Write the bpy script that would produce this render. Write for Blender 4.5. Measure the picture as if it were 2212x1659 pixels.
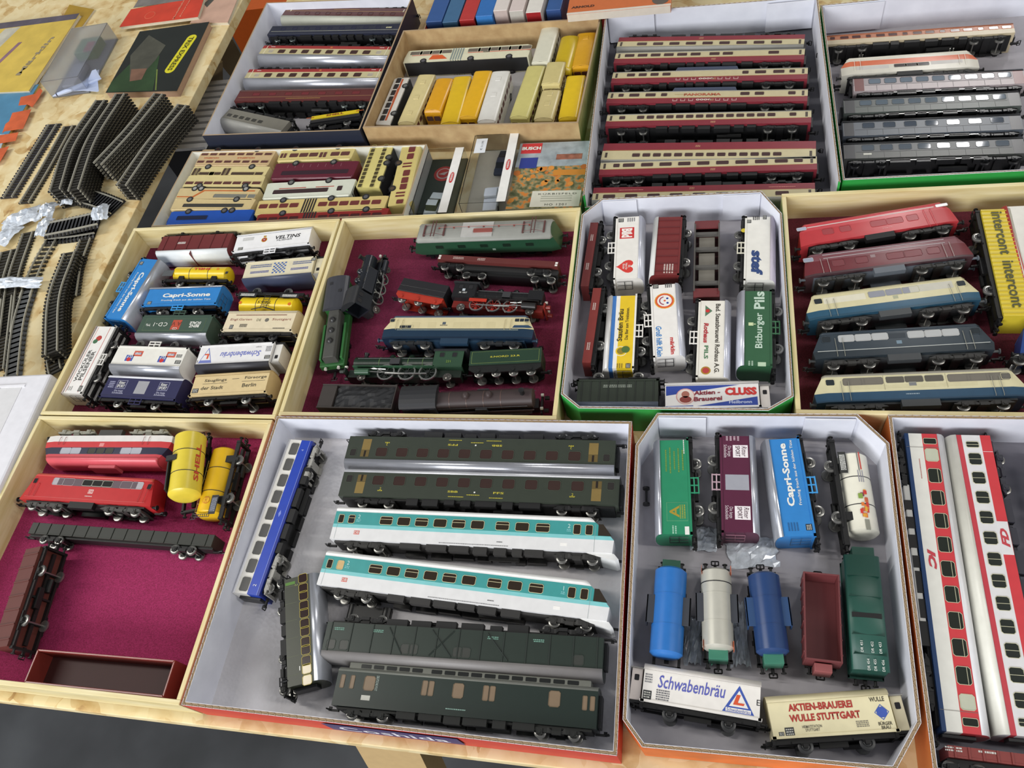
import bpy, bmesh, math, random
from mathutils import Matrix, Vector
random.seed(7)
for o in list(bpy.data.objects): bpy.data.objects.remove(o)
S = bpy.context.scene
COL = S.collection
T = 0.76            # table top height (m)
H = 0.743           # camera height above the table top
# ------------------------------------------------------------------ camera
R = [(0.97248591, 0.12858365, -0.19426117), (0.00534654, -0.84597527, -0.53319532), (-0.23290034, 0.51748631, -0.82338651)]
F, CX, CY = 1714.15, 1106.0, 829.5
cam = bpy.data.cameras.new('camera'); cam.sensor_width = 36; cam.lens = F / 2212 * 36; cam.clip_start = .01; cam.clip_end = 60
co = bpy.data.objects.new('camera', cam); COL.objects.link(co)
m = Matrix.Identity(4)
for i in range(3):
    m[i][0] = R[0][i]; m[i][1] = -R[1][i]; m[i][2] = -R[2][i]
m[0][3], m[1][3], m[2][3] = 0, 0, T + H
co.matrix_world = m
S.camera = co
# ------------------------------------------------------------------ world and lamps
w = bpy.data.worlds.new('hall_light'); S.world = w; w.use_nodes = True
bg = w.node_tree.nodes['Background']; bg.inputs[0].default_value = (.92, .95, 1, 1); bg.inputs[1].default_value = .15
def area(name, loc, sx, sy, power, col, target):
    l = bpy.data.lights.new(name, 'AREA'); l.shape = 'RECTANGLE'; l.size = sx; l.size_y = sy; l.energy = power; l.color = col
    o = bpy.data.objects.new(name, l); COL.objects.link(o); o.location = loc
    o.rotation_euler = (Vector(target) - Vector(loc)).to_track_quat('-Z', 'Y').to_euler()
area('window_daylight', (-1.3, -2.7, T + 1.35), 3.2, 1.3, 108, (.97, .98, 1), (-.2, .6, T))
area('ceiling_tube_light', (-3.0, .5, T + 3.0), .3, 2.4, 48, (1, .97, .90), (-.2, .6, T))
area('ceiling_tube_light', (2.7, .2, T + 3.0), .3, 2.4, 38, (1, .97, .92), (-.2, .6, T))
area('ceiling_tube_light', (1.72, 4.7, T + 3.2), .30, 1.5, 40, (1, .98, .96), (.3, .9, T))
S.view_settings.view_transform = 'Standard'; S.view_settings.look = 'None'; S.view_settings.gamma = 1
S.view_settings.use_curve_mapping = False
S.view_settings.exposure = 0.36
# ------------------------------------------------------------------ helpers
def W(px, py, z):                 # a point of the photograph carried to height z above the table
    d = [sum(R[k][i] * v for k, v in enumerate(((px - CX) / F, (py - CY) / F, 1))) for i in range(3)]
    s = (H - z) / -d[2]
    return Vector((d[0] * s, d[1] * s, T + z))
def lin(h):
    h = h.lstrip('#'); c = [int(h[i:i + 2], 16) / 255 for i in (0, 2, 4)]
    return [x / 12.92 if x < .04045 else ((x + .055) / 1.055) ** 2.4 for x in c]
MATS = {}
def M(hexc, rough=.42, metal=0.0, var=.035, scale=120, kind='paint'):
    key = (hexc, rough, metal, kind)
    if key in MATS: return MATS[key]
    mt = bpy.data.materials.new('%s_%s' % (kind, hexc)); mt.use_nodes = True
    nt = mt.node_tree; b = nt.nodes['Principled BSDF']
    b.inputs['Roughness'].default_value = rough; b.inputs['Metallic'].default_value = metal
    c = lin(hexc)
    if kind in ('clear', 'frosted'):
        b.inputs['Base Color'].default_value = (*c, 1); b.inputs['Transmission Weight'].default_value = 1 if kind == 'clear' else .90
        b.inputs['IOR'].default_value = 1.12
    else:
        tc = nt.nodes.new('ShaderNodeTexCoord'); nz = nt.nodes.new('ShaderNodeTexNoise'); rp = nt.nodes.new('ShaderNodeValToRGB')
        nz.inputs['Scale'].default_value = scale; nz.inputs['Detail'].default_value = 3
        rp.color_ramp.elements[0].position = .3; rp.color_ramp.elements[1].position = .7
        rp.color_ramp.elements[0].color = (*[x * (1 - var) for x in c], 1); rp.color_ramp.elements[1].color = (*[min(1, x * (1 + var)) for x in c], 1)
        nt.links.new(tc.outputs['Object'], nz.inputs['Vector']); nt.links.new(nz.outputs['Fac'], rp.inputs['Fac'])
        nt.links.new(rp.outputs['Color'], b.inputs['Base Color'])
    MATS[key] = mt
    return mt
def nodemat(name, fn):
    mt = bpy.data.materials.new(name); mt.use_nodes = True
    fn(mt.node_tree, mt.node_tree.nodes['Principled BSDF']); return mt
def ramp(nt, fac, stops):
    r = nt.nodes.new('ShaderNodeValToRGB'); e = r.color_ramp.elements
    while len(e) < len(stops): e.new(.5)
    for k, (p, c) in enumerate(stops): e[k].position = p; e[k].color = (*lin(c), 1)
    nt.links.new(fac, r.inputs['Fac']); return r.outputs['Color']
def mapped(nt, scale, rot=(0, 0, 0)):
    tc = nt.nodes.new('ShaderNodeTexCoord'); mp = nt.nodes.new('ShaderNodeMapping')
    mp.inputs['Scale'].default_value = scale; mp.inputs['Rotation'].default_value = rot
    nt.links.new(tc.outputs['Object'], mp.inputs['Vector']); return mp.outputs['Vector']
def osb(nt, b):
    v = mapped(nt, (1, 1, 1)); n1 = nt.nodes.new('ShaderNodeTexNoise'); n1.inputs['Scale'].default_value = 14; nt.links.new(v, n1.inputs['Vector'])
    mx = nt.nodes.new('ShaderNodeMix'); mx.data_type = 'VECTOR'; mx.inputs['Factor'].default_value = .12
    nt.links.new(v, mx.inputs[4]); nt.links.new(n1.outputs['Color'], mx.inputs[5])
    vo = nt.nodes.new('ShaderNodeTexVoronoi'); vo.inputs['Scale'].default_value = 48; nt.links.new(mx.outputs[1], vo.inputs['Vector'])
    n2 = nt.nodes.new('ShaderNodeTexNoise'); n2.inputs['Scale'].default_value = 45; n2.inputs['Detail'].default_value = 5; nt.links.new(v, n2.inputs['Vector'])
    sp = nt.nodes.new('ShaderNodeSeparateColor'); nt.links.new(vo.outputs['Color'], sp.inputs[0])
    ad = nt.nodes.new('ShaderNodeMath'); ad.operation = 'MULTIPLY_ADD'; ad.inputs[1].default_value = .45
    nt.links.new(sp.outputs[0], ad.inputs[0]); nt.links.new(n2.outputs['Fac'], ad.inputs[2])
    c = ramp(nt, ad.outputs[0], [(.28, '#9a7444'), (.42, '#c2a26a'), (.65, '#d8c290'), (.95, '#e2d2a6')])
    nt.links.new(c, b.inputs['Base Color']); b.inputs['Roughness'].default_value = .6
    bp = nt.nodes.new('ShaderNodeBump'); bp.inputs['Strength'].default_value = .25; bp.inputs['Distance'].default_value = .001
    nt.links.new(ad.outputs[0], bp.inputs['Height']); nt.links.new(bp.outputs['Normal'], b.inputs['Normal'])
OSB = nodemat('osb_board', osb)
def pine(nt, b):
    v = mapped(nt, (6, 60, 60)); n = nt.nodes.new('ShaderNodeTexNoise'); n.inputs['Scale'].default_value = 2.2; n.inputs['Detail'].default_value = 4
    nt.links.new(v, n.inputs['Vector'])
    c = ramp(nt, n.outputs['Fac'], [(.3, '#cfbc82'), (.5, '#dccd9a'), (.7, '#e6dab0')])
    nt.links.new(c, b.inputs['Base Color']); b.inputs['Roughness'].default_value = .5
PINE = nodemat('pale_plywood', pine)
def felt(nt, b, c0='#7b163f', c1='#a52a60'):
    v = mapped(nt, (1, 1, 1)); n = nt.nodes.new('ShaderNodeTexNoise'); n.inputs['Scale'].default_value = 900; n.inputs['Detail'].default_value = 3
    nt.links.new(v, n.inputs['Vector'])
    c = ramp(nt, n.outputs['Fac'], [(.3, c0), (.7, c1)])
    nt.links.new(c, b.inputs['Base Color']); b.inputs['Roughness'].default_value = .95
    bp = nt.nodes.new('ShaderNodeBump'); bp.inputs['Strength'].default_value = .5; bp.inputs['Distance'].default_value = .0006
    nt.links.new(n.outputs['Fac'], bp.inputs['Height']); nt.links.new(bp.outputs['Normal'], b.inputs['Normal'])
FELT = nodemat('magenta_felt', felt); FELT2 = nodemat('dark_magenta_felt', lambda n, b: felt(n, b, '#5c1330', '#7c2046')); FELT3 = nodemat('maroon_felt', lambda n, b: felt(n, b, '#48141f', '#641c2e'))
def concrete(nt, b):
    v = mapped(nt, (1, 1, 1)); n = nt.nodes.new('ShaderNodeTexNoise'); n.inputs['Scale'].default_value = 3.5; n.inputs['Detail'].default_value = 8
    nt.links.new(v, n.inputs['Vector'])
    c = ramp(nt, n.outputs['Fac'], [(.35, '#3c3e40'), (.5, '#4a4c4f'), (.7, '#5d6063')])
    nt.links.new(c, b.inputs['Base Color']); b.inputs['Roughness'].default_value = .55
FLOOR = nodemat('hall_floor', concrete)
def paperwhite(nt, b):
    v = mapped(nt, (1, 1, 1)); n = nt.nodes.new('ShaderNodeTexNoise'); n.inputs['Scale'].default_value = 35; n.inputs['Detail'].default_value = 5
    nt.links.new(v, n.inputs['Vector'])
    c = ramp(nt, n.outputs['Fac'], [(.3, '#d6d8e2'), (.7, '#e3e5ee')])
    nt.links.new(c, b.inputs['Base Color']); b.inputs['Roughness'].default_value = .7
CARTON_WHITE = nodemat('white_carton_liner', paperwhite)
def tissue(nt, b):
    v = mapped(nt, (1, 1, 1)); n = nt.nodes.new('ShaderNodeTexVoronoi'); n.inputs['Scale'].default_value = 260
    nt.links.new(v, n.inputs['Vector'])
    n2 = nt.nodes.new('ShaderNodeTexNoise'); n2.inputs['Scale'].default_value = 18; n2.inputs['Detail'].default_value = 4; nt.links.new(v, n2.inputs['Vector'])
    c = ramp(nt, n2.outputs['Fac'], [(.3, '#bab7ba'), (.55, '#cbc9cc'), (.75, '#d9d7db')])
    nt.links.new(c, b.inputs['Base Color']); b.inputs['Roughness'].default_value = .8
    bp = nt.nodes.new('ShaderNodeBump'); bp.inputs['Strength'].default_value = .35; bp.inputs['Distance'].default_value = .001
    nt.links.new(n.outputs['Distance'], bp.inputs['Height']); nt.links.new(bp.outputs['Normal'], b.inputs['Normal'])
TISSUE = nodemat('grey_tissue_liner', tissue)
def brownboard(nt, b):
    v = mapped(nt, (1, 1, 1)); n = nt.nodes.new('ShaderNodeTexNoise'); n.inputs['Scale'].default_value = 60; n.inputs['Detail'].default_value = 5
    nt.links.new(v, n.inputs['Vector'])
    c = ramp(nt, n.outputs['Fac'], [(.3, '#a98a5f'), (.7, '#bfa376')])
    nt.links.new(c, b.inputs['Base Color']); b.inputs['Roughness'].default_value = .8
BROWNBOARD = nodemat('brown_cardboard', brownboard)
BLACK = M('#0d0d0e', .55); DARK = M('#1d1e20', .45); STEEL = M('#b9b9b4', .28, .9); GREYM = M('#74736f', .45, .3); SILVER = M('#b9bcc4', .3, .55)
GLASS = M('#2b2a2c', .12); WHITE = M('#e8e7e2', .4); BROWN = M('#5b2422', .5); GLASSBR = M('#4b2a22', .15)
WOODLEG = M('#b99d6e', .6)

class MB:
    def __init__(s): s.v = []; s.f = []; s.m = []
    def face(s, idx, mi=0): s.f.append(idx); s.m.append(mi)
    def box(s, x0, x1, y0, y1, z0, z1, mi=0):
        b = len(s.v)
        s.v += [(x0, y0, z0), (x1, y0, z0), (x1, y1, z0), (x0, y1, z0), (x0, y0, z1), (x1, y0, z1), (x1, y1, z1), (x0, y1, z1)]
        for q in ((3, 2, 1, 0), (4, 5, 6, 7), (0, 1, 5, 4), (1, 2, 6, 5), (2, 3, 7, 6), (3, 0, 4, 7)): s.face([b + k for k in q], mi)
        return s
    def lathe(s, prof, c=(0, 0, 0), ax='y', n=16, mi=0):   # prof: (offset along axis, radius)
        b = len(s.v)
        for (o, r) in prof:
            for k in range(n):
                a = 2 * math.pi * k / n; p, q = r * math.cos(a), r * math.sin(a)
                d = {'x': (o, p, q), 'y': (q, o, p), 'z': (p, q, o)}[ax]
                s.v.append((c[0] + d[0], c[1] + d[1], c[2] + d[2]))
        for i in range(len(prof) - 1):
            for k in range(n):
                s.face([b + i * n + k, b + i * n + (k + 1) % n, b + (i + 1) * n + (k + 1) % n, b + (i + 1) * n + k], mi)
        s.face([b + k for k in reversed(range(n))], mi); s.face([b + (len(prof) - 1) * n + k for k in range(n)], mi)
        return s
    def cyl(s, c, r, l, ax='y', n=12, mi=0): return s.lathe([(-l / 2, r), (l / 2, r)], c, ax, n, mi)
    def bar(s, a, b_, r, n=5, mi=0):
        a, b_ = Vector(a), Vector(b_); d = b_ - a
        if d.length < 1e-7: return s
        q = d.to_track_quat('Z', 'Y'); b = len(s.v)
        for p in (a, b_):
            for k in range(n):
                t = 2 * math.pi * k / n; s.v.append(tuple(p + q @ Vector((r * math.cos(t), r * math.sin(t), 0))))
        for k in range(n): s.face([b + k, b + (k + 1) % n, b + n + (k + 1) % n, b + n + k], mi)
        s.face([b + k for k in reversed(range(n))], mi); s.face([b + n + k for k in range(n)], mi)
        return s
    def path(s, pts, r, n=5, mi=0):
        for a, b_ in zip(pts, pts[1:]): s.bar(a, b_, r, n, mi)
        return s
    def prism(s, poly, a0, a1, ax='y', mi=0):   # poly in the two other axes (xz for y, xy for z, yz for x)
        b = len(s.v); n = len(poly)
        for a in (a0, a1):
            for (p, q) in poly: s.v.append({'y': (p, a, q), 'z': (p, q, a), 'x': (a, p, q)}[ax])
        s.face([b + k for k in range(n)], mi); s.face([b + n + k for k in reversed(range(n))], mi)
        for k in range(n): s.face([b + (k + 1) % n, b + k, b + n + k, b + n + (k + 1) % n], mi)
        return s
    def mesh(s, name, mats, smooth=False):
        me = bpy.data.meshes.new(name); me.from_pydata(s.v, [], s.f)
        for mt in mats: me.materials.append(mt)
        me.polygons.foreach_set('material_index', s.m)
        bm = bmesh.new(); bm.from_mesh(me); bmesh.ops.recalc_face_normals(bm, faces=bm.faces); bm.to_mesh(me); bm.free()
        if smooth:
            me.polygons.foreach_set('use_smooth', [True] * len(me.polygons)); me.set_sharp_from_angle(angle=math.radians(38))
        return me
    def obj(s, name, mats, parent=None, smooth=False, bevel=0):
        if not isinstance(mats, (list, tuple)): mats = [mats]
        return link(name, s.mesh(name, mats, smooth), parent, bevel)
def link(name, me, parent=None, bevel=0):
    o = bpy.data.objects.new(name, me); COL.objects.link(o)
    if parent is not None: o.parent = parent
    if bevel:
        bv = o.modifiers.new('bevel', 'BEVEL'); bv.width = bevel; bv.segments = 2; bv.limit_method = 'ANGLE'
    return o
def tag(o, label, cat, group=None, kind=None):
    if label: o['label'] = label
    if cat: o['category'] = cat
    if group: o['group'] = group
    if kind: o['kind'] = kind
    return o
def empty(name, mat):
    o = bpy.data.objects.new(name, None); COL.objects.link(o); o.empty_display_size = .01; o.matrix_world = mat; return o
CACHE = {}
def shared(key, fn):
    if key not in CACHE: CACHE[key] = fn()
    return CACHE[key]
def textmesh(s, bold=0.0, shear=0.0, spacing=1.0):
    def mk():
        c = bpy.data.curves.new('lettering', 'FONT'); c.body = s; c.offset = bold; c.shear = shear; c.resolution_u = 2; c.space_character = spacing
        c.align_x = 'CENTER'; c.space_line = .85
        o = bpy.data.objects.new('lettering', c); COL.objects.link(o)
        me = bpy.data.meshes.new_from_object(o.evaluated_get(bpy.context.evaluated_depsgraph_get()))
        bpy.data.objects.remove(o); bpy.data.curves.remove(c)
        xs = [v.co.x for v in me.vertices]; ys = [v.co.y for v in me.vertices]
        cx, cy = (min(xs) + max(xs)) / 2, (min(ys) + max(ys)) / 2; sx, sy = max(xs) - min(xs), max(ys) - min(ys)
        for v in me.vertices: v.co.x = (v.co.x - cx) / sx; v.co.y = (v.co.y - cy) / sy
        me['asp'] = sx / sy
        return me
    return shared(('txt', s, bold, shear, spacing), mk)
def textobj(s, mat, height, width=None, bold=0.0, shear=0.0, name='lettering', spacing=1.0):
    me = textmesh(s, bold, shear, spacing).copy(); me.materials.clear(); me.materials.append(mat)
    wd = width or height * me['asp']
    for v in me.vertices: v.co.x *= wd; v.co.y *= height
    return me
# ------------------------------------------------------------------ vehicle kit (local frame: x along, z up, rail level z = 0)
def arch(w, ze, h, n=8):
    return [(-w / 2 * math.cos(math.pi * k / n), ze + h * math.sin(math.pi * k / n) ** .85) for k in range(1, n)]
def shell(L, w, z0, ze, ah, bands, bodym, roofm, root, rake=(None, None), taper=(0, 1), name='body', n=8, roof_name='roof', tum=0, over=0.0):
    # bands: list of (top z, material) from the bottom up; rake: per end a list of (z, inset)
    mats = [b[1] for b in bands]
    zs = [z0] + [b[0] for b in bands]; zs[-1] = ze
    side = [(-w / 2 + (tum if z == zs[0] else 0), z) for z in zs]; ar = arch(w, ze, ah, n)
    loop = side + ar + [(-y, z) for (y, z) in reversed(side)]
    segm = list(range(len(bands))) + ['r'] * (len(ar) + 1) + list(reversed(range(len(bands))))
    N = len(loop)
    def inset(e, z):
        r = rake[e]
        if not r: return 0
        for (za, ia), (zb, ib) in zip(r, r[1:]):
            if z <= zb: return ia + (ib - ia) * max(0, (z - za)) / (zb - za)
        return r[-1][1]
    def mx(e): return max([i for _, i in rake[e]]) if rake[e] else 0
    tl, ts = taper
    secs = [(-1, 0, ts), (-1, 1, 1), (1, 1, 1), (1, 0, ts)] if tl or rake[0] or rake[1] else [(-1, 0, 1), (1, 0, 1)]
    body, roof = MB(), MB()
    for mb in (body, roof):
        for (sg, inner, sc) in secs:
            e = 0 if sg < 0 else 1
            for (y, z) in loop:
                x = L / 2 - inset(e, z) if not inner else L / 2 - max(tl, mx(e)) - .0005
                mb.v.append((sg * x, y * sc, z))
    ns = len(secs)
    for s in range(ns - 1):
        for i in range(N - 1):
            q = [s * N + i, s * N + i + 1, (s + 1) * N + i + 1, (s + 1) * N + i]
            if segm[i] == 'r': roof.face(q)
            else: body.face(q, segm[i])
        body.face([s * N + N - 1, s * N, (s + 1) * N, (s + 1) * N + N - 1], 0)
    for s in (0, ns - 1):
        for i in range(N // 2 - 1 if N % 2 == 0 else N // 2):
            q = [s * N + i, s * N + i + 1, s * N + N - 2 - i, s * N + N - 1 - i]
            if len(set(q)) < 4: q = q[:3]
            mi = segm[i] if segm[i] != 'r' else len(bands) - 1
            body.face(q, mi)
    bo = body.obj(name, mats, root, smooth=True)
    # drop loose verts of the roof copy
    used = sorted({i for f in roof.f for i in f}); mp = {i: k for k, i in enumerate(used)}
    roof.v = [roof.v[i] for i in used]; roof.f = [[mp[i] for i in f] for f in roof.f]
    ro = link(roof_name, roof.mesh(roof_name, [roofm], True), root)
    sd = ro.modifiers.new('thick', 'SOLIDIFY'); sd.thickness = .0007; sd.offset = 1
    if over: ro.scale = ((L + 2 * over) / L, (w + 2 * over) / w, 1)
    return bo, ro
class Veh:
    pass
def lying(p0, p1, floor, w, zmid, roll=0, lift=0):
    z = floor + w + lift
    a, b = W(*p0, z), W(*p1, z); u = (b - a).normalized(); L = (b - a).length
    v = Vector((-u.y, u.x, 0)); dn = Vector((0, 0, -1))
    m = Matrix((u, dn, v)).transposed().to_4x4()
    if roll: m = Matrix.Rotation(math.radians(roll), 4, u) @ m
    ref = (a + b) / 2
    m.translation = ref - (m.to_3x3() @ Vector((0, -w / 2, zmid)))
    return m, L
def upright(p0, p1, z0, h, roll=0):        # p0, p1: centre line of the roof as the photograph shows it
    a, b = W(*p0, z0 + h), W(*p1, z0 + h); u = (b - a).normalized(); L = (b - a).length
    y = Vector((-u.y, u.x, 0))
    m = Matrix((u, y, Vector((0, 0, 1)))).transposed().to_4x4()
    c = (a + b) / 2; m.translation = Vector((c.x, c.y, T + z0))
    if roll:
        t = m.translation.copy(); m.translation = (0, 0, 0); m = Matrix.Rotation(math.radians(roll), 4, u) @ m; m.translation = t
    return m, L
def win_mesh(w, h, t, style):
    def mk():
        mb = MB(); c = min(w, h) * .14
        def ring(w_, h_, c_): return [(-w_ / 2 + c_, -h_ / 2), (w_ / 2 - c_, -h_ / 2), (w_ / 2, -h_ / 2 + c_), (w_ / 2, h_ / 2 - c_), (w_ / 2 - c_, h_ / 2), (-w_ / 2 + c_, h_ / 2), (-w_ / 2, h_ / 2 - c_), (-w_ / 2, -h_ / 2 + c_)]
        a = ring(w, h, c)
        if t:
            o = ring(w + 2 * t, h + 2 * t, c + t * .6)
            for (pts, y) in ((o, 0), (o, -.00035), (a, -.00035), (a, -.00008)):
                mb.v += [(p, y, q) for (p, q) in pts]
            for r in range(3):
                for k in range(8): mb.face([r * 8 + k, r * 8 + (k + 1) % 8, r * 8 + 8 + (k + 1) % 8, r * 8 + 8 + k], 0)
            mb.face([24 + k for k in range(8)], 1)
        else:
            for y in (0, -.00012): mb.v += [(p, y, q) for (p, q) in a]
            for k in range(8): mb.face([k, (k + 1) % 8, 8 + (k + 1) % 8, 8 + k], 1)
            mb.face([8 + k for k in range(8)], 1)
        bt = max(t, .0003)
        if style == 'bar': mb.box(-w / 2, w / 2, -.0003, 0, h * .14, h * .14 + bt, 0)
        if style == 'split': mb.box(-bt / 2, bt / 2, -.0003, 0, -h / 2, h / 2, 0)
        if style == 'side': mb.box(-w / 2, w / 2, -.0003, 0, h * .25, h * .25 + bt, 0)
        return mb
    return shared(('winmb', round(w, 5), round(h, 5), t, style), mk)
class Thing:
    def __init__(s, name, label, cat, mat, w, group=None, L=0):
        s.root = empty(name, mat); tag(s.root, label, cat, group); s.w = w; s.L = L
    def win(s, u, z, w, h, fm=None, pm=None, t=.0004, style='', side=-1, name='window', y=None):
        fm = fm or WHITE; pm = pm or GLASS
        me = shared(('win', round(w, 5), round(h, 5), t, style, fm.name, pm.name), lambda: win_mesh(w, h, t, style).mesh('window', [fm, pm]))
        o = link(name, me, s.root); o.location = (u, side * s.w / 2 if y is None else y, z)
        if side > 0: o.rotation_euler = (0, 0, math.pi)
        return o
    def endwin(s, e, y, z, w, h, fm=None, pm=None, t=.0003, tilt=0, x=None, name='windscreen'):
        fm = fm or WHITE; pm = pm or GLASS
        me = shared(('win', round(w, 5), round(h, 5), t, '', fm.name, pm.name), lambda: win_mesh(w, h, t, '').mesh('window', [fm, pm]))
        o = link(name, me, s.root); o.location = (x if x is not None else e * s.L / 2, y, z)
        o.rotation_euler = (tilt, 0, e * math.pi / 2); return o
    def txt(s, t, u, z, h, mat, w=None, bold=0.0, shear=0.0, rot=0, layer=2, name='lettering', spacing=1.0):
        o = link(name, textobj(t, mat, h, w, bold, shear, name, spacing), s.root)
        o.matrix_local = Matrix.Translation((u, -s.w / 2 - .0001 * layer, z)) @ Matrix.Rotation(math.pi / 2, 4, 'X') @ Matrix.Rotation(math.radians(rot), 4, 'Z')
        return o
    def poly(s, pts, mat, layer=1, name='printed_patch'):
        y = -s.w / 2 - .0001 * layer; mb = MB().prism(pts, y, y + .0001, 'y'); return mb.obj(name, mat, s.root)
    def patch(s, u, z, w, h, mat, layer=1, name='printed_patch'):
        return s.poly([(u - w / 2, z - h / 2), (u + w / 2, z - h / 2), (u + w / 2, z + h / 2), (u - w / 2, z + h / 2)], mat, layer, name)
    def disc(s, u, z, r, mat, layer=1, name='printed_emblem', n=18, rz=None):
        rz = rz or r
        return s.poly([(u + r * math.cos(2 * math.pi * k / n), z + rz * math.sin(2 * math.pi * k / n)) for k in range(n)], mat, layer, name)
def small_print(t, u, z, lines, w, h, mat, layer=2):       # a block of tiny print as fine rules
    mb = MB(); y = -t.w / 2 - .0001 * layer; rnd = random.Random(int((u + z) * 1e5))
    for k in range(lines):
        zz = z + h / 2 - (k + .5) * h / lines; x = u - w / 2
        while x < u + w / 2 - .0003:
            d = rnd.uniform(.0006, .002); mb.box(x, min(x + d, u + w / 2), y, y + .0001, zz - h / lines * .28, zz + h / lines * .28); x += d + .0004
    mb.obj('small_print', mat, t.root)
def wheelset_mesh(r, g, mat):
    def mk():
        mb = MB()
        for sgn in (-1, 1):
            y = sgn * g
            mb.lathe([(y - .0013, r * .55), (y - .0013, r * .9), (y - .0011, r), (y + .0008, r), (y + .0012, r * .9), (y + .0012, r * .6), (y + .0006, r * .5), (y + .0013, r * .2)] if sgn > 0 else
                     [(y - .0013, r * .2), (y - .0006, r * .5), (y - .0012, r * .6), (y - .0012, r * .9), (y - .0008, r), (y + .0011, r), (y + .0013, r * .9), (y + .0013, r * .55)], n=16)
        mb.cyl((0, 0, 0), .0009, 2 * g, 'y', 8)
        return mb.mesh('wheelset', [mat], True)
    return shared(('ws', r, g, mat.name), mk)
WHEELM = M('#8f8e8a', .3, .8)
def wheelset(t, x, r=.0055, g=.0085, z=None, mat=None):
    o = link('wheelset', wheelset_mesh(r, g, mat or WHEELM), t.root); o.location = (x, 0, r if z is None else z); return o
def couplers(t, L, z=.0085, mat=None):
    def mk():
        mb = MB(); mb.box(-.004, .004, -.0014, .0014, -.001, .0008)
        mb.path([(.004, -.0032, 0), (.0075, -.0032, .0006), (.0075, .0032, .0006), (.004, .0032, 0), (.004, -.0032, 0)], .0006, 4)
        mb.box(.003, .006, -.0006, .0006, -.001, .0028)
        return mb.mesh('coupler', [mat or BLACK])
    for e in (-1, 1):
        o = link('coupler', shared(('cp', (mat or BLACK).name), mk), t.root); o.location = (e * (L / 2 + .002), 0, z)
        if e < 0: o.rotation_euler = (0, 0, math.pi)
def wagon_frame(t, L, w, zt=.0125, mat=None, wb=.5, r=.0060, wheel=None, name='underframe'):
    mat = mat or BLACK; mb = MB()
    for sg in (-1, 1):
        mb.box(-L / 2, L / 2, sg * w * .36 - .0012, sg * w * .36 + .0012, zt - .0045, zt)
        for e in (-1, 1):
            x = e * L * wb / 2
            mb.prism([(x - .0045, zt - .003), (x + .0045, zt - .003), (x + .0018, zt - .0075), (x - .0018, zt - .0075)], sg * w * .41 - .0006, sg * w * .41 + .0006, 'y')
            mb.box(x - .0018, x + .0018, sg * w * .42 - .0016, sg * w * .42 + .0016, zt - .008, zt - .005)
            mb.box(x - .010, x + .010, sg * w * .42 - .0007, sg * w * .42 + .0007, zt - .0045, zt - .0030)
            mb.cyl((e * (L / 2 + .003), sg * w * .29, zt - .0025), .0012, .006, 'x', 8); mb.cyl((e * (L / 2 + .006), sg * w * .29, zt - .0025), .0023, .0009, 'x', 10)
    for e in (-1, 1): mb.box(e * L / 2 - .0015, e * L / 2 + .0010, -w * .42, w * .42, zt - .0045, zt)
    mb.box(-L / 2 + .004, L / 2 - .004, -.002, .002, zt - .004, zt - .001)
    for k in range(3): mb.box(-L * .25 + k * L * .25 - .001, -L * .25 + k * L * .25 + .001, -w * .36, w * .36, zt - .004, zt - .001)
    mb.box(-.012, .010, -w * .2, -w * .05, zt - .008, zt - .003); mb.cyl((.014, w * .1, zt - .006), .003, .014, 'x', 8)
    mb.obj(name, mat, t.root)
    for e in (-1, 1): wheelset(t, e * L * wb / 2, r, w * .34, mat=wheel)
    couplers(t, L, zt - .004)
def bogie_mesh(w, wb, mat):
    def mk():
        mb = MB()
        for sg in (-1, 1):
            y = sg * w * .40
            mb.prism([(-wb * .78, .0058), (-wb * .6, .0085), (-wb * .25, .0088), (-wb * .12, .0062), (wb * .12, .0062), (wb * .25, .0088), (wb * .6, .0085), (wb * .78, .0058), (wb * .3, .0045), (-wb * .3, .0045)], y - .0010, y + .0010, 'y')
            for e in (-1, 1):
                mb.box(e * wb / 2 - .0026, e * wb / 2 + .0026, y - .002, y + .002, .003, .0078)
                mb.cyl((e * wb / 2, y + sg * .002, .0052), .0016, .001, 'y', 8)
                mb.cyl((e * wb * .24, y, .0068), .0014, .004, 'z', 8)
            mb.box(-.004, .004, y - .0018, y + .0018, .0035, .0065)
        mb.box(-.004, .004, -w * .4, w * .4, .006, .0095); mb.box(-wb * .75, -wb * .65, -w * .4, w * .4, .0055, .0075); mb.box(wb * .65, wb * .75, -w * .4, w * .4, .0055, .0075)
        return mb.mesh('bogie', [mat])
    return shared(('bg', round(w, 4), wb, mat.name), mk)
def bogies(t, L, w, wb=.029, pos=.36, mat=None, r=.0055, wheel=None):
    for e in (-1, 1):
        o = link('bogie', bogie_mesh(w, wb, mat or BLACK), t.root); o.location = (e * L * pos, 0, 0)
        for q in (-1, 1):
            s = link('wheelset', wheelset_mesh(r, .0085, wheel or WHEELM), o); s.location = (q * wb / 2, 0, r)
def rails_h(t, x, z0, z1, mat, n=1, y=None):     # upright hand rail pair beside a door
    y = -t.w / 2 if y is None else y; mb = MB()
    for dx in (-.0035, .0035):
        mb.path([(x + dx, y, z0), (x + dx, y - .0012, z0 + .0006), (x + dx, y - .0012, z1 - .0006), (x + dx, y, z1)], .00028, 4)
    mb.obj('handrail', mat, t.root)
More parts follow.
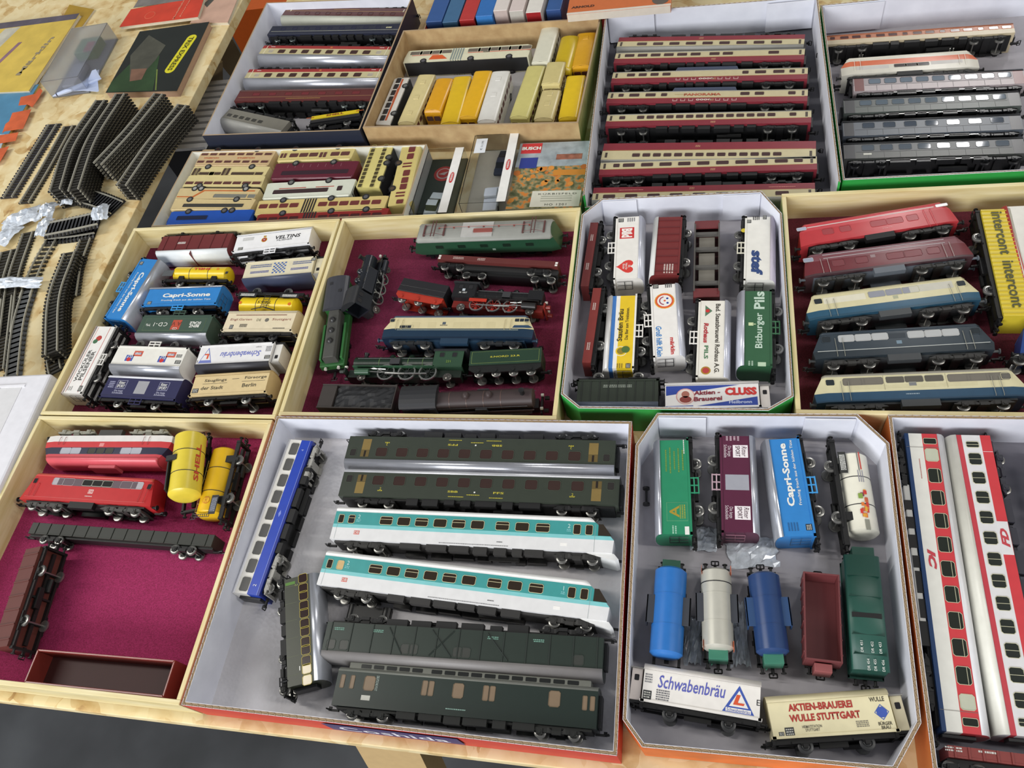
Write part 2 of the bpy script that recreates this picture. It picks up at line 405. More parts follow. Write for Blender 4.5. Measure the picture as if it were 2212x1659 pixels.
# ------------------------------------------------------------------ vehicle builders
def van(label, p0, p1, floor, side='#e8e7e2', roofm=None, bands=None, w=.030, h=.027, step=None, stepx=0, ladder=None, ribs=0, cab=None, ends=True, roll=0, lift=0, name='goods_van',
        group=None, arch_h=.0065, wheel=None, ribmat=None, plate=True, lip=True, upr=False):
    z0, ze = .0125, .0125 + h
    if upr: m, L = upright(p0, p1, floor, ze + arch_h)
    else: m, L = lying(p0, p1, floor, w, (z0 + ze) / 2, roll, lift)
    t = Thing(name, label, 'model wagon', m, w, group or 'model freight wagons', L)
    sm = side if not isinstance(side, str) else M(side, .38)
    bb = [(z0 + f * h, M(c, .38)) for f, c in bands] if bands else [(ze, sm)]
    shell(L, w, z0, ze, arch_h, bb, sm, roofm or SILVER, t.root, over=.0005)
    wagon_frame(t, L, w, wheel=wheel)
    if lip:
        mb = MB()
        for sg in (-1, 1): mb.box(-L / 2 - .0015, L / 2 + .0015, sg * w / 2 - .0006, sg * w / 2 + .0006, z0 - .0008, z0 + .0012)
        for e in (-1, 1): mb.box(e * L / 2 - .001, e * L / 2 + .002, -w / 2 - .0006, w / 2 + .0006, z0 - .0008, z0 + .0012)
        mb.obj('sill', bb[0][1], t.root)
    if step:
        mb = MB(); y = -w / 2 + .0004
        for zz in (.0035, .0075, .0115): mb.box(stepx - .0085, stepx + .0085, y - .0006, y + .0006, zz, zz + .0012)
        for dx in (-.0078, 0, .0078): mb.box(stepx + dx - .0005, stepx + dx + .0005, y - .0005, y + .0005, .0035, .0125)
        mb.obj('door_step', M(step, .4), t.root)
    if ladder:
        for e in (-1, 1):
            x = e * (L / 2 + .0016); mb = MB(); za, zb = z0 + .003, z0 + h * .75
            mb.path([(x, -w * .36, za), (x, -w * .36, zb), (x, w * .1, zb), (x, w * .1, za)], .00035, 4)
            mb.path([(x, -w * .13, za), (x, -w * .13, zb)], .00035, 4); mb.path([(x, -w * .36, (za + zb) / 2), (x, w * .1, (za + zb) / 2)], .00035, 4)
            mb.obj('end_ladder', ladder, t.root)
    if ribs:
        me = shared(('rib', round(h, 4), ribmat.name), lambda: MB().box(-.0005, .0005, -.0006, .0002, 0, h).mesh('rib', [ribmat]))
        for k in range(ribs):
            o = link('rib', me, t.root); o.location = (-L / 2 + (k + .5) * L / ribs, -w / 2, z0)
    if cab:            # brakeman's cab: (end, colour)
        e, c = cab; mb = MB(); x = e * (L / 2 + .006)
        mb.box(x - .0045, x + .0045, -w * .38, w * .38, .0125, .0385); bo = mb.obj('brake_cab', M(c, .4), t.root, bevel=.0004)
        me = win_mesh(.004, .005, 0, '').mesh('window', [WHITE, GLASS]); o = link('window', me, bo); o.location = (x, -w * .38 - .0001, .031)
        mb2 = MB().box(x - .006, x + .006, -w * .42, w * .42, .0385, .0395); mb2.obj('cab_roof', M('#8d8b86', .5), t.root, bevel=.0003)
        mb3 = MB().box(x - .007, x + .007, -w * .4, w * .4, .0105, .0125); mb3.obj('cab_platform', BLACK, t.root)
    return t
def sign_plate(t, u, z, w=.007, h=.005):            # dark lettering panel with pale print
    t.patch(u, z, w, h, M('#26282b', .5), 2, 'data_panel'); small_print(t, u, z, 3, w * .8, h * .8, M('#b8b8b0', .6), 3)
def tank(label, p0, p1, floor, col, rad=.0145, ends='dome', w=.030, upr=True, saddle=None, frame=None, name='tank_wagon', lift=0, roll=0, cab=None, zc=.0275, fl=.010, tm=None, walk=True):
    zt = .0125
    if upr: m, L = upright(p0, p1, floor, zc + rad)
    else: m, L = lying(p0, p1, floor, 2 * rad, zc, roll, lift)
    t = Thing(name, label, 'model wagon', m, 2 * rad, 'model freight wagons', L)
    mt = tm or M(col, .28); d = rad * .22
    MB().lathe([(-L / 2, rad * .55), (-L / 2 + d * .25, rad * .8), (-L / 2 + d, rad), (L / 2 - d, rad), (L / 2 - d * .25, rad * .8), (L / 2, rad * .55)], (0, 0, zc), 'x', 28).obj('tank_barrel', mt, t.root, smooth=True)
    for x in (-L * .17, L * .17): MB().lathe([(-.0004, rad * 1.012), (.0004, rad * 1.012)], (x, 0, zc), 'x', 28).obj('strap', M('#2c2d30', .4) if saddle is None else mt, t.root, smooth=True)
    wagon_frame(t, L + fl, w, zt, frame or BLACK)
    for e in (-1, 1): MB().box(e * L * .3 - .004, e * L * .3 + .004, -rad * .8, rad * .8, zt, zc - rad * .5).obj('saddle', frame or BLACK, t.root)
    if saddle:
        for sg in (-1, 1):
            mb = MB(); mb.box(-.0125, .0125, sg * rad * .62, sg * (rad + .005), zc + rad * .45, zc + rad * .5)
            mb.box(-.0125, .0125, sg * (rad + .0035), sg * (rad + .005), zc - rad * .4, zc + rad * .5)
            mb.obj('side_plate', saddle, t.root, bevel=.0003)
    if walk:
        dm = MB().lathe([(0, .004), (.002, .004), (.0026, .003)], (0, 0, zc + rad * .97), 'z', 14).obj('filler_dome', mt, t.root, smooth=True)
    if cab:
        e, c = cab; x = e * (L / 2 + .0035); mb = MB(); mb.box(x - .004, x + .004, -.008, .008, .0125, .030); mb.prism([(x - .006, -.006), (x + .006, -.006), (x, .0)], .012, .0125, 'z')
        mb.obj('brake_cab', M(c, .4), t.root, bevel=.0006)
    return t
def low_wagon(label, p0, p1, floor, col, h=.009, w=.028, upr=False, wall=.0014, name='low_sided_wagon', axles=2, roll=0, lift=0, ribs=0, zt=.0125, load=None):
    z0, ze = zt, zt + h
    if upr: m, L = upright(p0, p1, floor, ze)
    else: m, L = lying(p0, p1, floor, w, (z0 + ze) / 2, roll, lift)
    t = Thing(name, label, 'model wagon', m, w, 'model freight wagons', L); mt = M(col, .5)
    MB().box(-L / 2, L / 2, -w / 2, w / 2, z0, z0 + .0015).obj('deck', mt, t.root)
    for sg in (-1, 1): MB().box(-L / 2, L / 2, sg * w / 2 - (wall if sg > 0 else 0), sg * w / 2 + (wall if sg < 0 else 0), z0 + .0015, ze).obj('side_wall', mt, t.root, bevel=.0002)
    for e in (-1, 1): MB().box(e * L / 2 - (wall if e > 0 else 0), e * L / 2 + (wall if e < 0 else 0), -w / 2 + wall, w / 2 - wall, z0 + .0015, ze).obj('end_wall', mt, t.root, bevel=.0002)
    if ribs:
        me = shared(('lrib', h, col), lambda: MB().box(-.0007, .0007, -.0007, .0003, 0, h).mesh('rib', [mt]))
        for k in range(ribs):
            for sg in (-1, 1):
                o = link('rib', me, t.root); o.location = (-L / 2 + (k + .5) * L / ribs, sg * w / 2, z0)
    if axles == 2: wagon_frame(t, L, w, zt)
    else:
        MB().box(-L / 2, L / 2, -w * .3, w * .3, .0085, zt).obj('underframe', BLACK, t.root); bogies(t, L, w, .02); couplers(t, L)
    return t
def coach(label, p0, p1, floor, bands, roofm, h=.027, w=.031, wins=(), fm=None, pm=None, roll=0, lift=0, frame=None, rake=(None, None), name='passenger_coach', arch_h=.008, under=True, group=None, bog=None, z0=.0105, ribs=0, doors=(), pos=.36, wt=.0004, taper=(0, 1), cat='model coach', ends=True, wheel=None):
    ze = z0 + h
    m, L = lying(p0, p1, floor, w, (z0 + ze) / 2, roll, lift)
    t = Thing(name, label, cat, m, w, group or 'model passenger coaches', L)
    bb = [(z0 + f * h, M(c, .35)) for f, c in bands]
    shell(L, w, z0, ze, arch_h, bb, bb[0][1], roofm, t.root, rake, taper)
    fr = frame or BLACK
    if under:
        mb = MB(); mb.box(-L / 2 + .004, L / 2 - .004, -w * .38, w * .38, z0 - .0022, z0 + .0004)
        rnd = random.Random(int(p0[0] * 7 + p0[1]))
        x = -L * .24
        while x < L * .22:
            d = rnd.uniform(.009, .022)
            for sg in (-1, 1): mb.box(x, x + d, sg * w * .33 - .004, sg * w * .33 + .003, z0 - rnd.uniform(.005, .0075), z0)
            x += d + rnd.uniform(.002, .007)
        mb.cyl((L * .12, 0, z0 - .005), .0035, .03, 'x', 10)
        mb.obj('underframe', fr, t.root)
    bogies(t, L, w, pos=pos, mat=bog or fr, wheel=wheel); couplers(t, L, .0085)
    if ends:
        for e in (-1, 1):
            if rake[0 if e < 0 else 1]: continue
            MB().box(e * L / 2 - (0 if e > 0 else .003), e * L / 2 + (.003 if e > 0 else 0), -.006, .006, z0 + .002, z0 + h * .95).obj('gangway', DARK, t.root, bevel=.0005)
    for (u, z, ww, hh, *st) in wins:
        t.win(u * L, z0 + z * h, ww, hh, st[1] if len(st) > 1 and st[1] else fm, st[2] if len(st) > 2 and st[2] else pm, wt, st[0] if st else '')
    t.z0, t.h = z0, h
    return t
def row(n, a, b, z, w, h, *st): return [(a + (b - a) * k / (n - 1), z, w, h, *st) for k in range(n)]
def loco(label, p0, p1, floor, bands, roofm, h=.027, w=.030, z0=.0115, rakes=None, name='locomotive', roll=0, lift=0, arch_h=.006, taper=(.008, .86), axles=2, upr=False, wb=.034, pos=.29, bog=None, skirt=None, roofgear=None, wheelr=.0062, cat='model locomotive', frame=None):
    ze = z0 + h
    if upr: m, L = upright(p0, p1, floor, ze + arch_h)
    else: m, L = lying(p0, p1, floor, w, (z0 + ze) / 2, roll, lift)
    t = Thing(name, label, cat, m, w, 'model locomotives', L)
    r = [(z0, .0015), (z0 + h * .3, 0), (z0 + h * .5, .001), (ze, .009), (ze + arch_h, .012)] if rakes is None else rakes
    bb = [(z0 + f * h, M(c, .33)) for f, c in bands]
    shell(L, w, z0, ze, arch_h, bb, bb[0][1], roofm, t.root, (r, r), taper)
    fr = frame or BLACK
    bogies(t, L, w * 1.02, wb, pos, bog or fr, wheelr); couplers(t, L, .0085)
    mb = MB(); mb.box(-L / 2 + .01, L / 2 - .01, -w * .36, w * .36, z0 - .002, z0 + .0005)
    for sg in (-1, 1):
        mb.box(-L * .09, L * .09, sg * w * .40 - .003, sg * w * .40 + .003, .004, z0)
        for e in (-1, 1):
            mb.cyl((e * (L / 2 + .001), sg * w * .28, z0 + .001), .0014, .006, 'x', 8); mb.cyl((e * (L / 2 + .004), sg * w * .28, z0 + .001), .0028, .001, 'x', 12)
    mb.obj('underframe', M(skirt, .4) if skirt else fr, t.root)
    t.z0, t.h, t.ze, t.top = z0, h, ze, ze + arch_h
    return t
def roof_gear(t, mat, red=None, panto=True):           # insulators, cable runs and folded pantographs
    z = t.top; L = t.L; mb = MB(); mb.path([(-L * .3, .003, z + .003), (L * .3, .003, z + .003)], .0004, 4)
    for k in range(7): mb.lathe([(0, .0009), (.001, .0013), (.002, .0008), (.003, .0012)], (-L * .3 + k * L * .1, .003, z - .001), 'z', 8)
    mb.box(-.012, .012, -.006, -.001, z - .001, z + .003)
    mb.obj('roof_equipment', mat, t.root)
    if panto:
        for e in (-1, 1):
            mb = MB(); c = e * L * .33
            for sg in (-1, 1):
                mb.path([(c - .014, sg * .008, z + .0015), (c, sg * .007, z + .004), (c + .014, sg * .008, z + .0015)], .00045, 4)
            for dx in (-.002, .002): mb.box(c + dx - .0005, c + dx + .0005, -.013, .013, z + .0045, z + .0053)
            mb.box(c - .014, c - .012, -.009, .009, z, z + .002); mb.box(c + .012, c + .014, -.009, .009, z, z + .002)
            mb.obj('pantograph', red or mat, t.root)
def spoked(t, x, r, g, tm, sm):
    def mk():
        mb = MB()
        for sg in (-1, 1):
            y = sg * g
            for k in range(20):
                a0, a1 = 2 * math.pi * k / 20, 2 * math.pi * (k + 1) / 20
                b = len(mb.v)
                for a in (a0, a1):
                    for (rr, yy) in ((r, y - .001), (r, y + .001), (r * .84, y + .001), (r * .84, y - .001)): mb.v.append((rr * math.cos(a), yy, rr * math.sin(a)))
                for q in ((0, 1, 5, 4), (1, 2, 6, 5), (2, 3, 7, 6), (3, 0, 4, 7)): mb.face([b + i for i in q], 0)
            for k in range(10):
                a = 2 * math.pi * k / 10; mb.bar((0, y, 0), (r * .86 * math.cos(a), y, r * .86 * math.sin(a)), r * .045, 4, 1)
            mb.cyl((0, y, 0), r * .2, .003, 'y', 10, 1); mb.box(-r * .15, r * .15, y - .0008, y + .0008, -r * .8, -r * .5, 1)
        mb.cyl((0, 0, 0), .001, 2 * g, 'y', 6, 1)
        return mb.mesh('driving_wheelset', [tm, sm])
    o = link('driving_wheelset', shared(('sp', r, tm.name, sm.name), mk), t.root); o.location = (x, 0, r); return o
def steam(label, m, L, body='#1b1c1e', cabc=None, frame='#1b1c1e', wheelc='#1b1c1e', w=.028, boiler_r=.0095, nd=3, dr=.0088, front=-1, deflect=False, runc=None, capot=False, name='steam_locomotive', rough=.35, lining=None):
    # local x runs along the engine, the chimney at x = front * L/2
    t = Thing(name, label, 'model locomotive', m, w, 'model locomotives', L); f = front
    bm_, fm = M(body, rough), M(frame, .45); zb = .0265
    X = lambda a: f * (L / 2 - a * L)                       # a = 0 front ... 1 rear
    x0, x1 = X(.06), X(.74); lo, hi = min(x0, x1), max(x0, x1)
    MB().lathe([(lo, boiler_r * .7 if f < 0 else boiler_r * 1.02), (lo + .001, boiler_r), (hi - .001, boiler_r), (hi, boiler_r * .7 if f > 0 else boiler_r * 1.02)], (0, 0, zb), 'x', 24).obj('boiler', bm_, t.root, smooth=True)
    mb = MB()
    for a in (.28, .4, .52, .64): mb.lathe([(-.0004, boiler_r * 1.02), (.0004, boiler_r * 1.02)], (X(a), 0, zb), 'x', 24)
    mb.obj('boiler_band', M(lining or body, .35), t.root, smooth=True)
    MB().lathe([(0, .0026), (.006, .0024), (.0072, .0032), (.008, .0032), (.0078, .002)], (X(.13), 0, zb + boiler_r - .001), 'z', 14).obj('chimney', M('#161618', .45), t.root, smooth=True)
    for a in (.36, .52): MB().lathe([(0, .0042), (.003, .0040), (.005, .0025), (.0054, .001)], (X(a), 0, zb + boiler_r - .0012), 'z', 14).obj('dome', bm_, t.root, smooth=True)
    cm = M(cabc or body, rough); xa, xb = sorted((X(.74), X(.97)))
    mb = MB(); mb.box(xa, xb, -w * .48, -w * .44, .0165, .038); mb.box(xa, xb, w * .44, w * .48, .0165, .038); mb.box(X(.74) - .0008, X(.74) + .0008, -w * .46, w * .46, .0165, .038); mb.box(xa, xb, -w * .46, w * .46, .0155, .0175)
    cb = mb.obj('cab', cm, t.root)
    for u in (.80, .90):
        for sg in (-1, 1): t.win(X(u), .0318, .0055, .006, cm, GLASS, .0004, '', sg, y=sg * w * .481)
    rp = [(-w * .52, .037)] + [(-w * .52 * math.cos(math.pi * k / 8), .038 + .006 * math.sin(math.pi * k / 8)) for k in range(9)] + [(w * .52, .037)]
    MB().prism(rp, xa - .002, xb + .003, 'x').obj('cab_roof', M('#26272a', .5), t.root)
    mb = MB(); mb.box(min(X(.08), X(.75)), max(X(.08), X(.75)), -w * .48, w * .48, .0165, .0175); mb.obj('running_board', M(runc or body, .4), t.root)
    mb = MB(); mb.box(-L * .46, L * .46, -.006, .006, .006, .016); mb.box(X(.02) - .001, X(.02) + .001, -w * .45, w * .45, .009, .0155)
    for sg in (-1, 1):
        mb.cyl((X(-.012), sg * w * .28, .0125), .0024, .005, 'x', 10)
    mb.obj('main_frame', fm, t.root)
    for sg in (-1, 1):
        MB().cyl((X(.17), sg * w * .40, .0105), .0042, .017, 'x', 14).obj('cylinder', M(runc or body, .4), t.root, smooth=True)
        mb = MB(); y = sg * .0118
        mb.box(min(X(.36), X(.70)), max(X(.36), X(.70)), y - .0005, y + .0005, .0068, .0084); mb.bar((X(.20), y, .0105), (X(.52), y + sg * .0008, .0076), .0007, 5)
        mb.bar((X(.25), y, .0165), (X(.36), y, .009), .0006, 4); mb.bar((X(.22), y, .0145), (X(.36), y, .0135), .0006, 4)
        mb.obj('side_rod', STEEL, t.root)
    for k in range(nd): spoked(t, X(.36 + .34 * k / (nd - 1)), dr, .0092, STEEL, M(wheelc, .4))
    wheelset(t, X(.16), .0052, .0078, mat=M('#6e6a66', .3, .7)); wheelset(t, X(.86), .0052, .0078, mat=M('#6e6a66', .3, .7))
    if deflect:
        for sg in (-1, 1): MB().box(min(X(.05), X(.2)), max(X(.05), X(.2)), sg * w * .47 - .0004, sg * w * .47 + .0004, .0185, .032).obj('smoke_deflector', bm_, t.root)
    lp = MB()
    for sg in (-1, 1): lp.cyl((X(.015), sg * w * .3, .0185), .0017, .003, 'x', 10)
    lp.obj('head_lamp', M('#c9c7bd', .3), t.root)
    pp = MB()
    for sg in (-1, 1):
        pp.path([(X(.1), sg * (boiler_r + .0008), zb + .003), (X(.72), sg * (boiler_r + .0008), zb + .003)], .00035, 4)
        pp.box(min(X(.38), X(.46)), max(X(.38), X(.46)), sg * boiler_r * .8, sg * (boiler_r + .003), zb - .006, zb + .002)
    pp.obj('boiler_pipe', M('#3a3a3c', .4), t.root)
    return t
def tender(label, m, L, body='#1b1c1e', frame='#1b1c1e', w=.028, axles=4, rough=.4, panel=None):
    t = Thing('tender', label, 'model tender', m, w, 'model locomotive tenders', L); bm_ = M(body, rough)
    mb = MB(); th = .0012
    mb.box(-L / 2, L / 2, -w / 2, w / 2, .014, .022)
    for sg in (-1, 1): mb.box(-L / 2, L / 2, min(sg * w / 2, sg * (w / 2 - th)), max(sg * w / 2, sg * (w / 2 - th)), .022, .033)
    mb.box(-L / 2, -L / 2 + L * .2, -w / 2 + th, w / 2 - th, .022, .032); mb.box(L / 2 - th, L / 2, -w / 2 + th, w / 2 - th, .022, .033)
    mb.obj('tank_body', bm_, t.root, bevel=.0003)
    rnd = random.Random(3); cb = MB(); nx, ny = 16, 8
    for i in range(nx + 1):
        for j in range(ny + 1):
            cb.v.append((-L * .29 + L * .77 * i / nx, (-w / 2 + th) + (w - 2 * th) * j / ny, .0295 + .004 * math.sin(math.pi * i / nx) * math.sin(math.pi * j / ny) + rnd.uniform(-.0011, .0011)))
    for i in range(nx):
        for j in range(ny): cb.face([i * (ny + 1) + j, (i + 1) * (ny + 1) + j, (i + 1) * (ny + 1) + j + 1, i * (ny + 1) + j + 1])
    tag(cb.obj('coal_load', M('#1c1d20', .6), t.root), None, None, None, 'stuff')
    mb = MB()
    for sg in (-1, 1):
        pts = [(-L / 2, .014), (-L / 2, .009)]
        for k in range(axles - 1): pts += []
        mb.prism([(-L * .5, .0145), (-L * .5, .0085), (-L * .42, .0045), (L * .42, .0045), (L * .5, .0085), (L * .5, .0145)], sg * w * .42 - .0008, sg * w * .42 + .0008, 'y')
        for k in range(axles): mb.cyl((-L * .36 + L * .72 * k / (axles - 1), sg * w * .45, .0062), .002, .003, 'y', 8)
        for k in range(axles): mb.cyl((-L * .36 + L * .72 * k / (axles - 1), sg * w * .43, .0115), .0022, .001, 'y', 8)
    mb.box(-L / 2, L / 2, -w * .4, w * .4, .012, .0142)
    mb.obj('frame', M(frame, .45), t.root)
    for k in range(axles): wheelset(t, -L * .36 + L * .72 * k / (axles - 1), .0055, .0082)
    couplers(t, L)
    return t
def bus(label, p0, p1, floor, bands, lie=True, h=.026, w=.027, roofc=None, wins=(), joint=None, name='model_bus', axles=(-.27, .3), lift=0, roll=0, arch_h=.003, fm=None, pm=None, screens=False, wt=.0004, jointc='#1d1d20', both=False, z0=.0045, hub='#8d8c88', wellc=None, hatch=0):
    ze = z0 + h
    if lie: m, L = lying(p0, p1, floor, w, (z0 + ze) / 2, roll, lift)
    else: m, L = upright(p0, p1, floor + lift, ze + arch_h, roll)
    t = Thing(name, label, 'model bus', m, w, 'model buses', L)
    bb = [(z0 + f * h, M(c, .3)) for f, c in bands]; rm = M(roofc or bands[-1][1], .3)
    r = [(z0, .0008), (z0 + h * .35, 0), (ze, .0022), (ze + arch_h, .005)]
    shell(L, w, z0, ze, arch_h, bb, bb[0][1], rm, t.root, (r, r), (.003, .93))
    MB().box(-L / 2 + .003, L / 2 - .003, -w * .42, w * .42, z0 - .0012, z0 + .0004).obj('chassis', M('#1d1d1f', .5), t.root)
    def wm():
        mb = MB(); mb.lathe([(-.0016, .0032), (-.0016, .0052), (.0016, .0052), (.0016, .0032)], n=16); mb.lathe([(-.0019, .0012), (-.0017, .0031), (.0017, .0031), (.0019, .0012)], n=12, mi=1)
        return mb.mesh('wheel', [M('#19191a', .6), M(hub, .35, .6)], True)
    me = shared(('bw', hub), wm)
    for a in axles:
        for sg in (-1, 1):
            o = link('wheel', me, t.root); o.location = (a * L, sg * (w / 2 - .001), .0052)
    if joint is not None:
        for k in range(5):
            MB().box(joint * L - .009 + k * .004 - .0013, joint * L - .009 + k * .004 + .0013, -w / 2 - .0004, w / 2 + .0004, z0, ze + arch_h * .6).obj('bellows_fold', M(jointc, .6), t.root, bevel=.0005)
    for (u, z, ww, hh, *st) in wins:
        for sg in ((-1, 1) if (both or not lie) else (-1,)):
            t.win(u * L, z0 + z * h, ww, hh, fm or bb[-1][1], st[1] if len(st) > 1 else pm, wt, st[0] if st else '', sg)
    if screens:
        for e in (-1, 1):
            for q in (-1, 1): t.endwin(e, q * w * .21, z0 + h * .68, w * .36, h * .34, rm, pm or GLASSBR, .0004, e * 0, x=e * (L / 2 - .0006))
    for k in range(hatch):
        MB().box(-L * .3 + k * L * .3 - .004, -L * .3 + k * L * .3 + .004, -.004, .004, ze + arch_h - .0002, ze + arch_h + .0012).obj('roof_hatch', rm, t.root, bevel=.0004)
    t.z0, t.h = z0, h
    return t
# ------------------------------------------------------------------ the setting
fl = MB(); fl.box(-4, 4, -3, 6, -.05, 0); tag(fl.obj('floor', FLOOR), None, None, None, 'structure')
HALL = M('#c9c8c2', .8, scale=2)
tag(MB().box(-4, 4, 6, 6.1, 0, 4.4).obj('wall_back', HALL), None, None, None, 'structure')
tag(MB().box(4, 4.1, -3, 6, 0, 4.4).obj('wall_right', HALL), None, None, None, 'structure')
def plank(mb, a, b, wd, th, mi=0):
    a, b = Vector(a), Vector(b); d = (b - a).normalized(); s = d.cross(Vector((0, 0, 1)))
    s = s.normalized() if s.length > .01 else Vector((1, 0, 0)); n = d.cross(s).normalized(); i0 = len(mb.v)
    for p in (a, b):
        for (q, r_) in ((-1, -1), (1, -1), (1, 1), (-1, 1)): mb.v.append(tuple(p + s * q * wd / 2 + n * r_ * th / 2))
    for f in ((0, 1, 2, 3), (7, 6, 5, 4), (0, 4, 5, 1), (1, 5, 6, 2), (2, 6, 7, 3), (3, 7, 4, 0)): mb.face([i0 + k for k in f], mi)
def table(label, x0, x1, y0, y1, legs, name='trestle_table'):
    r = empty(name, Matrix.Translation(((x0 + x1) / 2, (y0 + y1) / 2, 0))); tag(r, label, 'table')
    c = r.location
    MB().box(x0 - c.x, x1 - c.x, y0 - c.y, y1 - c.y, T - .018, T).obj('table_board', OSB, r, bevel=.001)
    for (a, b, wd, th) in legs:
        mb = MB(); plank(mb, Vector(a) - c, Vector(b) - c, wd, th); mb.obj('trestle_leg', WOODLEG, r)
    return r
MX0, LX1 = -.745, -.842
table('long chipboard trestle table carrying the trays and cartons', MX0, 1.2, .0785, 1.62,
      [((-.70, .50, T - .02), (-.72, .62, 0), .07, .03), ((-.31, .12, T - .04), (-.31, -.10, 0), .07, .03), ((-.25, .3, T - .04), (-.25, .55, 0), .07, .03), ((.6, .12, T - .04), (.6, -.02, 0), .07, .03),
       ((-.60, 1.25, T - .04), (-.72, 1.32, 0), .07, .03), ((-.3, .12, T - .06), (-.3, 1.3, T - .06), .07, .05)])
def wz(px, py, z): q = W(px, py, z); return (q.x, q.y, q.z)
table('chipboard trestle table strewn with track and catalogues', -2.1, LX1, .10, 1.75,
      [(wz(468, 80, -.05), wz(528, 170, -.55), .05, .03), (wz(448, 130, -.05), wz(462, 250, -.60), .045, .03), ((-1.9, 1.5, T - .02), (-1.9, 1.7, 0), .05, .03), ((-1.9, .5, T - .02), (-1.9, .3, 0), .05, .03), ((-1.25, .45, T - .02), (-1.25, .3, 0), .05, .03)])
# ------------------------------------------------------------------ trays and cartons
def inset_poly(pts, t):
    n = len(pts); out = []
    for i in range(n):
        p, a, b = Vector(pts[i]), Vector(pts[i - 1]), Vector(pts[(i + 1) % n])
        d1 = (p - a).normalized(); d2 = (b - p).normalized(); n1 = Vector((-d1.y, d1.x)); n2 = Vector((-d2.y, d2.x))
        bi = (n1 + n2).normalized(); out.append(p + bi * (t / max(.3, bi.dot(n1))))
    return out
def tray(label, x0, x1, y0, y1, rim=.043, th=.0048, lining=None):
    c = Vector(((x0 + x1) / 2, (y0 + y1) / 2, T)); r = empty('wooden_tray', Matrix.Translation(c)); tag(r, label, 'tray', 'shallow wooden trays')
    hx, hy = (x1 - x0) / 2, (y1 - y0) / 2
    for sg in (-1, 1):
        MB().box(-hx, hx, min(sg * hy, sg * (hy - th)), max(sg * hy, sg * (hy - th)), 0.0003, rim).obj('wall_board', PINE, r, bevel=.0006)
        o = MB().box(-hy + th, hy - th, -th / 2, th / 2, 0.0003, rim).obj('wall_board', PINE, r, bevel=.0006); o.rotation_euler = (0, 0, math.pi / 2); o.location = (sg * (hx - th / 2), 0, 0)
    MB().box(-hx + th, hx - th, -hy + th, hy - th, .0003, .0035).obj('tray_base', PINE, r)
    MB().box(-hx + th, hx - th, -hy + th, hy - th, .0035, .006).obj('felt_lining', lining or FELT, r)
    return r
tray('pale wooden tray of mixed beer and tank wagons beside the loose track', -.780, -.465, .393, .696, lining=FELT2)
tray('pale wooden tray of steam and diesel engines lined in magenta felt', -.462, -.1455, .397, .696, lining=FELT2)
tray('half-empty wooden tray with bare magenta felt and a brown insert', -.780, -.467, .0885, .391)
tray('wooden tray of five big engines and a yellow container wagon', .0885, .404, .408, .7025, lining=FELT3)
def carton(label, pts, rim, inner, outer, th=.0032, floor=None, flute=True, name='cardboard_box', base=.003, walls=None, edge=None, flare=0, front_rim=None):
    c2 = sum((Vector(p) for p in pts), Vector((0, 0))) / len(pts); c = Vector((c2.x, c2.y, T))
    r = empty(name, Matrix.Translation(c)); tag(r, label, 'box')
    P = [Vector(p) - c2 for p in pts]
    if sum(P[i - 1].x * P[i].y - P[i].x * P[i - 1].y for i in range(len(P))) < 0: P.reverse()
    I = inset_poly(P, th); n = len(P); em = edge or M('#a08a6d', .85)
    FB = inset_poly(P, flare) if flare else P; IB = inset_poly(I, flare) if flare else I
    full = rim; ymin = min(p.y for p in P)
    for i in range(n):
        a, b, ia, ib = P[i], P[(i + 1) % n], I[i], I[(i + 1) % n]
        rim = front_rim if front_rim and max(a.y, b.y) < ymin + .02 else full
        fa, fb, ja, jb = FB[i], FB[(i + 1) % n], IB[i], IB[(i + 1) % n]
        mb = MB(); z1 = rim - (.0006 if flute else 0)
        mb.v = [(fa.x, fa.y, .0003), (fb.x, fb.y, .0003), (jb.x, jb.y, .0003), (ja.x, ja.y, .0003), (a.x, a.y, z1), (b.x, b.y, z1), (ib.x, ib.y, z1), (ia.x, ia.y, z1)]
        mb.face([0, 1, 5, 4], 0); mb.face([3, 2, 6, 7], 1); mb.face([4, 5, 6, 7], 2); mb.face([0, 1, 2, 3], 0); mb.face([0, 3, 7, 4], 0); mb.face([1, 2, 6, 5], 0)
        wo = mb.obj('wall', [outer, inner, em], r)
        if flute:
            fm = MB(); L = (b - a).length; k = max(2, int(L / .0035)); ez = .0004
            def q(p, z): return (p.x, p.y, z)
            nrm = (ia - a).normalized()
            for s0, s1, mi in ((a, b, 0), (ia - nrm * ez, ib - nrm * ez, 0)):
                i0 = len(fm.v); fm.v += [q(s0, z1), q(s1, z1), q(s1 + nrm * ez, z1), q(s0 + nrm * ez, z1), q(s0, rim), q(s1, rim), q(s1 + nrm * ez, rim), q(s0 + nrm * ez, rim)]
                for f in ((0, 1, 5, 4), (2, 3, 7, 6), (4, 5, 6, 7)): fm.face([i0 + x for x in f], 0)
            for j in range(k):
                s0 = a.lerp(b, j / k) + nrm * (ez if j % 2 else th - ez); s1 = a.lerp(b, (j + 1) / k) + nrm * (th - ez if j % 2 else ez)
                d = (s1 - s0).normalized(); pn = Vector((-d.y, d.x)) * .0003; i0 = len(fm.v)
                fm.v += [q(s0 + pn, z1), q(s1 + pn, z1), q(s1 - pn, z1), q(s0 - pn, z1), q(s0 + pn, rim), q(s1 + pn, rim), q(s1 - pn, rim), q(s0 - pn, rim)]
                for f in ((0, 1, 5, 4), (2, 3, 7, 6), (4, 5, 6, 7)): fm.face([i0 + x for x in f], 1)
            tag(fm.obj('corrugated_edge', [inner, em], r), None, None, None, 'stuff')
    mb = MB(); mb.prism([(p.x, p.y) for p in IB], .0003, base, 'z'); mb.obj('base', floor or inner, r)
    return r
